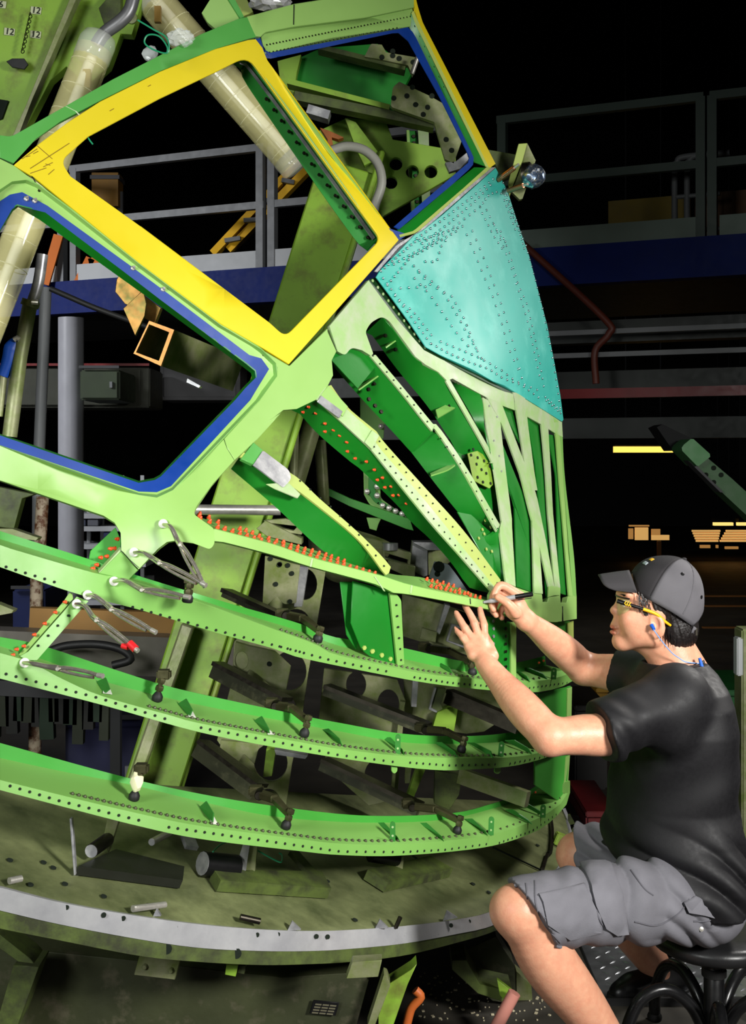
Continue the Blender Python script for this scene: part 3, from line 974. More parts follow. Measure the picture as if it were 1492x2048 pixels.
flB_l = R4([(188, 800), (300, 900), (410, 1000)]) + R6([(440, 110), (700, 430), (850, 600), (1000, 772)])
flB_m = R4([(232, 742), (345, 860), (460, 960)]) + R6([(470, 92), (700, 360), (860, 560), (1012, 748)])
flB_r = R4([(258, 735), (335, 838), (480, 960)]) + R6([(500, 78), (700, 300), (870, 490), (1036, 712)])
webB = [(580, 819), (594, 822), (636, 868), (705, 927), (717, 935), (795, 1011), (819, 1041), (860, 1078), (898, 1120), (920, 1150), (938, 1175), (984, 1187)]
ribB = rib(flB_m, flB_l, webB, M_PALE, depth=.10)
ribbon('flange', flB_m, flB_r, M_YGRN, ribB, .0005, 0, .004)
plate('splice_plate', R4([(195, 812), (212, 782), (312, 856), (296, 888)]), M_ALU, ribB, th=.003, dd=-.006, grid=0)
plate('splice_tab', R4([(212, 780), (246, 736), (336, 834), (312, 880)]), M_SKIN, ribB, th=.004, dd=-.004, grid=0)
plate('splice_plate', R4([(412, 996), (446, 940), (480, 966), (446, 1030)]), M_PALE, ribB, th=.003, dd=-.005, grid=0)
skin_dots('hole_row', resample(R6([(455, 100), (700, 395), (850, 580), (1005, 760)]), 22), .0026, M_HOLE, ribB, -.002)
skin_dots('hole_row', resample(R6([(480, 75), (700, 330), (865, 525), (1020, 725)]), 18), .0026, M_HOLE, ribB, -.002)

ribC = rib(R4([(462, 596), (600, 760), (740, 930)]) + R6([(745, 0), (870, 180), (1032, 458)]), R4([(436, 600), (580, 770), (720, 945)]) + R6([(720, 0), (850, 190), (1018, 490)]),
           R4([(252, 600), (262, 640), (400, 800), (550, 960), (640, 1060)]) + R6([(520, 0), (600, 92), (760, 300), (880, 440), (1010, 500)]), M_PALE, depth=.13)
plate('end_cap', R4([(252, 612), (262, 572), (300, 578), (340, 560, 10), (400, 572), (445, 600), (470, 640), (380, 750)]), M_WEB, ribC, th=.004, dd=.02, grid=0)
ribbon('stiffener', R4([(378, 748), (470, 682)]), R4([(384, 754), (474, 690)]), M_RING, ribC, .055, .03, n=4, curve=False)
ribbon('stiffener', R6([(712, 222), (760, 200), (822, 172)]), R6([(716, 230), (790, 206), (826, 182)]), M_RING, ribC, .05, .01, n=6)
skin_dots('hole_row', resample(R4([(450, 600), (590, 765), (730, 940)]) + R6([(860, 190), (1022, 475)]), 20), .0026, M_HOLE, ribC, -.002)
skin_dots('bolt_row', R4([(370, 690), (408, 680), (440, 660), (428, 755), (455, 728), (476, 700), (430, 800), (458, 830), (486, 858)]), .006, M_DSTEEL, ribC, .06, .006)
skin_dots('hole_row', R6([(930, 355), (948, 400), (965, 438), (990, 470), (952, 480), (935, 520), (970, 570), (995, 580), (1010, 548), (960, 500)]), .005, M_YGRN, ribC, .05, .003)

ribD = rib(R4([(800, 706), (900, 880), (1004, 1064)]) + R6([(1000, 165)]), R4([(784, 716), (885, 890), (992, 1080)]) + R6([(985, 175)]), None, M_PALE)
ribbon('web', R4([(492, 424), (545, 486), (640, 612), (700, 645), (784, 718), (892, 900), (1000, 1085)]) + R6([(1000, 180)]),
       R4([(418, 494), (440, 500), (560, 662), (700, 832), (800, 982)]) + R6([(800, 60), (870, 175), (1010, 290)]), M_WEB, ribD, .006, .12)
ribbon('web', R6([(1000, 180), (1020, 300), (1032, 455)]), R6([(820, 120), (880, 200), (1020, 460)]), M_WEB, ribD, .05, .10)
plate('web_doubler', R6([(885, 130), (930, 118), (985, 150), (1005, 270), (985, 292), (912, 255)]), M_JIG, ribD, th=.003, dd=.035, grid=0)
skin_dots('hole_row', R6([(900, 138), (930, 150), (960, 165), (985, 190), (925, 180), (948, 205), (970, 222), (990, 268), (955, 262), (930, 240), (910, 112), (900, 40)]), .005, M_HOLE, ribD, .032, .003)
skin_dots('bolt_row', R4([(485, 452), (540, 490), (585, 542), (552, 572), (505, 508), (800, 830), (825, 832), (878, 905)]), .006, M_DSTEEL, ribD, .05, .006)
ribbon('stiffener', R4([(738, 848), (830, 802)]), R4([(748, 885), (842, 830)]), M_RING, ribD, .06, .03, n=4, curve=False)
ribbon('stiffener', R4([(505, 555), (560, 515)]), R4([(508, 560), (565, 520)]), M_RING, ribD, .06, .03, n=4, curve=False)

ribE = rib(R4([(816, 708), (940, 776), (965, 960), (1010, 1150)]), None, R4([(806, 712), (900, 870), (985, 1030)]) + R6([(1000, 80)]), None, depth=.05)
ribF = rib(R4([(1030, 832), (1036, 920), (1062, 1148)]) + R6([(1090, 448), (1088, 460), (1105, 742)]), R4([(955, 792), (975, 950), (1010, 1148)]) + R6([(1042, 450), (1030, 480), (1060, 722)]), None, M_PALE, curve=False)
ribbon('web', R6([(1030, 470), (1045, 560), (1062, 722)]), R6([(860, 580), (940, 560), (1000, 700)]), M_WEB, ribF, .006, .10)
skin_dots('bolt_row', R4([(985, 830), (1020, 880), (1005, 990), (1030, 1060), (1040, 1130)]), .0035, M_ALU, ribF, -.002, .002)
ribG = rib(R4([(1040, 818), (1110, 1000), (1168, 1150)]) + R6([(1202, 325), (1250, 560), (1283, 742)]), R4([(972, 790), (1040, 910), (1128, 1150)]) + R6([(1170, 400), (1215, 560), (1256, 742)]), None, M_PALE, curve=False)
ribbon('flange', R6([(1256, 740), (1283, 740), (1310, 748)]), R6([(1254, 790), (1283, 782), (1310, 782)]), M_SKIN, ribG, .0, .0, .004, n=4)
ribH = rib(R4([(1146, 776), (1164, 935), (1193, 1148)]) + R6([(1205, 300)]), R4([(1094, 768), (1122, 935), (1150, 1120)]) + R6([(1178, 300)]), None, M_PALE, curve=False)
ribH2 = rib(R6([(1205, 440), (1230, 775)]), R6([(1180, 420), (1190, 772)]), None, M_PALE, curve=False)
ribI = rib(R4([(1250, 848), (1258, 990), (1268, 1150)]) + R6([(1276, 400), (1310, 748)]), R4([(1214, 838), (1230, 990), (1244, 1150)]) + R6([(1253, 400), (1284, 746)]), None, M_PALE, curve=False)
ribJ = rib(R4([(1300, 900), (1310, 1000), (1322, 1150)]) + R6([(1348, 600), (1367, 786)]), R4([(1278, 884), (1292, 990), (1304, 1150)]) + R6([(1326, 500), (1350, 784)]), None, M_SKIN, curve=False)
for a, b, dd in ((R4([(960, 800), (1010, 1000)]) + R6([(1100, 370), (1110, 742)]), R6([(1165, 380), (1170, 560), (1192, 772)]), .012), (R4([(1036, 830), (1150, 1050)]) + R6([(1170, 380), (1200, 772)]), R4([(1100, 850), (1160, 1000)]) + R6([(1180, 400), (1230, 772)]), .02),
                 (R4([(1156, 880), (1196, 1100)]) + R6([(1225, 500), (1250, 810)]), R4([(1222, 920), (1262, 1150)]) + R6([(1266, 500), (1288, 770)]), .02), (R4([(1252, 960), (1290, 1150)]) + R6([(1305, 770)]), R4([(1302, 970), (1314, 1150)]) + R6([(1352, 786)]), .02)):
    ribbon('web', a, b, M_WEB, nose, dd, dd + .03, curve=False)
ribbon('web', R4([(1318, 905), (1330, 1150)]) + R6([(1372, 600), (1384, 786)]), R4([(1300, 900), (1322, 1150)]) + R6([(1352, 600), (1366, 786)]), M_RING, nose, .0, .004)

plate('web', R6([(838, 398), (900, 410), (1000, 500), (1032, 462), (1050, 600), (1060, 722), (1005, 715), (950, 592)]), M_WEB, ribC, th=.004, dd=.056, grid=0)
# base band under the ribs
plate('base_band', R6([(1030, 715), (1060, 722), (1105, 744), (1188, 772), (1226, 776), (1230, 812), (1252, 812), (1256, 790), (1310, 782), (1312, 815), (1340, 815), (1345, 786), (1385, 782), (1386, 890),
                       (1290, 906), (1160, 900), (1050, 868), (1000, 852), (1000, 775)]), M_SKIN, nose, th=.02, dd=.002)

# ================================================================== ring frames
def h_of(p):
    return (p - CAMP).dot(W)


def ring_web(name, UE, IE, LT, m, parent, n=40, lip=True):
    ue = [S(x, y) for x, y in smooth2(UE, n)]
    ie = [on_h(x, y, h_of(u)) for (x, y), u in zip(smooth2(IE, n), ue)]
    slab3('web', ue, ie, .003, m, parent)
    if lip:
        lt = [P(x, y, q.y) for (x, y), q in zip(smooth2(LT, n), ie)]
        slab3('inner_flange', lt, ie, .003, M_WEBL, parent)
    return ue, ie


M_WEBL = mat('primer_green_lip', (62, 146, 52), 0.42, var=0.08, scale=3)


def new_ring(k):
    r = thing('ring_frame', None, None, S(*RING_LE[k][len(RING_LE[k]) // 2]))
    bpy.context.view_layer.update()
    _fixpar(r, nose)
    bpy.context.view_layer.update()
    return r


def hole_line(pts, sp, r, m, parent, dd=-.0005):
    L = sum(math.hypot(b[0] - a[0], b[1] - a[1]) for a, b in zip(pts, pts[1:]))
    skin_dots('hole_row', resample(pts, int(L / sp)), r, m, parent, dd)


# lowest ring
ring4 = new_ring(3)
CE4 = [(0, 1560), (121, 1590), (277, 1627), (402, 1652), (599, 1678), (681, 1687), (803, 1688), (968, 1672), (1060, 1644), (1116, 1612), (1136, 1585), (1140, 1562)]
IE4 = [(0, 1516), (121, 1542), (265, 1570), (402, 1603), (550, 1633), (724, 1645), (881, 1640), (986, 1617), (1051, 1594), (1079, 1575)]
LT4 = [(0, 1486), (241, 1552), (402, 1588), (550, 1612), (724, 1631), (898, 1627), (986, 1607), (1051, 1585), (1079, 1567)]
ribbon('outer_flange', CE4, RING_LE[3], M_RING, ring4, n=48)
u4, i4 = ring_web('w', CE4, IE4, LT4, M_RING, ring4, 48)
# ring 3
ring3 = new_ring(2)
CE3 = [(0, 1306), (60, 1324), (121, 1356), (201, 1391), (338, 1430), (402, 1447), (599, 1484), (681, 1498), (820, 1513), (986, 1516), (1073, 1507), (1116, 1488), (1141, 1460)]
IE3 = [(0, 1292), (101, 1324), (181, 1355), (362, 1402), (599, 1448), (681, 1463), (811, 1485), (942, 1487), (1051, 1479), (1085, 1466)]
LT3 = [(0, 1274), (80, 1290), (241, 1343), (362, 1379), (599, 1430), (681, 1446), (811, 1468), (942, 1472), (1038, 1463), (1084, 1452)]
ribbon('outer_flange', CE3, RING_LE[2], M_RING, ring3, n=48)
u3, i3 = ring_web('w', CE3, IE3, LT3, M_RING, ring3, 48)
# ring 2
ring2 = new_ring(1)
CE2 = [(0, 1090), (20, 1097), (189, 1146), (261, 1160), (402, 1205), (550, 1259), (628, 1287), (665, 1307), (768, 1331), (855, 1348), (986, 1361), (1060, 1363), (1112, 1356), (1146, 1344)]
IE2 = [(0, 1078), (189, 1136), (290, 1163), (450, 1216), (599, 1262), (660, 1286), (716, 1300), (807, 1318), (912, 1340), (990, 1348), (1040, 1344), (1092, 1330)]
LT2 = [(0, 1062), (177, 1118), (290, 1156), (450, 1204), (599, 1247), (660, 1272), (716, 1281), (807, 1296), (912, 1320), (990, 1330), (1040, 1324), (1090, 1312)]
ribbon('outer_flange', CE2, RING_LE[1], M_RING, ring2, n=48)
u2, i2 = ring_web('w', CE2, IE2, LT2, M_RING, ring2, 48)
# ring 1 : narrow sill channel with the red fasteners
ring1 = new_ring(0)
UE1 = [(428, 1058), (447, 1063), (550, 1090), (624, 1116), (759, 1151), (820, 1170), (940, 1196), (1000, 1208)]
LE1 = [(428, 1082), (447, 1084), (550, 1111), (624, 1134), (750, 1168), (781, 1184), (820, 1189), (929, 1209), (1000, 1224)]
BE1 = [(388, 1030), (440, 1048), (550, 1078), (637, 1103), (768, 1145), (855, 1157), (960, 1191), (1000, 1202)]
ribbon('outer_flange', UE1, LE1, M_SKIN, ring1, n=30, th=.01)
ribbon('web', [(430, 1058), (447, 1062), (550, 1089), (624, 1115), (759, 1150), (820, 1169), (940, 1195), (1000, 1207)], BE1, M_RING, ring1, 0, .12, n=30)

# drilled holes along the flanges
for pts, rr, sp in ((R7([(50, 925), (300, 1000), (690, 1095)]), ring4, 20), (R7([(840, 1130), (1490, 1222)]) + R8([(300, 1040), (540, 1042)]), ring4, 18), (R8([(590, 1042), (780, 1032), (970, 1006)]), ring4, 13),
                    (R8([(1030, 1000), (1180, 945), (1290, 870)]), ring4, 9), (R7([(30, 368), (500, 490), (820, 590)]), ring3, 20), (R7([(1000, 635), (1490, 728)]) + R8([(280, 595), (540, 628)]), ring3, 18),
                    (R8([(620, 632), (800, 645), (1010, 640)]), ring3, 13), (R8([(1080, 636), (1260, 600)]), ring3, 9), (R5([(30, 830), (270, 905)]), ring2, 19),
                    (R5([(660, 1030), (1000, 1125), (1490, 1252)]), ring2, 19), (R8([(20, 98), (250, 160), (510, 212)]), ring2, 16), (R8([(640, 240), (800, 265), (970, 280)]), ring2, 11),
                    (R8([(1150, 292), (1340, 265)]), ring2, 8)):
    hole_line(pts, sp, .0034, M_HOLE, rr)
M_BOLT = mat('bolt_head_grey', (62, 68, 40), .5, .2, var=.2)


def web_bolts(U, I, f, i0, i1, cnt, parent, r=.005, m=None):
    bm = NB()
    for j in range(cnt):
        t = i0 + (i1 - i0) * j / (cnt - 1)
        k = min(int(t), len(U) - 2)
        a = U[k].lerp(U[k + 1], t - k)
        b = I[k].lerp(I[k + 1], t - k)
        add_lathe(bm, a.lerp(b, f) - W * .001, W, [(r, 0), (r, .003), (r * .5, .006)], 6)
    o = from_bm('bolt_row', bm, m or M_BOLT, parent, 40)
    o['kind'] = 'stuff'


web_bolts(u4, i4, .14, 6, 40, 66, ring4)
web_bolts(u4, i4, .12, 41, 47, 12, ring4, .0035)
web_bolts(u3, i3, .16, 13, 46, 74, ring3)
web_bolts(u2, i2, .2, 24, 46, 50, ring2, .0045)

# seams, scuffs and pencil marks
M_SEAML = mat('seam_light', (214, 222, 190), .6)
for q, m_, w_ in ((R1([(326, 527), (375, 552), (412, 592)]), M_SEAML, 2.2), (R2([(316, 20), (314, 112)]), M_HOLE, 1.6), (R1([(0, 786), (66, 820)]), M_HOLE, 1.6), (R1([(150, 862), (175, 905)]), M_HOLE, 1.6), (R5([(606, 752), (640, 792), (690, 834)]), M_HOLE, 1.4),
                  (R6([(455, 695), (500, 762)]), M_PALE, 3), (R6([(895, 796), (897, 822)]), M_HOLE, 1.4), (R6([(168, 612), (160, 650)]), M_PALE, 3), (R6([(625, 735), (620, 772)]), M_PALE, 3), (R6([(1320, 832), (1322, 900)]), M_HOLE, 1.0)):
    ribbon('seam', q, [(x + w_, y + w_ * .3) for x, y in q], m_, nose, -.0022, -.0022, .002, 6, False)
M_PENCIL = mat('pencil_brown', (120, 92, 10), .7)
bm = NB()
random.seed(2)
for a, b in (((150, 838), (345, 712)), ((185, 725), (260, 790)), ((110, 790), (185, 740)), ((150, 862), (230, 835)), ((215, 830), (262, 808)), ((240, 868), (270, 842)), ((130, 780), (150, 775)), ((165, 765), (190, 752)), ((225, 815), (250, 822)), ((545, 552), (566, 540)), ((735, 430), (750, 422))):
    a, b = R1([a, b])
    p, q = S(*a, -.0036), S(*b, -.0036)
    add_bar(bm, p, q, .0014, .0008, skin_n(*a))
o = from_bm('pencil_marks', bm, M_PENCIL, nose, 30); o['kind'] = 'stuff'
# ================================================================== gussets, clips, webs and fasteners on the nose frame
T1, T2, T3, T4 = zoom(380, 1080, .2681), zoom(740, 1060, .2681), zoom(380, 1400, .2681), zoom(0, 900, .2681)
T5, T6 = zoom(560, 780, .20107), zoom(0, 1700, .2681)
M_GUS = mat('gusset_green', (48, 116, 44), .45, var=.1, scale=8)
M_WHITE = mat('gusset_white', (226, 226, 214), .45, var=.06)


def web_pt(U, x, y):
    """point of a ring web under pixel x, y"""
    u = min(U, key=lambda p: (CX + p.x / p.y * FPX - x) ** 2)
    return on_h(x, y, h_of(u))


def solid_poly(name, pts, th, nrm, m, parent, bev=0):
    bm = NB()
    add_hull(bm, pts, [p + nrm * th for p in pts])
    o = from_bm(name, bm, m, parent, 30)
    return o


def gusset(U, quad, ring, foot=None):
    A, B, C, D = quad
    a, d = web_pt(U, *A), web_pt(U, *D)
    b, c = P(B[0], B[1], a.y - .012), P(C[0], C[1], d.y - .006)
    nn = (d - a).cross(b - a).normalized()
    if nn.y < 0: nn = -nn
    o = solid_poly('gusset', [a, b, c, d], .003, nn, M_GUS, ring)
    if foot:
        q = [web_pt(U, *f) - nn * .002 for f in foot]
        q = [P(CX + p.x / p.y * FPX, CAMH * 0 + CY - (p.z - CAMH) / p.y * FPX, p.y - .006) for p in q]
        solid_poly('gusset_foot', q, .003, Vector((0, 1, 0)), M_WHITE, ring)


def clip(U, base, top, w, ring):
    b = web_pt(U, *base)
    pts = []
    bx, by = base
    tx, ty = top
    hw = w / 2
    out = [(bx - hw, by), (tx - hw, ty + hw)] + [(tx - hw * math.cos(a), ty + hw - hw * math.sin(a)) for a in (PI / 4, PI / 2, 3 * PI / 4)] + [(tx + hw, ty + hw), (bx + hw, by)]
    p3 = [P(x, y, b.y) for x, y in out]
    o = solid_poly('clip', p3, .003, Vector((0, 1, 0)), M_GUS, ring)
    bm = NB()
    for f in (.28, .72):
        q = P(bx + (tx - bx) * f, by + (ty - by) * f, b.y - .001)
        add_lathe(bm, q, Vector((0, 1, 0)), [(.003, 0), (.003, .002)], 8)
    o2 = from_bm('hole_row', bm, M_PALE, ring, 40)
    o2['kind'] = 'stuff'


G4 = [[(462, 908), (500, 906), (562, 972), (574, 996)], [(655, 908), (695, 907), (765, 970), (774, 993)], [(868, 890), (905, 888), (965, 945), (976, 968)], [(1056, 850), (1090, 848), (1160, 895), (1180, 916)], [(1122, 820), (1155, 818), (1215, 855), (1236, 882)]]
for q in G4:
    gusset(u4, R8(q), ring4)
G3 = [[(215, 480), (245, 475), (295, 520), (308, 556)], [(485, 517), (530, 515), (585, 570), (595, 598)], [(722, 538), (765, 537), (825, 580), (840, 610)], [(885, 540), (915, 540), (990, 580), (1000, 610)], [(1055, 532), (1100, 530), (1160, 565), (1180, 595)]]
for q in G3:
    gusset(u3, R8(q), ring3)
G2 = [[(705, 163), (735, 160), (800, 195), (815, 228)], [(1106, 215), (1120, 212), (1155, 235), (1170, 262)], [(1128, 200), (1165, 198), (1230, 225), (1250, 250)]]
for q in G2:
    gusset(u2, R8(q), ring2)
# gussets with white feet at the left
gusset(u3, R7([(480, 405), (525, 385), (545, 440), (516, 465)]), ring3, R7([(528, 388), (560, 472), (514, 466)]))
gusset(u3, R7([(884, 515), (925, 490), (955, 545), (942, 580)]), ring3, R7([(942, 520), (978, 588), (940, 582)]))
gusset(u3, R7([(1262, 600), (1300, 577), (1336, 640), (1336, 668)]), ring3, R7([(1336, 640), (1368, 670), (1334, 670)]))
gusset(u4, R7([(990, 1030), (1024, 1000), (1060, 1060), (1056, 1110)]), ring4, R7([(1026, 1004), (1088, 1118), (1054, 1114)]))
for b_, t_, U, rr in (((540, 993), (540, 903), u4, ring4), ((991, 966), (994, 880), u4, ring4), ((1229, 885), (1232, 824), u4, ring4), ((563, 592), (565, 502), u3, ring3), ((1036, 605), (1041, 534), u3, ring3), ((1278, 250), (1281, 196), u2, ring2)):
    b_, t_ = R8([b_, t_])
    clip(U, b_, t_, 11, rr)
for q in ([(536, 640), (562, 640), (562, 672, 10), (548, 684, 10), (536, 672, 10)], [(1010, 655), (1038, 652), (1036, 676, 10), (1022, 686, 10), (1008, 676, 10)]):
    plate('clip', R8(q), M_RING, ring3, th=.003, dd=.02, grid=0)

# shear webs between the rings
sw = thing('shear_web', None, None, S(750, 1240)); bpy.context.view_layer.update(); _fixpar(sw, nose); bpy.context.view_layer.update()
plate('web', T1([(1215, 305), (1492, 376)]) + T2([(150, 470), (200, 1010), (188, 1015), (150, 1000), (0, 945)]) + T1([(1280, 820, 60), (1200, 620)]), M_WEB, sw, th=.004, dd=.05)
plate('flange', T2([(148, 470), (200, 480, 10), (232, 520, 20), (256, 1000), (205, 1014)]), M_RING, sw, th=.006, dd=.035)
plate('flange', T1([(1120, 312), (1212, 312), (1262, 735), (1240, 820), (1168, 708)]), M_WEB, sw, th=.004, dd=.075, grid=0)
skin_dots('bolt_row', T1([(1300, 804), (1362, 829), (1430, 858)]) + T2([(16, 905), (88, 934), (152, 962)]), .006, M_YGRN, sw, .048, .004)
skin_dots('hole_row', resample(T2([(198, 560), (232, 970)]), 5), .003, M_HOLE, sw, .034)
post_k = thing('drilled_post', None, None, S(1030, 1300)); bpy.context.view_layer.update(); _fixpar(post_k, nose); bpy.context.view_layer.update()
plate('web', R6([(958, 872), (1086, 905), (1086, 1190), (1010, 1170), (958, 1080)]), M_WEB, post_k, th=.004, dd=.06)
plate('flange', R6([(1084, 905), (1108, 905), (1107, 1160), (1084, 1180)]), M_SKIN, post_k, th=.01, dd=.05)
for c, m_ in ((1003, M_ALU), (1060, M_DSTEEL)):
    skin_dots('hole_row', [(R6([(c, y)])[0]) for y in (900, 935, 970, 1005, 1040, 1075, 1110)], .005, m_, post_k, .058, .003)
for q, dd in (([(1085, 1246), (1140, 1242), (1146, 1290), (1143, 1338), (1128, 1330), (1085, 1290)], .06), ([(1075, 1388), (1142, 1372), (1142, 1455), (1136, 1480), (1118, 1495), (1076, 1500)], .05),
              ([(1070, 1520), (1138, 1510), (1132, 1600), (1118, 1602), (1070, 1570)], .05)):
    plate('shear_web', q, M_WEBL, nose, th=.005, dd=dd)
ribbon('flange', [(1136, 1246), (1140, 1340)], [(1147, 1242), (1148, 1340)], M_YGRN, nose, .04, .045, n=4)
ribbon('flange', [(1135, 1378), (1133, 1480)], [(1144, 1374), (1142, 1480)], M_SKIN, nose, .04, .045, n=4)
ribbon('flange', [(1132, 1514), (1126, 1604)], [(1140, 1510), (1134, 1600)], M_SKIN, nose, .04, .045, n=4)

# inclined strut between rings 2 and 3 at the left
st = thing('strut', None, None, S(100, 1260)); bpy.context.view_layer.update(); _fixpar(st, nose); bpy.context.view_layer.update()
ribbon('web', R5([(350, 960), (378, 972), (110, 1275)]), R5([(345, 958), (330, 985), (90, 1270)]), M_SKIN, st, .012, .022, n=8, curve=False)
ribbon('flange', R5([(382, 978), (125, 1270), (100, 1275)]), R5([(440, 1000), (170, 1310), (140, 1295)]), M_RING, st, .004, .004, n=8, curve=False)
skin_dots('hole_row', R5([(340, 1072), (288, 1122), (240, 1172), (190, 1222), (395, 1025)]), .003, M_HOLE, st, .002)
# channel piece behind the leg of the sill
plate('sill_leg_web', R5([(575, 632), (602, 700), (600, 745), (495, 858), (455, 862), (440, 800, 20), (450, 750)]), M_WEBL, nose, th=.004, dd=.06, grid=0)
ribbon('sill_leg_flange', R5([(604, 735), (492, 858)]), R5([(592, 732), (480, 852)]), M_PALE, nose, .004, .03, n=4, curve=False)
# left end plates of rings 2 and 3: dark web seen above the flange

# far side of the frame seen through the gap between the ribs
FD = 4.75


def far_plate(name, poly, m, parent, D=FD, holes=(), th=.012, tx=0.0, ty=0.0, bev=.0012):
    x0 = sum(p[0] for p in poly) / len(poly)
    y0 = sum(p[1] for p in poly) / len(poly)
    fn = lambda x, y: P(x, y, D + tx * (x - x0) / 1000 + ty * (y - y0) / 1000)
    return plate(name, poly, m, parent, holes, th, fn=fn, nfn=lambda x, y: Vector((0, 1, 0)), grid=0, bev=bev)


far = thing('far_window_frame', None, None, P(745, 960, FD)); bpy.context.view_layer.update(); _fixpar(far, nose); bpy.context.view_layer.update()
far_plate('frame', T5([(795, 60), (1040, 320), (1030, 480), (990, 500), (1000, 1080, 40), (1240, 1250), (1290, 1300), (900, 1160, 60), (835, 1040), (830, 840), (800, 500)]), M_RING, far, th=.03)
far_plate('frame_lip', T5([(880, 840), (935, 900), (960, 1080, 40), (1240, 1235), (1200, 1240), (940, 1120, 40), (880, 1030)]), M_WEB, far, FD - .03, th=.01)
far_plate('rail', T5([(480, 980), (700, 1080), (1290, 1285), (1330, 1400), (1250, 1380), (700, 1160), (480, 1050)]), M_WEBL, far, FD - .05, th=.04)
far_plate('post', T5([(860, 1270), (1010, 1275), (980, 1330, 20), (960, 1400), (890, 1380)]), M_RING, far, FD - .02, th=.03)
bm = NB()
for q in T5([(865, 1010), (965, 1050), (1020, 1150), (1085, 1175), (1150, 1205), (1215, 1232), (1005, 360), (965, 960)]):
    add_lathe(bm, P(q[0], q[1], FD - .045), Vector((0, 1, 0)), [(.004, 0), (.011, .004), (.011, .02)], 8)
o = from_bm('bolt_row', bm, M_STEEL, far, 40); o['kind'] = 'stuff'

# ---- red temporary fasteners
fm = None


def fastener(p, axis, parent, s=1.0):
    global fm
    if fm is None:
        bm = NB()
        add_lathe(bm, (0, 0, 0), (0, 0, 1), [(.0052, 0), (.0052, .0042), (.0036, .005), (.0036, .0085), (.002, .0105)], 9)
        bmesh.ops.recalc_face_normals(bm, faces=bm.faces)
        fm = bpy.data.meshes.new('fastener')
        bm.to_mesh(fm)
        bm.free()
        fm.materials.append(M_RED)
        for f in fm.polygons: f.use_smooth = True
        fm.set_sharp_from_angle(angle=.7)
    o = bpy.data.objects.new('fastener', fm)
    COL.objects.link(o)
    o.matrix_basis = Matrix.Translation(p) @ axis.to_track_quat('Z', 'Y').to_matrix().to_4x4() @ Matrix.Scale(s, 4)
    o.parent = parent
    o.matrix_parent_inverse = parent.matrix_world.inverted()
    return o


bpy.context.view_layer.update()
FB = T4([(1485, 490)]) + R5([(993, 590), (1040, 605), (1080, 632), (1115, 640), (1153, 652), (1190, 662), (1225, 674), (1260, 686), (1295, 697), (1332, 708), (1360, 716), (1404, 728), (1440, 740), (1474, 750)]) + \
    T1([(690, 45), (740, 60), (792, 78), (842, 95), (893, 110), (942, 126), (995, 142), (1042, 154), (1095, 168), (1142, 182), (1188, 198), (1236, 208), (1284, 222), (1330, 238), (1374, 248)])
for i, (x, y) in enumerate(FB):
    fastener(S(x, y + 3, .015), W, ring1, 1.0)
for i, (x, y) in enumerate(R5([(990, 566), (1036, 583), (1082, 606), (1190, 640), (1220, 648), (1252, 660), (1286, 676), (1333, 688), (1372, 700), (1408, 712)]) + T1([(690, 15), (748, 40), (800, 50), (852, 66), (906, 78), (958, 96), (1008, 108), (1050, 122), (1098, 140), (1145, 155)])):
    fastener(S(x, y + 3, .05), W, ring1, .95)
for x, y in T2([(452, 420), (488, 428), (524, 434), (560, 442), (596, 450), (628, 460), (664, 468), (700, 474), (745, 488), (780, 496), (816, 504)]):
    fastener(S(x, y + 2, .015), W, ring1, .95)
for x, y in T2([(420, 368), (458, 380), (494, 388), (540, 396), (580, 410), (618, 418), (662, 448), (514, 412), (568, 430), (724, 474)]):
    fastener(S(x, y + 2, .045), W, ring1, .95)
NWEB = (Vector((-.75, -.6, .1))).normalized()
for x, y in T5([(290, 170), (235, 222), (362, 232), (455, 335), (455, 415), (540, 400), (602, 455), (672, 520), (678, 612), (755, 682), (866, 714), (945, 795), (1026, 874), (1112, 960), (1190, 1045), (1050, 970), (1130, 1050), (1265, 1130), (1340, 1210), (1418, 1292), (975, 895), (1185, 928)]):
    fastener(S(x, y, .05), NWEB, ribB, .8)
for x, y in R5([(590, 692), (556, 740), (576, 738), (538, 778), (508, 784), (488, 820), (452, 850), (470, 838)]):
    fastener(S(x, y, .03), NWEB, nose, .9)
for x, y in R5([(330, 1005), (282, 1056), (230, 1112), (178, 1167), (126, 1224), (90, 1240), (72, 1268)]):
    fastener(S(x, y, .01), NWEB, st, .8)
for x, y in T2([(1260, 990), (1295, 975)]):
    fastener(S(x, y, .08), -Vector((0, 1, 0)), ring2, .7)
for x, y in R8([(1195, 768), (1214, 742)]):
    fastener(S(x, y, .08), -Vector((0, 1, 0)), ring4, .7)
# ================================================================== the tooling jig that carries the nose
def jig(name, label, cat, p, group=None):
    t = thing(name, label, cat, p, group)
    bpy.context.view_layer.update()
    return t


KT = 3.88
RU = [(-60, 1762), (0, 1775), (121, 1805), (281, 1833), (402, 1849), (523, 1859), (624, 1862), (697, 1860), (808, 1852), (919, 1838), (983, 1823), (1060, 1788), (1108, 1745), (1134, 1700), (1139, 1655), (1125, 1618)]
RLo = [(-60, 1806), (0, 1821), (121, 1849), (281, 1879), (402, 1896), (523, 1902), (624, 1902), (697, 1898), (808, 1887), (919, 1867), (983, 1852), (1062, 1815), (1112, 1768), (1140, 1716), (1146, 1668), (1130, 1630)]
RB = [(-60, 1842), (0, 1857), (121, 1881), (281, 1912), (402, 1924), (523, 1930), (624, 1928), (697, 1924), (808, 1911), (919, 1884), (990, 1862), (1064, 1826), (1114, 1778), (1142, 1726), (1148, 1678), (1132, 1640)]
tb = jig('jig_table', 'round grimy green jig table with a bright aluminium rim under the nose frame', 'table', on_k(600, 1862, KT))
_ru = [on_k(x, y, KT) for x, y in smooth2(RU, 60)]
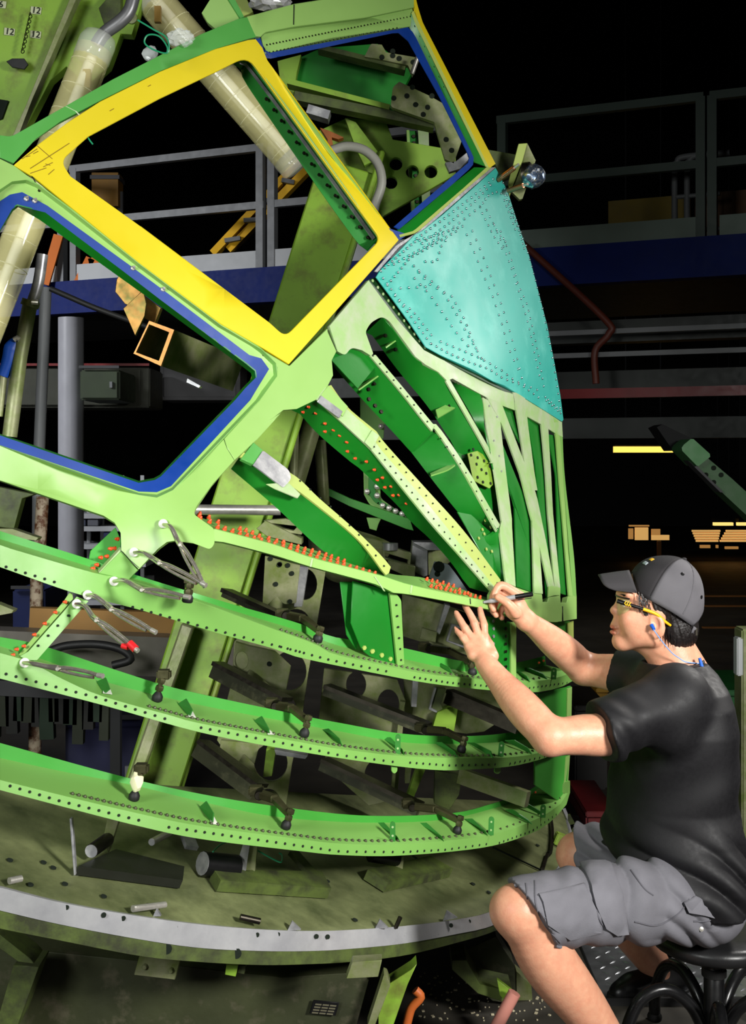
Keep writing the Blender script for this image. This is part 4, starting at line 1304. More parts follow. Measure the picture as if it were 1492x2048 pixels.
_rl = [P(x, y, p.y) for (x, y), p in zip(smooth2(RLo, 60), _ru)]
_rb = [P(x, y, p.y + .004) for (x, y), p in zip(smooth2(RB, 60), _ru)]
M_RIM = mat('rim_aluminium', (176, 176, 180), .3, .45, var=.07, scale=4, rgb2=(214, 214, 214), cover=.3, sharp=.25, bump=.05, bscale=20)
rim_o = slab3('aluminium_rim', _ru, _rl, .012, M_RIM, tb)
rim_o['label'] = 'bright scuffed aluminium rim band'
slab3('lower_band', [p + Vector((0, .003, 0)) for p in _rl], _rb, .02, M_JIGD, tb)
M_TAB = mat('table_top_paint', (122, 128, 86), .42, .0, var=.3, scale=3, rgb2=(62, 70, 42), cover=.42, sharp=.2, bump=.25, bscale=45)
_back = [on_k(x, y, KT) for x, y in ((1090, 1606), (950, 1600), (700, 1590), (350, 1572), (0, 1545), (-160, 1580))]
bm = NB()
loop = [p + Vector((0, .01, 0)) - W * .004 for p in _ru] + _back
add_hull(bm, loop, [p - W * .03 for p in loop])
from_bm('table_top', bm, M_TAB, tb, 30)


def tp(x, y, up=0.0):
    return on_k(x, y, KT) + W * up


# inner disc edge at the right and a pale green rim block
slab3('disc_edge', [tp(x, y, .012) for x, y in smooth2([(1098, 1640), (1100, 1668), (1097, 1705), (1086, 1742)], 10)], [tp(x, y, .0) for x, y in smooth2([(1098, 1644), (1101, 1670), (1098, 1708), (1087, 1746)], 10)], .01, M_DSTEEL, tb)
box('rim_block', tp(1118, 1690, .02), .05, .04, .04, M_JIG, tb, Matrix.Rotation(.4, 3, 'Y'), .003)
# seams on the table top
for a, b in (((985, 1695), (1085, 1742)), ((825, 1712), (870, 1745))):
    bar('seam', tp(*a, .001), tp(*b, .001), .006, .004, M_HOLE, tb, W)
bm = NB()
for x, y in R10([(285, 440), (435, 650), (1160, 500), (1075, 455), (1425, 245)]) + T6([(75, 75), (325, 92), (398, 132), (485, 252), (775, 345), (1108, 412), (228, 258)]):
    add_lathe(bm, tp(x, y, -.001), W, [(.007, 0), (.007, .0025)], 12)
o = from_bm('hole_row', bm, M_HOLE, tb, 40); o['kind'] = 'stuff'
bm = NB()
for x, y in R9([(330, 535), (515, 574), (612, 590), (872, 632), (975, 645), (1250, 672), (1278, 672)]) + R10([(15, 730), (225, 742), (286, 744), (735, 716), (805, 708), (912, 692), (956, 682), (1053, 660), (1090, 652)]):
    k = min(range(len(_ru)), key=lambda i: (CX + _ru[i].x / _ru[i].y * FPX - x) ** 2)
    add_lathe(bm, P(x, y, _ru[k].y - .002), Vector((0, 1, 0)), [(.0055, 0), (.0055, .004)], 10)
for x, y in R9([(828, 742), (1175, 765)]):
    k = min(range(len(_ru)), key=lambda i: (CX + _ru[i].x / _ru[i].y * FPX - x) ** 2)
    add_lathe(bm, P(x, y, _ru[k].y - .002), Vector((0, 1, 0)), [(.012, 0), (.012, .004)], 12)
o = from_bm('hole_row', bm, M_HOLE, tb, 40); o['kind'] = 'stuff'
# small pale triangular stops standing on the rim
for q in ([(68, 708), (92, 660), (140, 706)], [(543, 698), (568, 650), (615, 696)], [(912, 656), (932, 602), (990, 640)]):
    b = tp(*R10([q[0]])[0])
    solid_poly('rim_stop', [P(x, y, b.y + .012) for x, y in R10(q)], .01, Vector((0, 1, 0)), M_ALU, tb)
for q in ([(1432, 645), (1450, 606), (1485, 646)], [(760, 580), (778, 540), (800, 578)]):
    b = tp(*R9([q[0]])[0])
    solid_poly('rim_stop', [P(x, y, b.y + .012) for x, y in R9(q)], .01, Vector((0, 1, 0)), M_ALU, tb)
for a, b in (((650, 565), (808, 552)), ((35, 428), (92, 424)), ((1185, 605), (1280, 634))):
    a, b = R9([a, b])
    tube('rim_pin', [tp(*a, .012), tp(*b, .016)], .0075, M_STEEL if a[0] < 450 else M_DSTEEL, tb)
a, b = R10([(655, 692), (680, 648)])
tube('rim_pin', [tp(*a, .0), tp(*a, .03)], .006, M_DSTEEL, tb)

# base under the table: big grimy box with brackets and a data plate
M_BASE = mat('base_paint', (50, 54, 30), .6, var=.35, scale=5, rgb2=(82, 78, 60), cover=.2, sharp=.08, bump=.3, bscale=30)
bs = jig('jig_pedestal', 'grimy dark green box pedestal with a data plate beneath the round table', 'pedestal', P(350, 2048, 3.2))
far_plate('front_panel', [(-40, 1890), (300, 1925), (560, 1955), (720, 1945), (738, 1960), (700, 2100), (-40, 2100)], M_BASE, bs, 3.22, th=.3)
far_plate('bracket', T6([(1040, 790), (1345, 820), (1305, 968), (998, 932)]), M_JIGM, bs, 2.98, th=.05)
for q in T6([(1075, 878), (1270, 905)]):
    bm = NB()
    add_lathe(bm, P(*q, 2.97), Vector((0, 1, 0)), [(.005, 0), (.007, .003), (.007, .012)], 8)
    from_bm('bolt', bm, M_JIGM, bs)
far_plate('bracket', R9([(1130, 790), (1190, 795), (1172, 880), (1118, 870)]), M_JIG, bs, 2.96, th=.05)
far_plate('bracket', R9([(1190, 820), (1222, 822), (1215, 868), (1180, 862)]), M_JIGD, bs, 2.98, th=.05)
far_plate('bracket', R10([(420, 880), (580, 870), (560, 960), (385, 970)]), M_JIGM, bs, 2.96, th=.04)
far_plate('corner_arch', R9([(-20, 670), (0, 672), (150, 790, 30), (170, 815), (90, 805), (0, 740), (-20, 720)]), M_JIGD, bs, 2.9, th=.08)
far_plate('corner_post', T6([(100, 860), (290, 870), (120, 1340), (-40, 1340)]), M_JIGD, bs, 3.05, th=.1)
far_plate('frame_member', R10([(600, 1010), (740, 920), (770, 890), (720, 1000), (640, 1230), (560, 1230), (560, 1120)]), M_JIG, bs, 3.2, th=.06)
far_plate('frame_member', R10([(590, 950), (610, 960), (625, 1010), (540, 1230), (500, 1230)]), M_JIGM, bs, 3.15, th=.05)
dp = far_plate('data_plate', R10([(208, 1086), (350, 1100), (328, 1172), (186, 1160)]), M_BLACK, bs, 3.205, th=.004)
bm = NB()
for r_ in range(4):
    for c_ in range(3):
        x, y = 220 + c_ * 40 - r_ * 6, 1104 + r_ * 15 + c_ * 3.5
        q = R10([(x, y), (x + 34, y + 3), (x + 31, y + 11), (x - 3, y + 8)])
        add_hull(bm, [P(*p, 3.2035) for p in q], [P(*p, 3.2045) for p in q])
o = from_bm('plate_fields', bm, mat('plate_fields', (92, 88, 70), .5, var=.2), bs, 30); o['kind'] = 'stuff'
tube('orange_hose', [P(*q, 3.3) for q in R10([(715, 1215), (740, 1130), (790, 1070), (760, 1030)])], .012, mat('hose_orange', (190, 96, 40), .5), bs, 8, 12)
far_plate('foot_plate', R10([(960, 870), (1040, 870), (1110, 1000), (1290, 1040), (1280, 1110), (1100, 1050), (960, 920)]), M_JIGD, bs, 3.6, th=.12)
far_plate('foot_tab', R10([(1205, 975), (1290, 1040), (1270, 1110), (1220, 1060)]), M_JIG, bs, 3.55, th=.02)
tube('pink_hose', [P(*q, 3.5) for q in R10([(1300, 1045), (1260, 1120), (1210, 1215), (1190, 1260)])], .018, mat('hose_pink', (196, 130, 116), .5), bs, 10, 10)
far_plate('side_panel', R10([(1000, 830), (1200, 740), (1300, 900), (1310, 1110), (1180, 1090), (1010, 960)]), M_BASE, bs, 3.75, th=.1)
far_plate('side_panel', R10([(1310, 930), (1390, 1000), (1400, 1120), (1310, 1100)]), M_JIGM, bs, 3.8, th=.06)

# ---- post
jp = jig('jig_post', 'thick leaning green box post rising behind the yellow window frame', 'post', P(330, 1530, 4.0))


def lean_post(poly_c, w, D0_, D1_, th, m, parent, name):
    (x0, y0), (x1, y1) = poly_c
    d = Vector((x1 - x0, y1 - y0)).normalized()
    nx, ny = -d.y * w / 2, d.x * w / 2
    q = [(x0 + nx, y0 + ny, D0_), (x1 + nx, y1 + ny, D1_), (x1 - nx, y1 - ny, D1_), (x0 - nx, y0 - ny, D0_)]
    bm = NB()
    A = [P(*p) for p in q]
    add_hull(bm, A, [p + Vector((0, th, 0)) for p in A])
    return bevelled(from_bm(name, bm, m, parent, 30), .006)


lean_post(((694, 330), (282, 1640)), 112, 4.4, 4.0, .16, M_JIG, jp, 'box_column')
lean_post(((765, 300), (418, 1420)), 12, 4.38, 4.05, .05, M_JIG, jp, 'edge_flange')
lean_post(((375, 1250), (213, 1720)), 26, 4.0, 3.85, .05, M_JIGM, jp, 'edge_flange')
far_plate('head_bracket', R2([(430, 600), (560, 540), (740, 560), (770, 640), (1060, 690), (1060, 800), (730, 990), (640, 1080), (600, 900)]), M_JIG, jp, 4.5, [[(p[0] + 13 * math.cos(a), p[1] + 13 * math.sin(a)) for a in [2 * PI * k / 14 for k in range(14)]] for p in R2([(785, 752), (762, 838), (860, 788), (945, 788)])], .03)
far_plate('head_bracket', R2([(550, 540), (600, 560), (720, 720), (640, 760), (600, 680)]), M_JIG, jp, 4.4, th=.04)
far_plate('orange_clamp_block', R2([(435, 585), (480, 600), (545, 630), (520, 640), (490, 630), (500, 690), (470, 690), (470, 640)]), mat('rust_orange', (150, 84, 30), .6, var=.3, scale=20), jp, 4.3, th=.04)
tube('grey_conduit', [P(*q, 4.2) for q in R2([(490, 690), (560, 672), (640, 690), (700, 750), (720, 840), (690, 940), (680, 1000)])], .016, mat('conduit_grey', (150, 150, 140), .45), jp, 10, 24)
gp = jig('drilled_channel', 'upright pale green drilled channel standing beyond the windscreen opening', 'channel', P(870, 430, 4.7))
far_plate('web', R2([(838, 600), (880, 600), (905, 930), (865, 970), (848, 780)]), M_WEB, gp, 4.62, th=.01)
far_plate('flange', R2([(885, 590), (935, 596), (942, 900), (905, 935)]), M_PALE, gp, 4.6, th=.05)
far_plate('flange', R2([(832, 596), (846, 596), (872, 960), (856, 975)]), M_SKIN, gp, 4.6, th=.05)
bm = NB()
for i in range(11):
    q = R2([(866 + i * 1.6, 625 + i * 30)])[0]
    add_lathe(bm, P(*q, 4.612), Vector((0, 1, 0)), [(.006, 0), (.008, .006)], 8)
o = from_bm('bolt_row', bm, M_DSTEEL, gp); o['kind'] = 'stuff'

# upper cradle seen through the windscreen
uc = jig('upper_cradle', 'green cradle arm with drilled grey brackets behind the windscreen opening', 'cradle', P(760, 170, 4.3))
far_plate('arm_panel', R2([(330, 270), (440, 220), (700, 200), (860, 330), (770, 500), (420, 400), (280, 360)]), M_WEB, uc, 4.45, th=.05)
far_plate('arm_panel', R2([(240, 280), (350, 250), (330, 330), (310, 470), (260, 420)]), M_JIG, uc, 4.4, th=.05)
for a, b, w_, m_ in (((430, 228), (826, 325), 22, M_JIGD), ((290, 385), (756, 505), 24, M_JIG), ((320, 450), (960, 580), 40, M_JIGD), ((380, 510), (480, 540), 40, M_ALU)):
    a, b = R2([a, b])
    bar('rail', P(*a, 4.3), P(*b, 4.3), w_ * .43566 / FPX * 4.3, .07, m_, uc, Vector((0, -1, 0)))
far_plate('drilled_bracket', R2([(670, 200, 10), (720, 205), (740, 240), (890, 265), (880, 300), (860, 345), (840, 300), (700, 270), (640, 260)]), M_JIGM, uc, 4.25, th=.03)
far_plate('drilled_bracket', R2([(770, 400, 15), (800, 375), (940, 440), (1010, 480, 15), (1085, 650), (1050, 750), (1010, 730), (960, 560), (760, 490, 15)]), M_JIGM, uc, 4.2, th=.03)
far_plate('spacer_block', R2([(1010, 745), (1060, 740), (1110, 700), (1120, 730), (1080, 775), (1030, 790)]), M_ALU, uc, 4.2, th=.03)
bm = NB()
for q in R2([(720, 262), (770, 255), (800, 268), (865, 285), (770, 235), (835, 440), (875, 480), (930, 492), (950, 440), (860, 400), (775, 450), (1015, 640), (1040, 690), (910, 525)]):
    add_lathe(bm, P(*q, 4.198 if q[1] > 150 else 4.247), Vector((0, 1, 0)), [(.009, 0), (.009, .004)], 10)
o = from_bm('bolt_row', bm, M_HOLE, uc); o['kind'] = 'stuff'
tube('pin', [P(*R2([(858, 340)])[0], 4.18), P(*R2([(885, 262)])[0], 4.18)], .008, M_STEEL, uc)

# ---- former plates and arms inside the nose
def former(label, D, poly, holes=(), m=None, th=.02, tx=0.0, name='former_plate'):
    x0 = sum(p[0] for p in poly) / len(poly)
    y0 = sum(p[1] for p in poly) / len(poly)
    t = jig(name, label, 'plate', P(x0, max(p[1] for p in poly), D))
    far_plate('plate', poly, m or M_JIGM, t, D, holes, th, tx)
    return t


def circ(x, y, r, n=22, ry=None):
    return [(x + r * math.cos(2 * PI * k / n), y + (ry or r) * math.sin(2 * PI * k / n)) for k in range(n)]


fa = former('worn former plate with a row of round lightening holes left of centre', 3.72,
            T1([(560, 130), (1010, 235), (945, 640), (880, 1000), (840, 1290)]) + T3([(760, 480), (715, 790)]) + T3([(640, 1010), (500, 1020), (440, 700), (350, 520), (200, 300)]) + T1([(310, 1060), (330, 760), (560, 480)]),
            [circ(*T1([(850, 330)])[0], 26, ry=32), circ(*T1([(790, 620)])[0], 28), circ(*T1([(740, 980)])[0], 34, ry=40), circ(*T1([(690, 1260)])[0], 28), circ(*T3([(600, 470)])[0], 34, ry=38), circ(*T3([(585, 745)])[0], 22)])
far_plate('side_flange', T1([(820, 195), (880, 205), (835, 500), (775, 500)]), M_ALU, fa, 3.66, th=.06)
far_plate('front_cheek', T1([(560, 120), (820, 190), (790, 470), (700, 480, 20), (650, 420), (570, 490), (540, 490)]), M_JIGM, fa, 3.6, th=.02)
far_plate('front_cheek', T1([(340, 760), (440, 790), (630, 830), (750, 945), (720, 1115), (640, 1120), (500, 1000), (440, 960, 30), (410, 1050), (320, 960)]), M_JIGM, fa, 3.6, [circ(*T1([(385, 900)])[0], 13, ry=18)], .02)
far_plate('front_cheek', T3([(230, 300), (520, 330), (480, 480), (400, 400, 20), (330, 520), (210, 420)]), M_JIGM, fa, 3.6, th=.02)
far_plate('front_cheek', T3([(570, 360), (640, 370), (610, 570), (545, 575)]), M_JIG, fa, 3.55, th=.04)
bm = NB()
for q in T1([(600, 140), (668, 186), (730, 190), (760, 250), (640, 330), (670, 180), (590, 925), (745, 460)]):
    add_lathe(bm, P(*q, 3.596), Vector((0, 1, 0)), [(.007, 0), (.007, .004)], 10)
o = from_bm('hole_row', bm, M_HOLE, fa); o['kind'] = 'stuff'
far_plate('foot', T1([(640, 370), (780, 380), (870, 420), (860, 440), (660, 400)]) if False else T3([(630, 370), (800, 400), (880, 415, 8), (860, 440), (640, 408)]), M_ALU, fa, 3.5, th=.04)

fb = former('dark former plate with large holes behind the ring frames right of centre', 3.95, R8([(225, 200), (560, 250), (600, 350), (590, 440), (560, 800), (430, 830), (240, 660), (200, 440)]),
            [circ(*R8([(372, 275)])[0], 20, ry=26), circ(*R8([(520, 365)])[0], 22, ry=30), circ(*R8([(480, 690)])[0], 30, ry=34), circ(*R8([(320, 790)])[0], 20, ry=14)], M_JIGM)
far_plate('side_flange', R8([(575, 350), (600, 355), (580, 440), (545, 790), (530, 780)]), M_JIGM, fb, 3.92, th=.05)
far_plate('side_flange', R8([(632, 255), (658, 258), (650, 378), (625, 376)]), M_ALU, fb, 3.8, th=.05)
far_plate('side_flange', R8([(600, 650), (628, 650), (618, 728), (596, 728)]), M_JIGM, fb, 3.8, th=.05)
fc = former('grimy former plate with speckled paint under the sill at right centre', 4.0, R8([(590, 250), (1040, 300), (1050, 430), (960, 490), (880, 500), (600, 460)]), (), M_JIGM)
far_plate('strut', R8([(745, 400), (800, 378), (840, 380), (820, 500), (720, 480)]), M_JIG, fc, 3.95, th=.05)
far_plate('strut', R8([(650, 660), (690, 665), (630, 810), (605, 790)]), M_JIG, fc, 3.93, th=.05)
far_plate('strut', R8([(735, 670), (860, 690), (845, 780), (800, 850), (730, 820)]), M_JIGD, fc, 3.95, th=.05)
fd = former('mid grey former plate behind the spread fingers, with a light edge', 4.05, T2([(240, 480), (560, 560), (720, 620), (880, 680), (880, 1000), (640, 900), (400, 840), (240, 790)]), (), M_JIGM)
far_plate('side_flange', T2([(560, 555), (600, 565), (520, 780), (495, 775)]), M_ALU, fd, 4.0, th=.05)
far_plate('light_tab', T2([(390, 730), (500, 765), (490, 840), (370, 810)]), M_JIGM, fd, 3.98, th=.02)
far_plate('light_tab', T2([(610, 700), (740, 740), (800, 880), (720, 890), (565, 830)]), M_ALU, fd, 3.98, [T2([(622, 722), (730, 755), (770, 870), (720, 875), (585, 825)])], .02)
# thick dark arms that carry the toggle clamps
M_ARM = mat('arm_dark', (52, 54, 34), .5, .2, var=.3, scale=12, rgb2=(84, 84, 60), cover=.25, sharp=.08)


def arm(label, a, b, w, D, m=None, edge=True):
    t = jig('clamp_arm', label, 'arm', P(*a, D))
    px = w / FPX * D
    bar('bar', P(*a, D), P(*b, D - .12), px, .03, m or M_ARM, t, Vector((0, -1, 0)))
    if edge:
        off = Vector((b[1] - a[1], -(b[0] - a[0])))
        off = off.normalized() * (w / 2)
        bar('edge', P(a[0] + off.x, a[1] + off.y, D - .004), P(b[0] + off.x, b[1] + off.y, D - .124), .012, .06, M_DSTEEL, t, Vector((0, -1, 0)))
    return t


arm('dark clamp arm slanting to the second ring at left centre', T1([(260, 400)])[0], T1([(800, 640)])[0], 14, 3.6)
arm('dark clamp arm slanting down to the third ring at left centre', T1([(180, 970)])[0], T1([(700, 1240)])[0], 30, 3.55)
arm('dark clamp arm slanting down to the lowest ring at left centre', T3([(60, 360)])[0], T3([(500, 690)])[0], 34, 3.5)
arm('long dark clamp arm reaching toward the third ring right of centre', R8([(230, 300)])[0], R8([(700, 480)])[0], 19, 3.85)
arm('long dark clamp arm reaching toward the lowest ring right of centre', R8([(215, 640)])[0], R8([(660, 850)])[0], 22, 3.8)
arm('grey inclined bar behind the lower forearm', R8([(790, 330)])[0], R8([(1120, 470)])[0], 26, 3.95, M_DSTEEL)
arm('grey inclined bar above the lowest ring at right', R8([(850, 690)])[0], R8([(1160, 800)])[0], 30, 3.95, M_JIGM, False)
far_t = jig('angle_bracket', 'light edged angle bracket below the second ring at right', 'bracket', P(870, 1400, 3.9))
far_plate('plate', R8([(738, 290), (785, 295), (762, 360), (770, 385), (745, 400), (708, 385)]), M_JIGD, far_t, 3.85, th=.03)
far_plate('edge', R8([(732, 290), (742, 290), (716, 380), (746, 396), (742, 404), (705, 388)]), M_ALU, far_t, 3.84, th=.03)

# boxes and blocks standing behind the first ring
bb = jig('tooling_block', 'grey open box block seen between the two long ribs', 'block', P(840, 1130, 4.1))
far_plate('front', T2([(318, 92), (430, 150), (430, 340), (398, 350), (300, 290)]), M_ALU, bb, 4.1, th=.12)
far_plate('top', T2([(318, 92), (470, 92), (540, 150), (430, 152)]), M_ALU, bb, 4.08, th=.1)
far_plate('side', T2([(432, 155), (560, 150), (600, 240), (436, 340)]), M_JIGM, bb, 4.15, th=.1)
fpl = jig('drilled_plate', 'pale blue grey drilled plate standing behind the red fasteners', 'plate', P(890, 1160, 3.95))
far_plate('plate', T2([(480, 235, 10), (585, 255, 15), (650, 340), (740, 470), (680, 460), (440, 355)]), mat('zinc_plate', (150, 162, 168), .4, .6, var=.1), fpl, 3.95, th=.012)
bm = NB()
for q in T2([(513, 275), (502, 328)]):
    add_lathe(bm, P(*q, 3.947), Vector((0, 1, 0)), [(.018 if q[1] < 1135 else .009, 0), (.018 if q[1] < 1135 else .009, .004)], 12)
from_bm('hole', bm, M_HOLE, fpl)
fo = jig('open_frame_block', 'worn open frame block by the tip of the short rib', 'block', P(790, 1130, 4.0))
far_plate('frame', T2([(90, 100), (308, 175), (300, 275), (100, 215)]), M_JIGM, fo, 4.05, [T2([(112, 170), (285, 222), (280, 262), (112, 205)])], .06)
far_plate('wedge', T2([(130, 225), (338, 275), (335, 350), (290, 355), (150, 290)]), M_JIGM, fo, 4.0, th=.08)
tube('knob', [P(*T2([(150, 150)])[0], 4.06), P(*T2([(150, 98)])[0], 4.06)], .026, M_ALU, fo, 14)
wb = jig('wedge_block', 'worn rectangular block with a dark slot above the left red fasteners', 'block', P(560, 1070, 3.9))
far_plate('body', R5([(1275, 640), (1320, 600), (1500, 690), (1500, 720), (1330, 680)]), M_JIGM, wb, 3.7, th=.1)
far_plate('slot_frame', R5([(1310, 600), (1420, 590), (1520, 620), (1500, 670), (1340, 645)]), M_JIGM, wb, 3.72, [R5([(1345, 612), (1480, 628), (1460, 650), (1350, 630)])], .05)
# round tray and tilted disc beyond the ribs
tr = jig('round_tray', 'greenish round tray lying on the jig behind the short rib', 'tray', P(700, 1075, 4.6))
bm = NB()
add_lathe(bm, P(700, 1078, 4.6), Vector((.25, -.1, 1)), [(.05, -.16), (.13, -.1), (.16, 0), (.165, .012), (.15, .006), (.05, .0)], 28)
from_bm('tray', bm, M_JIGM, tr, 40)
# olive pipes and steel tubes behind the sill
for lab, a, b, r_, D, m_ in (('shiny olive tube slanting behind the long drilled rib', (640, 800), (588, 975), .034, 4.5, M_JIGM), ('slim olive post beside the slanting tube', (590, 830), (586, 960), .016, 4.45, M_JIGM),
                             ('flat olive post right of the slanting tube', (640, 880), (648, 1010), .022, 4.7, M_JIGM), ('thin steel bar lying level behind the lobe of the sill', R5([(960, 545)])[0], R5([(1395, 548)])[0], .017, 4.0, M_STEEL)):
    t = jig('jig_tube', lab, 'tube', P(*b, D))
    tube('tube', [P(*a, D), P(*b, D)], r_, m_, t, 14)

# ---- loose tooling on the table
br = jig('angle_plate', 'black edged angle plate lying on the table at left', 'plate', tp(*R9([(600, 400)])[0]))
far_plate('upright', R9([(345, 92), (358, 95), (378, 372), (366, 378)]), M_ALU, br, tp(*R9([(370, 378)])[0]).y, th=.015)
bm = NB()
q = R9([(372, 372), (560, 285), (900, 370), (892, 440)])
add_hull(bm, [tp(*p, .022) for p in q], [tp(*p, .0) for p in q])
from_bm('base', bm, mat('oiled_black', (24, 26, 18), .5, var=.3), br, 30)
for a, b, r_, lab, m_ in (((430, 312), (512, 252), .016, 'short round steel pin lying near the angle plate', M_DSTEEL), ((732, 264), (820, 216), .009, 'thin steel pin lying on the table behind the angle plate', M_STEEL),
                          ((985, 370), (1150, 385), .03, 'thick black round bar with a bright end on the table', M_BLACK)):
    a, b = R9([a, b])
    t = jig('steel_pin', lab, 'pin', tp(*a))
    tube('bar', [tp(*a, .03), tp(*b, .03)], r_, m_, t, 14)
    bm = NB()
    d = (tp(*a) - tp(*b)).normalized()
    add_lathe(bm, tp(*a, .03) + d * .0005, d, [(r_ * .95, 0), (r_ * .95, .001)], 14)
    from_bm('end_face', bm, M_ALU, t)
lg = jig('light_leg', 'pale worn leg standing on the table left of centre', 'leg', tp(*R9([(530, 260)])[0]))
far_plate('leg', R9([(540, 60), (592, 100), (540, 262), (528, 240), (500, 230), (498, 185), (515, 180)]), M_JIGM, lg, tp(*R9([(530, 262)])[0]).y, th=.03)
lg2 = jig('light_leg', 'pale forked leg standing behind the thick black bar', 'leg', tp(*R9([(1190, 400)])[0]))
far_plate('leg', R9([(1215, 200), (1245, 205), (1215, 400), (1190, 375), (1160, 405), (1150, 400)]), M_ALU, lg2, tp(*R9([(1190, 404)])[0]).y, th=.03)
far_plate('leg_side', R9([(1245, 205), (1282, 210), (1260, 430), (1215, 410)]), M_JIGM, lg2, tp(*R9([(1190, 404)])[0]).y + .02, th=.03)
bp = jig('base_plate', 'thick grey base plate on the table below the forked leg', 'plate', tp(*R9([(1300, 470)])[0]))
bm = NB()
q = [R9([(1040, 400)])[0], R9([(1075, 455)])[0], R10([(282, 535)])[0], R10([(230, 440)])[0]]
add_hull(bm, [tp(*p, .03) for p in q], [tp(*p) for p in q])
from_bm('plate', bm, M_JIGD, bp, 30)
bp2 = jig('base_plate', 'thick grey base plate lying on the table at right of centre', 'plate', tp(*R10([(760, 480)])[0]))
bm = NB()
q = R10([(480, 430), (590, 500), (945, 420), (820, 350)])
add_hull(bm, [tp(*p, .03) for p in q], [tp(*p) for p in q])
from_bm('plate', bm, M_JIGD, bp2, 30)
q = R10([(480, 385), (625, 405)])
tube('round_bar', [tp(*q[0], .05), tp(*q[1], .05)], .02, M_BLACK, bp2, 12)
far_plate('upright', R10([(620, 300), (700, 305), (690, 405), (640, 395)]), M_JIGM, bp2, tp(*R10([(665, 425)])[0]).y, th=.04)
for a, b, w_, lab in (((75, 340), (230, 470), 26, 'dark flat bar lying across the table below the ring'), ((880, 160), (945, 260), 18, 'light flat bar leaning under the lowest ring at left')):
    zz = R10 if w_ == 26 else R9
    a, b = zz([a, b])
    t = jig('flat_bar', lab, 'bar', tp(*a))
    bar('bar', tp(*a, .03), tp(*b, .012), .035, .012, M_JIGD if w_ == 26 else M_ALU, t, W)
tw = jig('green_wire', 'thin green wire loop lying over the thick black bar', 'wire', tp(*R9([(1100, 330)])[0]))
tube('wire', [tp(*q, .07) for q in R9([(1005, 385), (1040, 350), (1090, 328), (1160, 335), (1230, 375), (1300, 415), (1345, 432), (1350, 395), (1335, 385)])], .0022, mat('wire_green', (30, 130, 90), .4), tw, 6, 40)
# ================================================================== lamps, panel and wrapped bits above the nose
fl = jig('jig_wall_panel', 'big worn green jig panel with number tags at the upper left corner', 'panel', P(80, 300, 3.9))
far_plate('panel', R1([(-60, -40), (385, -40), (345, 60), (240, 300), (130, 545), (60, 690), (-60, 700)]), M_JIG, fl, 3.9, th=.05)
far_plate('edge_angle', R1([(360, -40), (395, -40), (150, 520), (85, 690), (55, 690), (130, 520)]), M_JIGM, fl, 3.86, th=.04)
far_plate('side_beam', R1([(395, -40), (720, -40), (655, 172), (600, 168), (540, 330), (440, 420), (330, 330), (250, 400), (100, 690), (85, 690)]), M_JIG, fl, 3.95, th=.05)
far_plate('side_beam', R1([(490, 40), (560, -40), (600, -40), (600, 60), (520, 130)]), M_JIGD, fl, 3.9, th=.04)
bm = NB(); add_lathe(bm, P(*R1([(655, 92)])[0], 3.945), Vector((0, -1, 0)), [(.018, 0), (.018, .006), (.010, .0065), (.010, .003)], 12)
from_bm('eyelet_bolt', bm, M_JIGM, fl)
far_plate('dark_window', R1([(-20, 490), (42, 500), (10, 590), (-20, 600)]), M_HOLE, fl, 3.89, th=.01)


def text(body, p, h, m, parent, ry=0.0):
    c = bpy.data.curves.new('number', 'FONT')
    c.body = body
    c.size = h
    c.extrude = .0006
    c.align_x, c.align_y = 'CENTER', 'CENTER'
    o = bpy.data.objects.new('number', c)
    COL.objects.link(o)
    c.materials.append(m)
    o.rotation_euler = (PI / 2, ry, 0)
    o.location = p
    o.parent = parent
    o.matrix_parent_inverse = parent.matrix_world.inverted()
    return o


M_TAG = mat('tag_paper', (190, 196, 160), .6, var=.1, scale=20)
for q in ((180, 52), (48, 158), (178, 172), (5, 22)):
    x, y = R1([q])[0]
    t_ = far_plate('number_tag', [(x - 11, y - 9), (x + 11, y - 6), (x + 9, y + 8), (x - 12, y + 6)], M_TAG, fl, 3.895, th=.003)
    bpy.context.view_layer.update()
    text('6' if q[0] == 5 else '12', P(x, y, 3.892), .028, M_HOLE, t_, math.radians(8))
bm = NB()
for i in range(16):
    x, y = 60 - i * 1.1 + (2 if i % 2 else 0), 28 + i * 5
    c = P(x, y, 3.86)
    pts = [c + Vector((math.cos(a) * (.005 if i % 2 else .002), math.sin(a) * (.002 if i % 2 else .005), math.sin(a) * .0065)) for a in [2 * PI * k / 8 for k in range(9)]]
    add_tube(bm, pts, .0014, 5, False)
ch = from_bm('chain', bm, M_DSTEEL, fl, 60); ch['kind'] = 'stuff'
o = far_plate('chain_tag', R1([(30, 305), (60, 290), (120, 290), (140, 320), (120, 345), (60, 335)]), M_BLACK, fl, 3.855, th=.008)
tube('conduit', [P(*q, 3.75) for q in R1([(478, 225), (520, 165), (600, 105), (645, 50), (670, -40)])], .020, mat('conduit_steel', (130, 130, 132), .4, .6), fl, 12, 24)

# fluorescent tube lamps in clear ribbed covers
M_COVER = mat('lamp_cover', (240, 232, 168), .1, var=.12, scale=8, alpha=.42, rvar=.05)
M_TUBEI = mat('lamp_inner_tube', (252, 250, 236), .35, var=.03)
M_CLIP = mat('lamp_end_brown', (150, 120, 60), .4, var=.2)


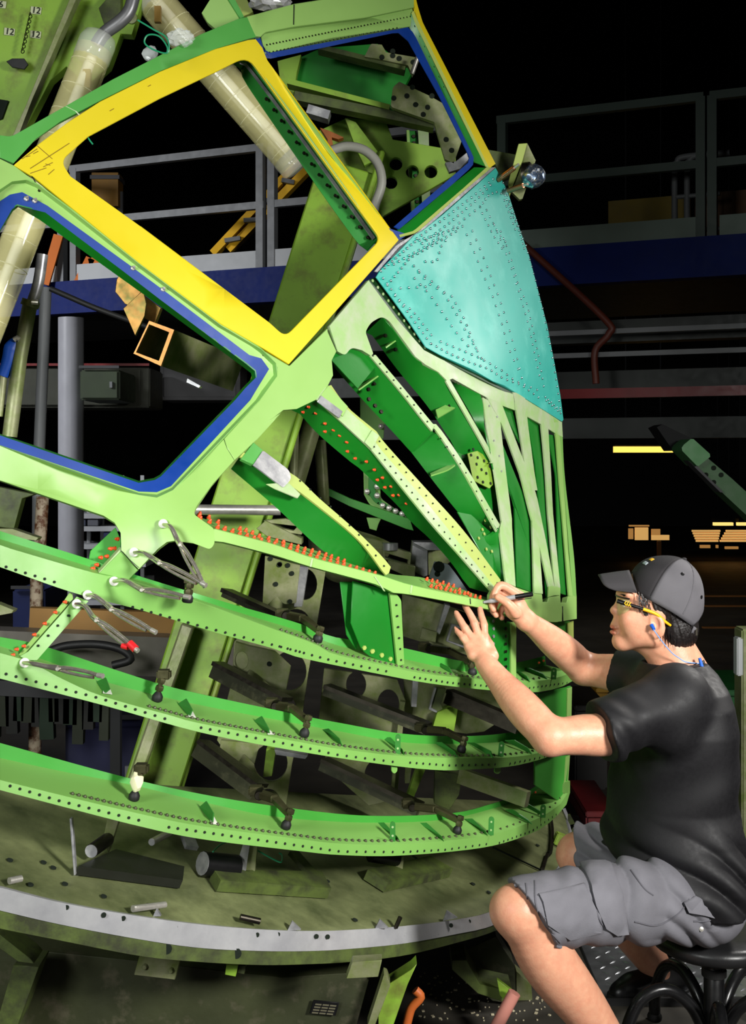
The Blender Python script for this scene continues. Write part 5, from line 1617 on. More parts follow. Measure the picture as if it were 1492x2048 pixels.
def tube_lamp(label, a, b, r, Da, Db, capm):
    A, Bp = P(*a, Da), P(*b, Db)
    t = thing('tube_lamp', label, 'lamp', A); bpy.context.view_layer.update()
    d = (Bp - A)
    L = d.length
    d.normalize()
    s, u = frame_of(d)
    bm = NB()
    seg = 36
    prev = None
    for h in np.linspace(0, L, 26):
        ring = []
        for k in range(seg):
            an = 2 * PI * k / seg
            rr = r * (1 + (.02 if k % 2 else -.01))
            ring.append(bm.verts.new(A + d * h + (s * math.cos(an) + u * math.sin(an)) * rr))
        if prev:
            for k in range(seg):
                bm.faces.new((prev[k], prev[(k + 1) % seg], ring[(k + 1) % seg], ring[k]))
        prev = ring
    from_bm('cover', bm, M_COVER, t, 60)
    bm = NB()
    for h in np.arange(.05, L, .075):
        pts = [A + d * h + (s * math.cos(an) + u * math.sin(an)) * r * 1.012 for an in np.linspace(0, 2 * PI, 25)]
        add_tube(bm, pts, .0011, 4, False)
    o = from_bm('cover_ribs', bm, mat('lamp_rib', (240, 236, 190), .3), t, 60); o['kind'] = 'stuff'
    for k in (-1, 1):
        tube('inner_tube', [A + d * .03 + s * r * .42 * k, A + d * (L - .03) + s * r * .42 * k], r * .30, M_TUBEI, t, 12)
    bm = NB(); add_lathe(bm, A + d * .0, d, [(r * .55, -.05), (r * .9, -.04), (r * 1.05, -.02), (r * 1.05, .03), (r * .98, .035)], 32)
    from_bm('end_cap', bm, capm, t, 40)
    bm = NB(); add_lathe(bm, A + d * (L - .03), d, [(r * .98, 0), (r * 1.05, .005), (r * 1.05, .05), (r * .8, .06)], 32)
    from_bm('end_cap', bm, capm, t, 40)
    bm = NB()
    add_box(bm, A + d * .09 - u * r * .5 + s * r * .3 + Vector((0, -r * .9, 0)), .02, .02, .05)
    from_bm('clip', bm, M_CLIP, t)
    return t


M_CAPC = mat('lamp_clear_end', (210, 214, 206), .08, var=.1, alpha=.32, rvar=.03)
tube_lamp('cream ribbed tube lamp with a clear end at the upper left', (190, 98), (-62, 740), .048, 3.42, 3.3, M_CAPC)
tube_lamp('dusty ribbed tube lamp slanting behind the yellow frame', (298, -10), (588, 322), .058, 4.0, 4.05, M_CAPC)

# bits above the header
hb = jig('header_bracket', 'pale green bent bracket standing above the window beam', 'bracket', P(440, 55, 3.6))
far_plate('plate', R1([(1002, 65), (1055, -20), (1120, -20), (1190, 92), (1165, 105), (1072, 145), (1030, 110)]), M_SKIN, hb, 3.55, th=.03)
far_plate('side', R1([(1120, -20), (1160, -20), (1215, 85), (1188, 95)]), M_BEAM, hb, 3.56, th=.03)
M_FOIL = mat('foil', (216, 216, 216), .25, .5, var=.15, scale=30)


def crumple(name, c, r, m, parent, amp=.25, sub=3, seed=1):
    bm = NB()
    bmesh.ops.create_icosphere(bm, subdivisions=sub, radius=1)
    random.seed(seed)
    for v in bm.verts:
        v.co *= 1 + random.uniform(-amp, amp) * .5
        v.co = Vector(c) + Vector((v.co.x * r[0], v.co.y * r[1], v.co.z * r[2]))
    return from_bm(name, bm, m, parent, 20)


fo_ = jig('foil_wrap', 'crumpled silver foil wrap above the header of the frame', 'foil', P(535, 12, 3.8))
crumple('wrap', P(538, 0, 3.85), (.065, .05, .035), M_FOIL, fo_, .35, 3)
far_plate('duct_edge', R1([(1120, -20), (1220, -20), (1260, 60), (1200, 85)]), M_YGRN, fo_, 3.9, th=.03)
pw = jig('plastic_wrap', 'clear crumpled plastic wrap tied on top of the window beam', 'wrap', P(360, 85, 3.25))
M_CLEAR = mat('clear_wrap', (226, 232, 230), .08, var=.05, alpha=.38, rvar=.03)
crumple('wrap', P(362, 76, 3.22), (.034, .02, .022), M_CLEAR, pw, .4, 3, 4)
crumple('wrap_tail', P(300, 108, 3.3), (.02, .01, .02), M_CLEAR, pw, .5, 2, 6)
gw = jig('green_tie', 'green wire tie looped over the window beam', 'wire', P(325, 95, 3.1))
tube('wire', [P(*q, 3.1) for q in R1([(685, 100), (760, 145), (830, 190), (835, 262), (770, 250), (720, 215), (735, 175), (790, 180), (830, 230), (832, 268)])], .0022, MATS['wire_green'] if 'wire_green' in MATS else M_WEB, gw, 6, 50)
gw2 = jig('green_tie', 'short green wire end poking out below the yellow frame', 'wire', P(180, 285, 3.0))
tube('wire', [P(*q, 3.02) for q in R1([(436, 682), (448, 700), (462, 718)])], .002, MATS['wire_green'], gw2, 6, 6)

# target bracket at the right shoulder of the frame
tg = jig('target_bracket', 'pale green tilted bracket plate holding a foil covered ball beside the frame', 'bracket', P(1045, 395, 4.2))
far_plate('plate', R13([(240, 378), (288, 375), (262, 470), (205, 620), (190, 670), (185, 590)]), M_YGRN, tg, 4.15, th=.02)
far_plate('face', R13([(288, 376), (334, 470), (262, 680), (246, 685), (200, 640), (240, 520)]), M_JIGM, tg, 4.16, th=.03)
far_plate('arm', R13([(70, 410), (240, 440), (200, 560), (150, 580), (110, 490)]), M_JIGD, tg, 4.25, th=.04)
fbm = mat('foil_blue', (110, 130, 160), .25, .9, var=.35, scale=40, rgb2=(230, 230, 226), cover=.4, sharp=.05)
crumple('foil_ball', P(1066, 353, 4.08), (.040, .04, .040), fbm, tg, .12, 3, 9)
bm = NB(); add_lathe(bm, P(1054, 350, 4.10), Vector((1, -.35, 0)), [(.042, -.012), (.042, .01), (.038, .014)], 24)
from_bm('cup', bm, M_DSTEEL, tg)
M_COPP = mat('copper', (206, 128, 96), .3, 1.0, var=.08)
for a, b in (((128, 578), (240, 492)), ((182, 638), (290, 600))):
    a, b = R13([a, b])
    t = jig('copper_pin', 'copper pin fastener at the %s of the turquoise panel corner' % ('tip' if a[1] < 370 else 'side'), 'pin', P(*a, 4.05))
    tube('shank', [P(*a, 4.06), P(*(Vector(a).lerp(Vector(b), .78)), 4.02)], .0085, M_COPP, t, 10)
    tube('tip', [P(*(Vector(a).lerp(Vector(b), .76)), 4.02), P(*b, 4.0)], .0045, M_STEEL, t, 8)

# bronze square tube bracket seen through the side window
M_BRZ = mat('bronze_steel', (112, 82, 38), .4, .8, var=.3, scale=12, rgb2=(76, 72, 32), cover=.45, sharp=.1)
M_BRE = mat('cut_edge_tan', (180, 124, 60), .45, .4, var=.15, scale=30)
bz = jig('square_tube_bracket', 'worn bronze square tube bracket hanging behind the side window opening', 'bracket', P(340, 700, 3.35))
oq = R3([(742, 725), (866, 770), (800, 950), (664, 888)])
iq = R3([(742, 742), (842, 782), (790, 925), (676, 882)])
far_plate('tube_end', oq, M_BRE, bz, 3.30, [iq], .02, bev=0)
bm = NB()
ax = P(455, 745, 3.75) - P(310, 690, 3.32)
for i in range(4):
    A0, A1 = P(*oq[i], 3.32), P(*oq[(i + 1) % 4], 3.32)
    C0, C1 = P(*iq[i], 3.32), P(*iq[(i + 1) % 4], 3.32)
    add_hull(bm, [A0, A1, C1, C0], [A0 + ax, A1 + ax, C1 + ax, C0 + ax])
from_bm('square_tube', bm, M_JIGM, bz, 30)
far_plate('bent_plate', R3([(600, 480), (712, 572), (640, 650), (620, 640), (572, 580), (580, 520)]), M_BRZ, bz, 3.34, th=.02)
far_plate('bent_plate', R3([(712, 572), (728, 640), (720, 700), (672, 800), (612, 664)]), M_BRZ, bz, 3.33, th=.015)
far_plate('bent_plate', R3([(720, 600), (800, 660), (770, 740), (720, 715)]), M_BRZ, bz, 3.4, th=.03)
far_plate('foot_tab', R3([(930, 1010), (1000, 1050), (990, 1060), (925, 1030)]), M_ALU, bz, 3.5, th=.03)
# stand poles at the left edge
lp = jig('pole_stand', 'olive telescopic pole with a pale upper tube at the left edge', 'pole', P(20, 900, 3.4))
tube('lower_tube', [P(*q, 3.5) for q in R3([(48, 1300), (100, 900), (150, 640)])], .021, M_JIGM, lp, 12)
tube('upper_tube', [P(*q, 3.5) for q in R3([(158, 640), (190, 540), (212, 395)])], .016, M_ALU, lp, 12, 8)
tube('collar', [P(*q, 3.49) for q in R3([(146, 655), (156, 625)])], .026, M_JIGM, lp, 12)
tube('knob', [P(*q, 3.46) for q in R3([(160, 632), (192, 634)])], .008, M_STEEL, lp, 8)
lp2 = jig('pole_stand', 'slim grey upright pole right of the olive pole at the left edge', 'pole', P(88, 1243, 4.6))
tube('pole', [P(*q, 5.3) for q in R3([(228, 560), (215, 900), (200, 1243), (190, 1500)]) + [(70, 1692)]], .025, M_RAIL, lp2, 10)
cbl = jig('black_cable', 'thin black cable slanting across the side window opening', 'cable', P(180, 600, 4.5))
tube('cable', [P(*q, 4.5) for q in R3([(250, 565), (330, 600), (470, 660), (640, 722), (800, 780)])], .010, M_RUB, cbl, 8, 16)
bt = jig('blue_handle_tool', 'blue handled tool hanging at the left edge below the lamp', 'tool', P(10, 760, 3.5))
tube('handle', [P(*q, 3.5) for q in R3([(85, 825), (60, 860), (45, 920), (15, 1000)])], [.015, .022, .02, .016], mat('tool_blue', (20, 70, 160), .45, var=.2), bt, 10, 12)
tube('shank', [P(*q, 3.5) for q in R3([(15, 1000), (5, 1100), (-5, 1200)])], .012, M_JIGM, bt, 8)
tube('hook', [P(*q, 3.48) for q in R3([(70, 820), (85, 810), (98, 820)])], .008, M_STEEL, bt, 8)
rpole = jig('rusty_pole', 'thin rusty white pole standing behind the sill at the left', 'pole', P(75, 1260, 5.0))
tube('pole', [P(*q, 5.2) for q in R5([(212, 480), (200, 700), (182, 880), (178, 1130)]) + [(68, 1708)]], .027, mat('pole_rust', (176, 160, 136), .6, rgb2=(96, 60, 36), cover=.45, sharp=.06, scale=10), rpole, 10)
for lab, poly, D, m_ in (('grimy green gusset plate at the left edge under the sill', R5([(-20, 430), (170, 470), (110, 490), (70, 640), (-20, 630)]), 3.5, M_JIGD), ('flat green shelf plate at the left edge above the second ring', R5([(-20, 640), (60, 640), (192, 685), (180, 700), (80, 690), (-20, 660)]), 3.4, M_JIGM),
                         ('small green wedge plate at the left edge below the second ring', R5([(-20, 1010), (68, 1045), (60, 1060), (-20, 1075)]), 3.4, M_JIGM)):
    t = jig('side_plate', lab, 'plate', P(*poly[0], D))
    far_plate('plate', poly, m_, t, D, th=.04)
sbm = jig('steel_beam', 'long grey steel beam lying behind the third ring at the left', 'beam', P(150, 1330, 4.4))
bar('beam', P(-60, 1295, 4.3), P(480, 1315, 4.6), .14, .1, mat('beam_steel', (120, 116, 108), .4, .5, var=.15), sbm, Vector((0, -1, 0)))
bar('brown_strip', P(60, 1235, 4.5), P(360, 1245, 4.6), .075, .05, mat('strip_brown', (134, 98, 44), .6, var=.15), sbm, Vector((0, -1, 0)))
tube('black_hose', [P(*q, 4.25) for q in R5([(230, 1255), (330, 1222), (480, 1215), (600, 1240), (650, 1290), (560, 1320)])], .014, M_RUB, sbm, 8, 24)

# ================================================================== locking pliers gripping the frame
M_CHR = mat('pliers_chrome', (214, 206, 192), .22, .85, var=.12, scale=40)
bpy.context.view_layer.update()


def pliers(label, pad, jaw, e1, e2, red=False):
    p0 = S(*pad, -.008)
    t = thing('locking_pliers', label, 'pliers', p0, 'locking pliers on the frame'); bpy.context.view_layer.update()
    d0 = p0.y
    n = -skin_n(*pad)
    bm = NB(); add_lathe(bm, S(*pad, -.0005), n, [(.0095, 0), (.0105, .003), (.0105, .008), (.006, .011)], 16)
    from_bm('swivel_pad', bm, M_WHITE, t, 40)
    m = len(jaw)
    J = [S(*pad, -.012)] + [P(x, y, d0 - .018 - .016 * (i + 1)) for i, (x, y) in enumerate(jaw)]
    tube('jaw', J, [.0045, .0052, .006, .007][:len(J)], M_CHR, t, 10, 16)
    pv = J[-1]
    bm = NB(); add_lathe(bm, pv + Vector((0, -.011, 0)), Vector((0, 1, 0)), [(.003, 0), (.0045, .002), (.0045, .020)], 12)
    from_bm('pivot', bm, M_STEEL, t)
    A1 = P(*e1, pv.y - .05)
    a_ = (A1 - pv)
    up = Vector((a_.z, 0, -a_.x)).normalized() * .007
    if up.z < 0: up = -up
    A2 = pv.lerp(A1, .9) - up * .9
    bm = NB()
    add_tube(bm, [pv, pv.lerp(A1, .25) + up * .55, pv.lerp(A1, .7) + up * .5, A1], [.0052, .0050, .0044, .0048], 8, True, 14)
    from_bm('upper_handle', bm, M_CHR, t, 60)
    tube('lower_handle', [pv - up * .3, pv.lerp(A2, .3) - up * .5, pv.lerp(A2, .75) - up * .3, A2], [.0034, .0036, .0036, .0034], M_CHR, t, 8, 14)
    tube('adjusting_screw', [A1, A1 + a_.normalized() * .014], .0055, M_STEEL, t, 10)
    if red:
        tube('red_grip', [pv.lerp(A1, .88) + up * .3, A1 + a_.normalized() * .006], .0088, mat('grip_red', (200, 30, 36), .4), t, 10)
        tube('red_grip', [pv.lerp(A2, .86) - up * .8, A2], .0065, mat('grip_red', (200, 30, 36), .4), t, 8)
    return t


def pl(label, pad, jaw, e1, e2, zz=T4, red=False):
    q = zz([pad] + list(jaw) + [e1, e2])
    pliers(label, q[0], q[1:-2], q[-2], q[-1], red)


pl('chrome locking pliers clamped highest on the sill lobe', (1222, 556), [(1275, 575), (1320, 665), (1345, 705)], (1508, 985), (1498, 1010))
pl('chrome locking pliers clamped across the seam of the sill leg', (1004, 764), [(1070, 768), (1150, 815), (1190, 842)], (1500, 992), (1480, 1030))
pl('chrome locking pliers clamped flat on the second ring', (850, 978), [(925, 972), (1000, 1010), (1060, 1042)], (1375, 1092), (1300, 1108))
pl('chrome locking pliers hanging at the lower edge of the second ring', (650, 1081), [(710, 1090), (790, 1150), (832, 1188)], (1128, 1342), (1080, 1345))
pl('chrome locking pliers with red handle ends on the inclined strut', (568, 1148), [(635, 1165), (690, 1240), (722, 1268)], (996, 1474), (945, 1480), red=True)
pl('chrome locking pliers lying along the third ring at the left', (118, 312), [(170, 318), (240, 332), (290, 340)], (486, 374), (440, 385), zz=R7)

# ================================================================== toggle clamps of the jig
M_CLAMP = mat('clamp_olive_steel', (82, 80, 54), .4, .7, var=.3, scale=20)
CLN = 'toggle clamps holding the rings'


def toggle(label, U, foot, head, arm_=None, wrap=False):
    f = web_pt(U, *foot)
    t = thing('toggle_clamp', label, 'clamp', f, CLN); bpy.context.view_layer.update()
    d = f.y
    h = P(*head, d)
    ax = (h - f).normalized()
    bm = NB(); add_lathe(bm, f + ax * .001, ax, [(.010, 0), (.0125, .003), (.0125, .012), (.009, .018), (.006, .022)], 14)
    from_bm('rubber_foot', bm, M_RUB, t, 40)
    tube('spindle', [f + ax * .018, h + ax * .006], .0058, M_CLAMP, t, 10)
    for k in (.62, .98):
        bm = NB(); add_lathe(bm, f.lerp(h, k), ax, [(.0095, -.005), (.0105, 0), (.0095, .006)], 6)
        from_bm('nut', bm, M_CLAMP, t, 30)
    if arm_:
        a = P(*arm_, d + .10)
        m_ = a.lerp(h, .5) + Vector((0, 0, .008))
        bar('arm', a, m_, .026, .018, M_CLAMP, t, bev=.003, w2=.022)
        bar('arm', m_, f.lerp(h, .8), .022, .016, M_CLAMP, t, bev=.003, w2=.016)
        bm = NB(); add_lathe(bm, a + Vector((0, -.02, 0)), Vector((0, 1, 0)), [(.010, 0), (.012, .003), (.012, .04)], 12)
        from_bm('pivot', bm, M_DSTEEL, t, 40)
        box('body', a + Vector((-.012, .03, .0)), .036, .036, .024, M_CLAMP, t, bev=.004)
    else:
        box('body', h + Vector((.004, .012, .012)), .032, .03, .022, M_CLAMP, t, bev=.004)
    if wrap:
        crumple('tape_wrap', f.lerp(h, .75) + Vector((0, -.006, 0)), (.014, .012, .022), mat('tape_cream', (214, 210, 172), .6), t, .4, 2, 3)
    return t


toggle('toggle clamp standing upright on the third ring at the left', u3, R7([(778, 505)])[0], R7([(802, 400)])[0])
toggle('toggle clamp wrapped in cream tape on the lowest ring', u4, R7([(663, 998)])[0], R7([(690, 870)])[0], None, True)
toggle('toggle clamp on the lowest ring below the holed former plate', u4, T3([(708, 962)])[0], T3([(752, 830)])[0], T3([(520, 700)])[0])
toggle('toggle clamp on the third ring below the holed former plate', u3, T3([(846, 276)])[0], T3([(885, 130)])[0], T3([(640, 40)])[0])
toggle('toggle clamp on the second ring left of the shear web', u2, T1([(946, 765)])[0], T1([(975, 660)])[0], T1([(720, 560)])[0])
toggle('toggle clamp on the second ring beside the spread hand', u2, T2([(768, 1085)])[0], T2([(750, 970)])[0], T2([(440, 880)])[0])
toggle('toggle clamp on the third ring near the elbow of the man', u3, R8([(852, 585)])[0], R8([(872, 520)])[0], R8([(690, 478)])[0])
toggle('toggle clamp on the lowest ring at right of centre', u4, R8([(833, 958)])[0], R8([(852, 885)])[0], R8([(630, 832)])[0])
toggle('small green toggle clamp where two pliers handles meet', u2, T4([(1395, 1142)])[0], T4([(1412, 1010)])[0])
# ================================================================== smooth solids: distance fields polygonised with surface nets
class Field:
    def __init__(s, lo, hi, h):
        s.lo, s.h = np.array(lo, float), h
        s.n = np.ceil((np.array(hi) - s.lo) / h).astype(int) + 1
        s.f = np.full(s.n, 0.2, np.float32)

    def _sub(s, lo, hi, m):
        a = np.maximum(np.floor((np.array(lo) - m - s.lo) / s.h).astype(int), 0)
        b = np.minimum(np.ceil((np.array(hi) + m - s.lo) / s.h).astype(int) + 1, s.n)
        if (b <= a).any():
            return None, None
        sl = tuple(slice(int(i), int(j)) for i, j in zip(a, b))
        ax = [(s.lo[k] + np.arange(a[k], b[k]) * s.h).astype(np.float32) for k in range(3)]
        return sl, np.meshgrid(*ax, indexing='ij', sparse=True)

    def op(s, fn, lo, hi, k=0.0, mode='add'):
        sl, g = s._sub(lo, hi, max(k, 0.0) + 4 * s.h)
        if sl is None:
            return
        d = fn(*g).astype(np.float32)
        a = s.f[sl]
        if mode == 'cut':
            d, a = -d, a
            if k > 0:
                t = np.clip(.5 - .5 * (d - a) / k, 0, 1)
                s.f[sl] = d * (1 - t) + a * t + k * t * (1 - t)
            else:
                s.f[sl] = np.maximum(a, d)
            return
        if k > 0:
            t = np.clip(.5 + .5 * (d - a) / k, 0, 1)
            s.f[sl] = d * (1 - t) + a * t - k * t * (1 - t)
        else:
            s.f[sl] = np.minimum(a, d)

    def cone(s, a, b, ra, rb, k=.015, mode='add', flat=None):
        a, b = np.array(a, float), np.array(b, float)
        ab = b - a
        L = float(ab @ ab) + 1e-12

        def fn(x, y, z):
            t = np.clip(((x - a[0]) * ab[0] + (y - a[1]) * ab[1] + (z - a[2]) * ab[2]) / L, 0, 1)
            return np.sqrt((x - a[0] - t * ab[0]) ** 2 + (y - a[1] - t * ab[1]) ** 2 + (z - a[2] - t * ab[2]) ** 2) - (ra + (rb - ra) * t)
        r = max(ra, rb)
        s.op(fn, np.minimum(a, b) - r, np.maximum(a, b) + r, k, mode)

    def chain(s, pts, rs, k=.012, sub=7):
        pts = [np.array(p, float) for p in pts]
        n = max((len(pts) - 1) * sub, 2)
        q = [np.array(v) for v in catmull([Vector(p) for p in pts], n)]
        tt = np.linspace(0, len(pts) - 1, n + 1)
        rr = catmull([Vector((r, 0, 0)) for r in rs], n)
        rr = [v.x for v in rr]

        def fn(x, y, z):
            d = None
            for i in range(n):
                a, ab = q[i], q[i + 1] - q[i]
                L = float(ab @ ab) + 1e-12
                t = np.clip(((x - a[0]) * ab[0] + (y - a[1]) * ab[1] + (z - a[2]) * ab[2]) / L, 0, 1)
                e = np.sqrt((x - a[0] - t * ab[0]) ** 2 + (y - a[1] - t * ab[1]) ** 2 + (z - a[2] - t * ab[2]) ** 2) - (rr[i] + (rr[i + 1] - rr[i]) * t)
                d = e if d is None else np.minimum(d, e)
            return d
        R = max(rs)
        s.op(fn, np.min(q, 0) - R, np.max(q, 0) + R, k)

    def ell(s, c, r, k=.015, R=None, mode='add'):
        c, r = np.array(c, float), np.array(r, float)

        def fn(x, y, z):
            dx, dy, dz = x - c[0], y - c[1], z - c[2]
            if R is not None:
                dx, dy, dz = (R[0][0] * dx + R[1][0] * dy + R[2][0] * dz, R[0][1] * dx + R[1][1] * dy + R[2][1] * dz, R[0][2] * dx + R[1][2] * dy + R[2][2] * dz)
            k0 = np.sqrt((dx / r[0]) ** 2 + (dy / r[1]) ** 2 + (dz / r[2]) ** 2)
            k1 = np.sqrt((dx / r[0] ** 2) ** 2 + (dy / r[1] ** 2) ** 2 + (dz / r[2] ** 2) ** 2)
            return k0 * (k0 - 1) / np.maximum(k1, 1e-6)
        m = r.max() if R is not None else r
        s.op(fn, c - m, c + m, k, mode)

    def cutplane(s, p, n, lo=None, hi=None):
        """remove the side the normal points to (inside a box)"""
        p, n = np.array(p, float), np.array(n, float)
        n /= np.linalg.norm(n)
        lo = s.lo if lo is None else lo
        hi = s.lo + s.n * s.h if hi is None else hi
        sl, g = s._sub(lo, hi, 0)
        d = ((g[0] - p[0]) * n[0] + (g[1] - p[1]) * n[1] + (g[2] - p[2]) * n[2]).astype(np.float32)
        s.f[sl] = np.maximum(s.f[sl], d)

    def warp(s, fn, lo=None, hi=None):
        lo = s.lo if lo is None else lo
        hi = s.lo + s.n * s.h if hi is None else hi
        sl, g = s._sub(lo, hi, 0)
        s.f[sl] += fn(*g).astype(np.float32)

    def mesh(s, name):
        f = s.f
        ins = f < 0
        nx, ny, nz = f.shape
        c = np.zeros((nx - 1, ny - 1, nz - 1), np.uint8)
        for i in (0, 1):
            for j in (0, 1):
                for k in (0, 1):
                    c += ins[i:nx - 1 + i, j:ny - 1 + j, k:nz - 1 + k]
        act = (c > 0) & (c < 8)
        idx = np.argwhere(act)
        ids = np.full(act.shape, -1, np.int32)
        ids[act] = np.arange(len(idx))
        pos = np.zeros((len(idx), 3))
        cnt = np.zeros(len(idx))
        cor = [(i, j, k) for i in (0, 1) for j in (0, 1) for k in (0, 1)]
        val = {q: f[idx[:, 0] + q[0], idx[:, 1] + q[1], idx[:, 2] + q[2]] for q in cor}
        for q in cor:
            for ax in range(3):
                if q[ax] == 0:
                    r = list(q); r[ax] = 1; r = tuple(r)
                    a, b = val[q], val[r]
                    m = (a < 0) != (b < 0)
                    t = np.where(m, a / np.where(m, a - b, 1), 0)
                    p = np.tile(np.array(q, float), (len(idx), 1))
                    p[:, ax] += t
                    pos[m] += p[m]
                    cnt[m] += 1
        pos = (idx + pos / cnt[:, None]) * s.h + s.lo
        faces = []
        for ax in range(3):
            sl0 = [slice(None)] * 3; sl1 = [slice(None)] * 3
            sl0[ax] = slice(0, -1); sl1[ax] = slice(1, None)
            e = ins[tuple(sl0)] != ins[tuple(sl1)]
            u, v = (ax + 1) % 3, (ax + 2) % 3
            q = np.argwhere(e)
            q = q[(q[:, u] > 0) & (q[:, v] > 0) & (q[:, u] < f.shape[u] - 1) & (q[:, v] < f.shape[v] - 1)]
            first = ins[q[:, 0], q[:, 1], q[:, 2]]

            def at(du, dv):
                w = q.copy(); w[:, u] += du; w[:, v] += dv
                return ids[w[:, 0], w[:, 1], w[:, 2]]
            a, b, cc, d = at(-1, -1), at(0, -1), at(0, 0), at(-1, 0)
            quad = np.stack([a, b, cc, d], 1)
            quad[~first] = quad[~first][:, ::-1]
            faces.append(quad)
        faces = np.concatenate(faces)
        faces = faces[(faces >= 0).all(1)]
        me = bpy.data.meshes.new(name)
        me.vertices.add(len(pos))
        me.vertices.foreach_set('co', pos.astype(np.float32).ravel())
        me.loops.add(len(faces) * 4)
        me.loops.foreach_set('vertex_index', faces.astype(np.int32).ravel())
        me.polygons.add(len(faces))
        me.polygons.foreach_set('loop_start', np.arange(len(faces), dtype=np.int32) * 4)
        me.polygons.foreach_set('loop_total', np.full(len(faces), 4, np.int32))
        me.polygons.foreach_set('use_smooth', np.ones(len(faces), bool))
        me.update()
        me.validate()
        return me


def Q(x, y, D):
    p = P(x, y, D)
    return np.array((p.x, p.y, p.z))


# ================================================================== the seated worker
def skin_mat():
    m = mat('skin_warm', (220, 164, 132), .44, var=.09, scale=22, rgb2=(208, 136, 108), cover=.3, sharp=.3, bump=.12, bscale=220)
    b = m.node_tree.nodes['Principled BSDF']
    b.inputs['Subsurface Weight'].default_value = .12
    b.inputs['Subsurface Radius'].default_value = (.012, .005, .003)
    b.inputs['Subsurface Scale'].default_value = 1.0
    return m


M_BODY = skin_mat()
M_LIP = mat('skin_lip', (196, 112, 92), .42, var=.06, scale=20)
M_SHIRT = mat('shirt_charcoal', (15, 14, 17), .62, var=.1, scale=20, bump=.06, bscale=400, spec=.45)
M_SHORT = mat('shorts_grey', (112, 111, 117), .85, var=.1, scale=18, bump=.15, bscale=300, spec=.2)
M_SEAM = mat('shorts_seam', (98, 97, 103), .85, var=.1, spec=.2)
M_HAIR = mat('hair_black', (24, 19, 18), .45, var=.4, scale=90, bump=.3, bscale=200)
M_CAP = mat('cap_charcoal', (96, 94, 98), .8, var=.1, scale=16, bump=.12, bscale=400, spec=.25)
M_CAPB = mat('cap_black', (44, 42, 44), .8, var=.1, scale=16, bump=.12, bscale=400, spec=.25)

man = thing('person', 'man in charcoal cap, black t-shirt and grey cargo shorts, seated, marking the frame', 'person', on_z(1400, 2150, 0.0) if False else (0.9, 3.4, 0.42))
bpy.context.view_layer.update()

HD = 3.42     # distance of the head's middle plane
B = Field((0.22, 2.92, 0.0), (1.02, 3.98, 1.36), .0029)
# torso core (under the shirt), hips
B.ell(Q(1352, 1450, 3.40), (.10, .15, .16), .03)
B.ell(Q(1350, 1600, 3.40), (.10, .14, .18), .04)
B.ell(Q(1395, 1770, 3.40), (.10, .16, .09), .04)
# neck
B.cone(Q(1318, 1268, HD), Q(1352, 1352, HD), .052, .062, .03)
B.cone(Q(1335, 1268, HD + .0), Q(1372, 1345, HD), .05, .062, .02)
# head
B.ell(Q(1316, 1197, HD), (.098, .075, .100), .02)
B.ell(Q(1284, 1236, HD), (.066, .062, .080), .03)
B.ell(Q(1244, 1281, HD), (.027, .030, .026), .025)
for s in (-1, 1):
    B.cone(Q(1246, 1284, HD + s * .012), Q(1306, 1276, HD + s * .052), .018, .018, .02)
    B.cone(Q(1306, 1276, HD + s * .052), Q(1312, 1235, HD + s * .062), .018, .02, .02)
    B.ell(Q(1258, 1235, HD + s * .040), (.024, .022, .026), .02)
    B.cone(Q(1243, 1188, HD + s * .010), Q(1258, 1190, HD + s * .05), .014, .012, .016)
    B.ell(Q(1242, 1207, HD + s * .032), (.012, .018, .012), .008, mode='cut')
    B.ell(Q(1251, 1207, HD + s * .031), (.0125, .0125, .0115), .004)
    B.cone(Q(1236, 1229, HD + s * .011), Q(1241, 1230, HD + s * .015), .0075, .006, .006)
B.cone(Q(1244, 1197, HD), Q(1231, 1219, HD), .009, .0110, .010)
B.ell(Q(1230, 1221, HD), (.0135, .0125, .0115), .006)
B.cone(Q(1240, 1238, HD), Q(1233, 1252, HD), .017, .017, .012)
B.ell(Q(1229.5, 1253, HD), (.0115, .022, .0068), .004)
B.ell(Q(1229, 1264, HD), (.0125, .020, .0075), .004)
B.ell(Q(1222, 1258.6, HD), (.014, .03, .0018), .003, mode='cut')
B.ell(Q(1234, 1274, HD), (.006, .018, .006), .006, mode='cut')
for s in (-1, 1):
    B.ell(Q(1277, 1254, HD + s * .043), (.038, .024, .036), .03)
B.cone(Q(1268, 1281, HD), Q(1306, 1294, HD), .018, .034, .02)
# ears
for s in (-1, 1):
    ec = Q(1314, 1250, HD + s * .079)
    Re = Matrix.Rotation(math.radians(s * 18), 3, 'Z') @ Matrix.Rotation(math.radians(-12), 3, 'Y')
    B.ell(ec, (.021, .0095, .035), .004, R=Re)
    B.ell(Q(1311, 1247, HD + s * .089), (.0120, .0105, .021), .003, R=Re, mode='cut')
    B.ell(Q(1306, 1254, HD + s * .079), (.005, .006, .009), .003)
    B.ell(Q(1309, 1270, HD + s * .077), (.010, .0055, .011), .005)
# near (left) arm
SHN, ELN, WRN = Q(1343, 1410, 3.22), Q(1101, 1474, 3.115), Q(972, 1328, 3.31)
B.chain([SHN, Q(1225, 1464, 3.165), Q(1160, 1470, 3.14), ELN], [.066, .056, .05, .043], .02)
B.cone(Q(1096, 1485, 3.12), Q(1090, 1488, 3.13), .026, .022, .02)
B.chain([ELN, Q(1068, 1440, 3.15), Q(1036, 1405, 3.20), Q(1002, 1365, 3.26), WRN], [.043, .047, .045, .035, .0285], .02)
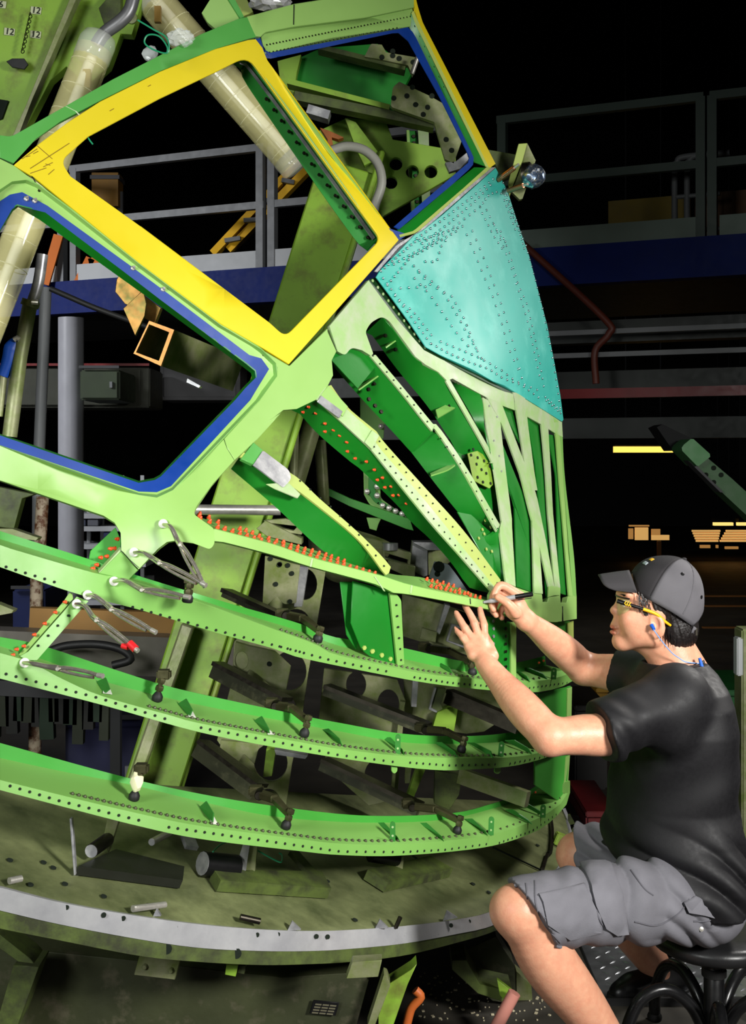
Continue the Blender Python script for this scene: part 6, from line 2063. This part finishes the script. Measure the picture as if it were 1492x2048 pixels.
# near hand: back of the hand to the camera, fingers spread and resting on the sill channel
PH = [((969, 1275), (968, 1250), (963, 1232), (960, 1218), 3.375, .0098), ((957, 1273), (949, 1247), (940, 1228), (930, 1212), 3.365, .0102),
      ((947, 1280), (930, 1256), (920, 1239), (912, 1226), 3.355, .0098), ((938, 1293), (926, 1276), (917, 1265), (908, 1256), 3.345, .0086)]
for j, (m0, p1, p2, p3, d0, r) in enumerate(PH):
    d1 = d0 + .012
    K = [Q(*m0, d0), Q(*p1, d1), Q(*p2, d1 + .014), Q(*p3, d1 + .032)]
    B.cone(WRN, K[0], .019, .0115, .010)
    B.ell(K[0], (.0118,) * 3, .004)
    B.chain(K, [r * 1.10, r * 1.02, r * .93, r * .80], .003)
    B.ell(K[1], (r * 1.10,) * 3, .003)
B.cone(Q(985, 1312, 3.33), Q(978, 1290, 3.385), .017, .013, .012)
B.chain([Q(978, 1290, 3.385), Q(968, 1268, 3.41), Q(960, 1250, 3.43)], [.013, .0115, .0095], .006)
B.cone(Q(945, 1310, 3.33), Q(940, 1296, 3.345), .015, .012, .012)
# far (right) arm
SHF, ELF, WRF = Q(1278, 1352, 3.56), Q(1168, 1338, 3.66), Q(1052, 1241, 3.475)
B.chain([SHF, Q(1225, 1345, 3.61), ELF], [.062, .053, .044], .02)
B.chain([ELF, Q(1140, 1312, 3.62), Q(1108, 1285, 3.565), Q(1075, 1258, 3.51), WRF], [.044, .047, .043, .033, .0275], .02)
# far hand: pen pinched between thumb and bent index finger
HP = 3.44
B.ell(Q(1030, 1216, HP + .02), (.030, .020, .030), .015)
B.cone(WRF, Q(1034, 1205, HP + .02), .025, .018, .015)
B.cone(WRF, Q(1026, 1226, HP + .005), .022, .017, .015)
B.chain([Q(1032, 1226, HP - .012), Q(1016, 1207, HP - .022), Q(996, 1194, HP - .018)], [.016, .0125, .0105], .007)
B.chain([Q(1041, 1192, HP + .015), Q(1004, 1171, HP + .012), Q(990, 1186, HP + .004), Q(989, 1201, HP + .0)], [.0135, .0115, .010, .0085], .005)
B.chain([Q(1038, 1200, HP + .03), Q(996, 1182, HP + .03), Q(984, 1204, HP + .018), Q(987, 1219, HP + .012)], [.0135, .0115, .010, .0085], .005)
B.chain([Q(1035, 1210, HP + .045), Q(1000, 1196, HP + .045), Q(986, 1218, HP + .03), Q(992, 1230, HP + .022)], [.013, .011, .0098, .0085], .005)
B.chain([Q(1032, 1220, HP + .055), Q(1010, 1212, HP + .056), Q(1000, 1228, HP + .045), Q(1004, 1236, HP + .035)], [.012, .0095, .0085, .0075], .005)
# near leg
KN = Q(1040, 1824, 3.05)
B.cone(Q(1360, 1800, 3.27), Q(1100, 1812, 3.09), .085, .07, .03)
B.cone(Q(1100, 1812, 3.09), KN, .07, .062, .03)
B.ell(Q(1022, 1818, 3.05), (.048, .045, .048), .03)
B.chain([KN, Q(1097, 1922, 3.08), Q(1162, 2008, 3.11), Q(1225, 2095, 3.15), Q(1285, 2172, 3.19)], [.056, .069, .060, .045, .034], .03)
B.cone(Q(1285, 2172, 3.19), Q(1240, 2210, 3.16), .034, .03, .03)
# far leg
B.cone(Q(1370, 1790, 3.53), Q(1160, 1706, 3.70), .085, .06, .03)
KF = Q(1152, 1712, 3.71)
B.chain([KF, Q(1215, 1800, 3.75), Q(1292, 1905, 3.82), Q(1338, 1965, 3.86)], [.056, .062, .052, .034], .03)
B.cone(Q(1338, 1968, 3.86), Q(1285, 1985, 3.84), .034, .03, .03)
me = B.mesh('body')
me.materials.append(M_BODY)
me.materials.append(M_LIP)
cen = np.zeros(len(me.polygons) * 3)
me.polygons.foreach_get('center', cen)
cen = cen.reshape(-1, 3)
mi = np.zeros(len(cen), np.int32)
for c, r in ((Q(1224, 1253, HD), (.012, .021, .0066)), (Q(1224, 1264, HD), (.012, .019, .0075))):
    mi[(((cen - c) / np.array(r)) ** 2).sum(1) < 1] = 1
me.polygons.foreach_set('material_index', mi)
del B
link('body', me, None, man)

# ---- shirt
F = Field((0.50, 3.05, 0.36), (1.05, 3.76, 1.16), .0048)
rows = [(1325, 1348, 62, .075), (1345, 1354, 74, .10), (1372, 1353, 86, .165), (1400, 1352, 94, .195), (1450, 1348, 108, .20), (1520, 1347, 111, .19), (1600, 1343, 116, .18),
        (1663, 1344, 126, .192), (1700, 1349, 130, .208), (1740, 1357, 129, .222), (1800, 1370, 120, .228), (1850, 1376, 116, .228)]
SPX = 3.4 / FPX
zz_ = np.array([CAMH - (r[0] - CY) * SPX for r in rows])[::-1]
xx_ = np.array([(r[1] - CX) * SPX for r in rows])[::-1]
aa_ = np.array([r[2] * SPX for r in rows])[::-1]
bb_ = np.array([r[3] for r in rows])[::-1]


def torso(x, y, z):
    zc = z.ravel()
    sh = (1, 1, -1)
    xc, a, b = (np.interp(zc, zz_, v).reshape(sh) for v in (xx_, aa_, bb_))
    # the trunk is turned a little: the near shoulder sits further back
    yc = 3.40
    dy = y - yc
    dx = x - xc + dy * .16
    q = (np.abs(dx / a) ** 2.3 + np.abs(dy / b) ** 2.3) ** (1 / 2.3)
    d = (q - 1) * np.minimum(a, b) * .9
    return np.maximum(d, np.maximum(z - zz_[-1], zz_[0] - z))


F.op(torso, (.5, 3.05, .36), (1.03, 3.75, 1.16), 0)
F.cone(Q(1350, 1398, 3.25), Q(1205, 1466, 3.155), .078, .083, .03)
F.cone(Q(1352, 1395, 3.26), Q(1330, 1440, 3.24), .088, .09, .03)
F.cone(Q(1300, 1360, 3.53), Q(1236, 1346, 3.60), .078, .072, .03)
# sleeve hems
nh = Q(1190, 1468, 3.15) - Q(1350, 1410, 3.22)
F.cutplane(Q(1201, 1466, 3.155), nh, (.48, 3.0, .75), (.66, 3.3, 1.05))
nf = Q(1222, 1343, 3.61) - Q(1300, 1352, 3.54)
F.cutplane(Q(1238, 1346, 3.6), nf, (.48, 3.5, .9), (.72, 3.8, 1.2))
# neckline
F.cone(Q(1322, 1285, HD), Q(1352, 1345, HD), .062, .064, .006, 'cut')
# hem: follows the lap up to the front
F.cutplane(Q(1300, 1764, 3.3), (-.50, .0, -1.0), (.4, 3.0, .3), (.86, 3.8, .75))
F.cutplane(Q(1420, 1815, 3.3), (.10, .0, -1.0))


# folds
def folds(x, y, z):
    s1 = 1.1 - 1.6 * np.abs(np.sin(36 * (z + .55 * (x - .8)) + 2.4 * np.sin(9 * x + 5 * y)))
    s2 = np.sin(46 * (z - .5 * x) + 2.5 * np.sin(14 * y))
    w1 = np.exp(-((z - .56) / .09) ** 2)
    w2 = np.exp(-((z - .93) / .10) ** 2 - ((x - .70) / .10) ** 2)
    w3 = np.exp(-((z - .75) / .14) ** 2) * .5
    s3 = np.sin(90 * (x * .8 + z * .75) + 2 * np.sin(20 * y))
    w4 = np.exp(-((x - .60) / .07) ** 2 - ((z - .92) / .1) ** 2)
    return .012 * (s1 - .5) * w1 + .009 * s2 * w2 + .004 * s2 * w3 + .008 * s3 * w4


F.warp(folds)
me = F.mesh('shirt')
sh_o = link('shirt', me, M_SHIRT, man)
bm = NB()
ring = [P(CX + 0, CY, 1)] * 0
for k in range(33):
    a = 2 * PI * k / 32
    c = Vector(Q(1348, 1338, HD))
    ring.append(c + Vector((math.cos(a) * .073 - math.sin(a) * .01, math.sin(a) * .078, -math.cos(a) * -.022 + .004)))
add_tube(bm, ring, .0055, 8, False)
from_bm('collar', bm, M_SHIRT, sh_o, 60)
del F

# ---- cargo shorts
F = Field((0.33, 2.90, 0.28), (1.02, 3.82, 0.78), .0045)
F.ell(Q(1400, 1795, 3.40), (.118, .185, .105), 0)
F.chain([Q(1400, 1806, 3.30), Q(1250, 1802, 3.18), Q(1085, 1822, 3.075), Q(1040, 1830, 3.045)], [.098, .098, .092, .09], .04)
F.chain([Q(1395, 1785, 3.52), Q(1270, 1745, 3.60), Q(1168, 1705, 3.69), Q(1120, 1690, 3.73)], [.10, .09, .082, .08], .04)
F.cutplane(Q(1064, 1826, 3.06), (-.80, -.25, -.52), (.30, 2.85, .25), (.56, 3.3, .8))
F.cutplane(Q(1158, 1700, 3.7), (-.95, .25, -.1), (.30, 3.4, .25), (.66, 3.85, .8))


def sfold(x, y, z):
    s1 = .6 - 1.6 * np.abs(np.sin(40 * (x * .85 + z * .55) + 2.2 * np.sin(13 * z + 7 * y) + 2))
    s2 = np.sin(95 * (x * 1.0 - z * .45) + 2.5 * np.sin(17 * z))
    w1 = np.exp(-((x - .66) / .09) ** 2)
    w2 = np.exp(-((x - .50) / .10) ** 2) * .45
    w3 = np.exp(-((x - .80) / .08) ** 2)
    s3 = .6 - 1.6 * np.abs(np.sin(45 * (z * 1.0 + x * .62) + 2 * np.sin(15 * x)))
    return .013 * s1 * w1 + .007 * s2 * w2 + .010 * s3 * w3


F.warp(sfold)
me = F.mesh('shorts')
so = link('shorts', me, M_SHORT, man)
from mathutils.bvhtree import BVHTree


def bvh_of(me):
    return BVHTree.FromPolygons([v.co.copy() for v in me.vertices], [tuple(p.vertices) for p in me.polygons])


bsh = bvh_of(me)


def on_cloth(bvh, x, y, off=.0):
    d = rdir(x, y).normalized()
    h = bvh.ray_cast(CAMP, d)
    if h[0] is None:
        return None
    return h[0] + h[1] * off


def seam(pts, r, m, par, bvh, name='seam', n=30):
    q = [on_cloth(bvh, x, y, r * .3) for x, y in smooth2(pts, n)]
    q = [p for p in q if p is not None]
    if len(q) > 3:
        tube(name, q, r, m, par, 6)


def patch(name, poly, off, th, m, par, bvh, grid=14):
    fb_ = {}
    last = [Vector((0, 3, 0))]

    def fn(x, y):
        p = on_cloth(bvh, x, y, off)
        if p is None:
            p = P(x, y, last[0].y)
        last[0] = p
        return p
    bm = plate_bm(fillet(poly), [], th, fn, lambda x, y: Vector((0, 1, 0)), grid)
    return from_bm(name, bm, m, par, 50)


pk = patch('cargo_pocket', R12([(350, 800), (600, 742), (660, 870), (700, 1000), (520, 1040), (400, 960)]), .006, .005, M_SHORT, so, bsh)
pf = patch('pocket_flap', R12([(580, 640), (690, 610), (745, 640), (800, 800), (852, 1000), (770, 1010), (715, 975), (660, 860)]), .010, .006, M_SHORT, so, bsh)
for pts in ([(345, 800), (470, 770), (605, 740)], [(385, 925), (500, 895), (655, 868)], [(590, 645), (640, 760), (680, 920), (720, 985)], [(745, 645), (800, 810), (848, 1000)], [(700, 620), (760, 800), (820, 1000)],
            [(280, 735), (300, 880), (350, 975), (430, 1050)], [(330, 720), (335, 850), (385, 960), (470, 1060)], [(880, 945), (1000, 965), (1120, 900), (1180, 820)], [(1150, 850), (1300, 900), (1370, 890)],
            [(860, 660), (930, 760), (980, 800)], [(1200, 945), (1300, 935), (1370, 880)]):
    seam(R12(pts), .0022, M_SEAM, so, bsh)
# rolled hem of the near leg
hq = [on_cloth(bsh, x, y, .001) for x, y in smooth2(R12([(228, 742), (236, 860), (290, 975), (380, 1050), (470, 1082)]), 26)]
hq = [p for p in hq if p]
tube('hem', hq, .0045, M_SHORT, so, 8)
pb = [on_cloth(bsh, x, y, .004) for x, y in R12([(1238, 985)])]
if pb[0]:
    bm = NB()
    add_lathe(bm, pb[0], Vector((0, -1, .2)), [(.006, 0), (.006, .002), (.003, .003)], 10)
    from_bm('snap_button', bm, M_STEEL, so)
patch('back_pocket_flap', R12([(1135, 850), (1200, 812), (1255, 815), (1370, 880), (1360, 930), (1250, 905), (1160, 900)]), .010, .006, M_SHORT, so, bsh)
del F

# ---- shoes
def shoe(name, heel, toe, par):
    heel, toe = np.array(heel), np.array(toe)
    F = Field(np.minimum(heel, toe) - .09, np.maximum(heel, toe) + .12, .005)
    d = toe - heel
    F.cone(heel + (0, 0, .035), heel + d * .75 + (0, 0, .03), .042, .045, 0)
    F.cone(heel + d * .5 + (0, 0, .03), toe + (0, 0, .022), .046, .034, .03)
    F.cone(heel + (0, 0, .04), heel + d * .12 + (0, 0, .085), .042, .042, .03)
    F.cutplane((0, 0, .004), (0, 0, -1))
    o = link(name, F.mesh(name), M_BLACK, par)
    G = Field(np.minimum(heel, toe) - .09, np.maximum(heel, toe) + .12, .005)
    G.cone(heel + (0, 0, .012), toe + (0, 0, .012), .046, .040, 0)
    G.cutplane((0, 0, .022), (0, 0, 1))
    G.cutplane((0, 0, .002), (0, 0, -1))
    link('sole', G.mesh('sole'), M_RUB, o)
    dn = Vector(d).normalized()
    s = dn.cross(Vector((0, 0, 1)))
    for i in range(4):
        c = Vector(heel + d * (.38 + i * .1)) + Vector((0, 0, .088 - i * .008))
        tube('lace', [c - s * .024 - Vector((0, 0, .012)), c + Vector((0, 0, .002)), c + s * .024 - Vector((0, 0, .012))], .0028, M_RUB, o, 6, 8)
    return o


ah = Q(1350, 1990, 3.86); ah[2] = 0.0
at_ = Q(1240, 2005, 3.80); at_[2] = 0.0
shoe('shoe', ah, at_, man)
ah2 = Q(1290, 2200, 3.2); ah2[2] = 0.0
at2 = Q(1100, 2200, 3.08); at2[2] = 0.0
shoe('shoe', ah2, at2, man)

# ---- hair
F = Field((.64, 3.30, 1.10), (.92, 3.54, 1.40), .003)
F.ell(Q(1318, 1200, HD), (.1035, .0805, .103), 0)
F.ell(Q(1350, 1258, HD), (.062, .071, .066), .03)
F.cutplane(Q(1296, 1210, HD), (-1.0, 0, -.25))                       # nothing in front of the temples
F.cutplane(Q(1345, 1306, HD), (-.15, 0, -1))
F.cutplane(Q(1325, 1290, HD), (-1.0, 0, -.62), (.64, 3.3, 1.10), (.9, 3.54, 1.205))
F.warp(lambda x, y, z: .0013 * np.sin(380 * (x + .3 * z) + 5 * np.sin(70 * x + 30 * z)) + .0009 * np.sin(610 * (x + .25 * z) + 7 * np.sin(90 * y)))
hair = link('hair', F.mesh('hair'), M_HAIR, man)
del F
bm = NB()
random.seed(3)
for i in range(150):                                                  # loose strands below the strap and at the nape
    f = random.random()
    x, y = 1322 + 66 * f + random.uniform(-4, 4), 1262 + 30 * f * (1 - f) + random.uniform(-8, 14)
    side = random.uniform(.3, 1.0)
    D = HD - .076 * math.sin(side * PI / 2) * math.sqrt(max(.05, 1 - f * .75))
    a = P(x, y - 16, D)
    b = P(x + random.uniform(-1, 4), y + random.uniform(8, 20), D + random.uniform(.0, .008))
    add_tube(bm, [a, a.lerp(b, .5) + Vector((.002, -.003, 0)), b], [.0016, .0013, .0004], 4)
for i in range(46):                                                   # short sideburn and temple hair
    x = 1276 + random.uniform(0, 26)
    y = 1190 + (x - 1270) * .6 + random.uniform(-6, 26)
    h = P(x, y, HD - .0785)
    add_tube(bm, [h + Vector((.0, .006, .006)), h + Vector((.003, .004, -.004)), h + Vector((.004, .006, -.012))], [.0012, .001, .0003], 4)
o = from_bm('hair_strands', bm, M_HAIR, hair, 60); o['kind'] = 'stuff'
bm = NB()
for i in range(26):
    t = i / 25
    for s in (-1, 1):
        c = Vector(Q(1240 + 12 * t, 1192 - 3 * math.sin(t * PI), HD + s * (.014 + .036 * t))) + Vector((-.006, 0, 0))
        add_tube(bm, [c, c + Vector((.004, s * .007, .003))], [.0014, .0005], 4)
o = from_bm('eyebrows', bm, M_HAIR, man, 60); o['kind'] = 'stuff'
for s in (-1, 1):
    bm = NB()
    bmesh.ops.create_uvsphere(bm, u_segments=14, v_segments=10, radius=.0128, matrix=Matrix.Translation(Q(1250.5, 1207, HD + s * .031)))
    eo = from_bm('eye', bm, mat('eye_white', (226, 216, 206), .2, var=.03), man, 60)
    bm = NB()
    add_lathe(bm, Vector(Q(1250.5, 1207, HD + s * .031)) + Vector((-.0117, 0, 0)), Vector((-1, 0, 0)), [(.0058, 0), (.004, .0012), (.0, .0016)], 12)
    from_bm('iris', bm, M_HAIR, eo, 60)

# ---- cap
cap = thing('cap', None, None, Q(1316, 1180, HD)); bpy.context.view_layer.update()
cap.parent = man
cap.matrix_parent_inverse = man.matrix_world.inverted()
cap['label'] = 'washed charcoal baseball cap with black front'
bpy.context.view_layer.update()
# a rounded crown whose rim slopes down to the back
cu = (Vector(Q(1388, 1250, HD)) - Vector(Q(1262, 1178, HD))).normalized()       # along the rim, towards the back
cw = Vector((0, 1, 0)).cross(cu).normalized()
if cw.z < 0: cw = -cw
cc = Vector(Q(1330, 1197, HD))
PX1 = HD / FPX
CR = (75.5 * PX1, .0885, 85 * PX1)
pole = (Vector(Q(1364, 1126, HD)) - cc).normalized()


def dome(t, a, off=0.0):
    """t 0 at the rim .. 1 at the button, a angle (0 back, pi front)"""
    th0 = -.27
    th = th0 + (PI / 2 - th0) * t
    rad = cu * math.cos(a) + Vector((0, math.sin(a), 0))
    n = rad * math.cos(th) + (pole if t > .5 else pole.lerp(cw, 1 - 2 * t) if t > 0 else cw) * math.sin(th)
    n.normalize()
    p = 2.35
    r = (abs(n.x / (CR[0] + off)) ** p + abs(n.y / (CR[1] + off)) ** p + abs(n.z / (CR[2] + off)) ** p) ** (-1 / p)
    return cc + n * r


NA, NT = 60, 16


def dome_mesh(a0, a1, name, m, off=0.0, t0=0.0, t1=1.0, arch=False):
    bm = NB()
    g = []
    na = max(4, int((a1 - a0) / (2 * PI) * NA))
    for i in range(NT + 1):
        row = []
        for j in range(na + 1):
            a = a0 + (a1 - a0) * j / na
            t = t0 + (t1 - t0) * i / NT
            if arch:                                                   # the half-moon opening above the strap
                b = abs((a + PI) % (2 * PI) - PI)
                lo = .30 * max(0, 1 - (b / .55) ** 2) ** .5 if b < .55 else 0
                t = lo + (1 - lo) * t
            row.append(bm.verts.new(dome(t, a, off)))
        g.append(row)
    for i in range(NT):
        for j in range(na):
            bm.faces.new((g[i][j], g[i][j + 1], g[i + 1][j + 1], g[i + 1][j]))
    bmesh.ops.remove_doubles(bm, verts=bm.verts, dist=.0004)
    o = from_bm(name, bm, m, cap, 60)
    sd = o.modifiers.new('solid', 'SOLIDIFY'); sd.thickness = .0025; sd.offset = -1
    return o


fa0 = PI * .70
dome_mesh(-fa0, fa0, 'crown', M_CAP, arch=True)
dome_mesh(fa0, 2 * PI - fa0, 'front_panel', M_CAPB, .0008)
for a in (fa0, -fa0, PI * .36, -PI * .36, PI):
    bm = NB()
    add_tube(bm, [dome(t / 14, a, .0004) for t in range(1 if abs(a) > .6 else 5, 15)], .0016, 6)
    from_bm('seam', bm, M_CAPB if abs(a) > 2 else M_CAP, cap, 60)
bm = NB()
bmesh.ops.create_uvsphere(bm, u_segments=12, v_segments=8, radius=.0085, matrix=Matrix.Translation(dome(1, 0, .001)) @ Matrix.Diagonal((1, 1, .6, 1)))
from_bm('button', bm, M_CAPB, cap, 60)
for a, t in ((-PI * .52, .60), (-PI * .22, .42), (PI * .52, .6)):
    p = dome(t, a, .0008)
    nn = (p - (cc + cw * .02)).normalized()
    bm = NB()
    add_lathe(bm, p - nn * .001, nn, [(.0052, 0), (.0052, .0016), (.003, .0022)], 12)
    from_bm('eyelet', bm, M_HOLE if False else M_BLACK, cap, 60)
# strap
bm = NB()
st_ = [dome(.015, a, .003) for a in np.linspace(-.62, .62, 14)]
st2 = [p - cw * .020 + cu * .002 for p in st_]
va = [bm.verts.new(p) for p in st_]; vb = [bm.verts.new(p) for p in st2]
for i in range(13):
    bm.faces.new((va[i], va[i + 1], vb[i + 1], vb[i]))
o = from_bm('strap', bm, M_CAP, cap, 60)
sd = o.modifiers.new('solid', 'SOLIDIFY'); sd.thickness = .003
bm = NB()
add_box(bm, st_[2] - cw * .010 - Vector((0, .002, 0)), .010, .004, .02)
from_bm('buckle', bm, M_DSTEEL, cap, 60)
# brim: a strongly curved sheet, its sides bent down
bm = NB()
g = []
for i in range(11):
    row = []
    for j in range(27):
        v = j / 26 * 2 - 1
        bx, by = 1258 + 16 * abs(v) ** 1.5, 1140 + 44 * abs(v) ** 1.7
        e = 62 * max(0, 1 - abs(v) ** 8) ** .5 * i / 10
        row.append(bm.verts.new(Q(bx - e, by + .10 * e * (1 - abs(v)) + 2.5 * (i / 10) ** 2, HD + math.sin(v * PI / 2) * .080 * (1 - .10 * i / 10))))
    g.append(row)
for i in range(10):
    for j in range(26):
        bm.faces.new((g[i][j], g[i][j + 1], g[i + 1][j + 1], g[i + 1][j]))
o = from_bm('brim', bm, mat('cap_brim', (60, 58, 60), .8, var=.08, bump=.12, bscale=400, spec=.25), cap, 60)
sd = o.modifiers.new('solid', 'SOLIDIFY'); sd.thickness = .004
# embroidered badge on the front panel: two small blocks of thread
for (a, t, da, dt, col, nm) in ((PI * 1.06, .50, .16, .05, (222, 170, 40), 'y'), (PI * 1.05, .40, .20, .05, (150, 160, 165), 'g')):
    bm = NB()
    gg = [[bm.verts.new(dome(t + dt * (i / 3), a + da * (j / 5), .0022)) for j in range(6)] for i in range(4)]
    for i in range(3):
        for j in range(5):
            bm.faces.new((gg[i][j], gg[i][j + 1], gg[i + 1][j + 1], gg[i + 1][j]))
    o = from_bm('embroidery', bm, mat('thread_' + nm, col, .6), cap, 60)
    sd = o.modifiers.new('solid', 'SOLIDIFY'); sd.thickness = .002

# ---- safety glasses
gl = thing('safety_glasses', None, None, Q(1245, 1210, HD)); bpy.context.view_layer.update()
gl.parent = man
gl.matrix_parent_inverse = man.matrix_world.inverted()
gl['label'] = 'safety glasses with black and yellow temples and pale lenses'
bpy.context.view_layer.update()
M_LENS = mat('lens_clear', (206, 214, 150), .04, var=.0, alpha=.22, rvar=0)
bm = NB()
g = []
for i in range(7):
    row = []
    for j in range(25):
        v = j / 24 * 2 - 1
        ang = v * 1.15
        x = 1232 + (1 - math.cos(ang)) * 46
        y = 1191 + i / 6 * (38 - 18 * abs(v) ** 3 - (8 if abs(v) < .1 else 0)) + 8 * abs(v)
        row.append(bm.verts.new(Q(x, y, HD + math.sin(ang) * .074)))
    g.append(row)
for i in range(6):
    for j in range(24):
        bm.faces.new((g[i][j], g[i][j + 1], g[i + 1][j + 1], g[i + 1][j]))
o = from_bm('lens', bm, M_LENS, gl, 60)
sd = o.modifiers.new('solid', 'SOLIDIFY'); sd.thickness = .0016
bm = NB()
add_tube(bm, [v.co for v in [bm.verts.new(Q(1232 + (1 - math.cos(j / 24 * 2.3 - 1.15)) * 46, 1190 + 8 * abs(j / 12 - 1), HD + math.sin(j / 24 * 2.3 - 1.15) * .075)) for j in range(25)]], .0022, 6)
from_bm('brow_bar', bm, M_BLACK, gl, 60)
M_GY = mat('temple_yellow', (240, 182, 20), .4, var=.03)
for s in (-1, 1):
    A = [Q(1235, 1202, HD + s * .067), Q(1250, 1207, HD + s * .076), Q(1287, 1218, HD + s * .083)]
    tm = tube('temple', [Vector(p) for p in A], [.0062, .0058, .004], M_BLACK, gl, 8, 12)
    tube('temple_tip', [Vector(p) for p in (Q(1286, 1218, HD + s * .083), Q(1312, 1228, HD + s * .084), Q(1330, 1243, HD + s * .080), Q(1341, 1251, HD + s * .074))], [.0045, .0045, .004, .0035], M_GY, tm, 8, 14)
    if s < 0:
        for k in range(3):
            x = 1249 + k * 4.5
            bm = NB()
            for dy_ in (-1, 1):
                add_bar(bm, Vector(Q(x + 4, 1206.5 + k * 1.3 + dy_ * 4.5, HD - .0838)), Vector(Q(x, 1206.5 + k * 1.3, HD - .0838)), .0022, .0016, Vector((0, 1, 0)))
            from_bm('chevron', bm, M_GY, tm, 30)

# ---- corded ear plug
M_PB = mat('plug_blue', (30, 96, 200), .5, var=.05)
ep = thing('ear_plug', None, None, Q(1305, 1254, HD - .09)); bpy.context.view_layer.update()
ep.parent = man
ep.matrix_parent_inverse = man.matrix_world.inverted()
bpy.context.view_layer.update()
tube('plug', [Vector(Q(1303, 1250, HD - .086)), Vector(Q(1308, 1259, HD - .098))], [.0055, .0045], M_PB, ep, 10)
tube('cord', [Vector(p) for p in (Q(1307, 1259, HD - .098), Q(1322, 1280, HD - .098), Q(1342, 1304, HD - .092), Q(1358, 1316, HD - .088), Q(1372, 1324, HD - .085), Q(1398, 1327, HD - .05))], .0016, mat('cord_blue', (120, 160, 214), .4), ep, 6, 30)
tube('second_plug', [Vector(Q(1399, 1316, HD - .075)), Vector(Q(1405, 1338, HD - .078))], [.004, .0055], M_PB, ep, 8)

# ---- pen held in the right hand
pen = thing('marker_pen', 'grey marker pen with a black cap held between thumb and finger', 'pen', Q(965, 1205, 3.46))
bpy.context.view_layer.update()
pa, pb_ = Vector(Q(964, 1205, 3.440)), Vector(Q(1066, 1188, 3.405))
L = (pb_ - pa).length
dd_ = (pb_ - pa).normalized()
bm = NB(); add_lathe(bm, pa, dd_, [(.0012, 0), (.0016, .005), (.0036, .0055), (.0046, .018), (.0058, .022), (.0066, .026), (.0066, L * .68)], 14)
from_bm('barrel', bm, mat('marker_grey', (150, 150, 152), .4, var=.05), pen, 40)
bm = NB(); add_lathe(bm, pa + dd_ * L * .66, dd_, [(.0069, 0), (.0069, L * .30), (.0058, L * .335), (.003, L * .34)], 14)
from_bm('pen_cap', bm, M_BLACK, pen, 40)
bar('clip', pa + dd_ * L * .70 + Vector((0, -.002, -.009)), pa + dd_ * L * .97 + Vector((0, -.002, -.010)), .003, .002, M_BLACK, pen)

# ================================================================== stool
sx, sy = Vector(Q(1428, 1880, 3.44)).x, 3.44
stl = thing('work_stool', 'round black work stool with arched tube feet under the seated man', 'stool', (sx, sy, 0))
bpy.context.view_layer.update()
SZ = .352
bm = NB(); add_lathe(bm, (sx, sy, SZ - .045), (0, 0, 1), [(.05, -.012), (.150, -.004), (.166, .006), (.172, .020), (.168, .036), (.15, .045), (.05, .040), (.002, .040)], 40)
from_bm('seat', bm, mat('seat_black', (30, 30, 31), .36, var=.1, bump=.1, bscale=90), stl, 60)
bm = NB(); add_lathe(bm, (sx, sy, .03), (0, 0, 1), [(.028, 0), (.028, .21), (.024, .215), (.024, .225)], 20)
from_bm('column', bm, M_BLACK, stl, 40)
bm = NB(); add_lathe(bm, (sx, sy, .25), (0, 0, 1), [(.014, 0), (.014, .05)], 16)
from_bm('piston', bm, M_STEEL, stl, 40)
bm = NB(); add_lathe(bm, (sx, sy, .225), (0, 0, 1), [(.034, 0), (.034, .018), (.03, .022)], 20)
from_bm('collar', bm, M_RUB, stl, 40)
M_TUBE = mat('tube_black', (20, 20, 21), .28, var=.1)
for k in range(5):
    a = math.radians(-100 + 72 * k)
    d = Vector((math.cos(a), math.sin(a), 0))
    c = Vector((sx, sy, 0))
    pts = [c + d * .026 + Vector((0, 0, .07)), c + d * .07 + Vector((0, 0, .15)), c + d * .14 + Vector((0, 0, .195)), c + d * .21 + Vector((0, 0, .17)), c + d * .25 + Vector((0, 0, .09)), c + d * .255 + Vector((0, 0, .016))]
    lg_ = tube('leg', pts, .017, M_TUBE, stl, 12, 26)
    bm = NB(); add_lathe(bm, c + d * .255, (0, 0, 1), [(.02, 0), (.022, .01), (.018, .02)], 14)
    from_bm('foot_cap', bm, M_RUB, lg_, 40)
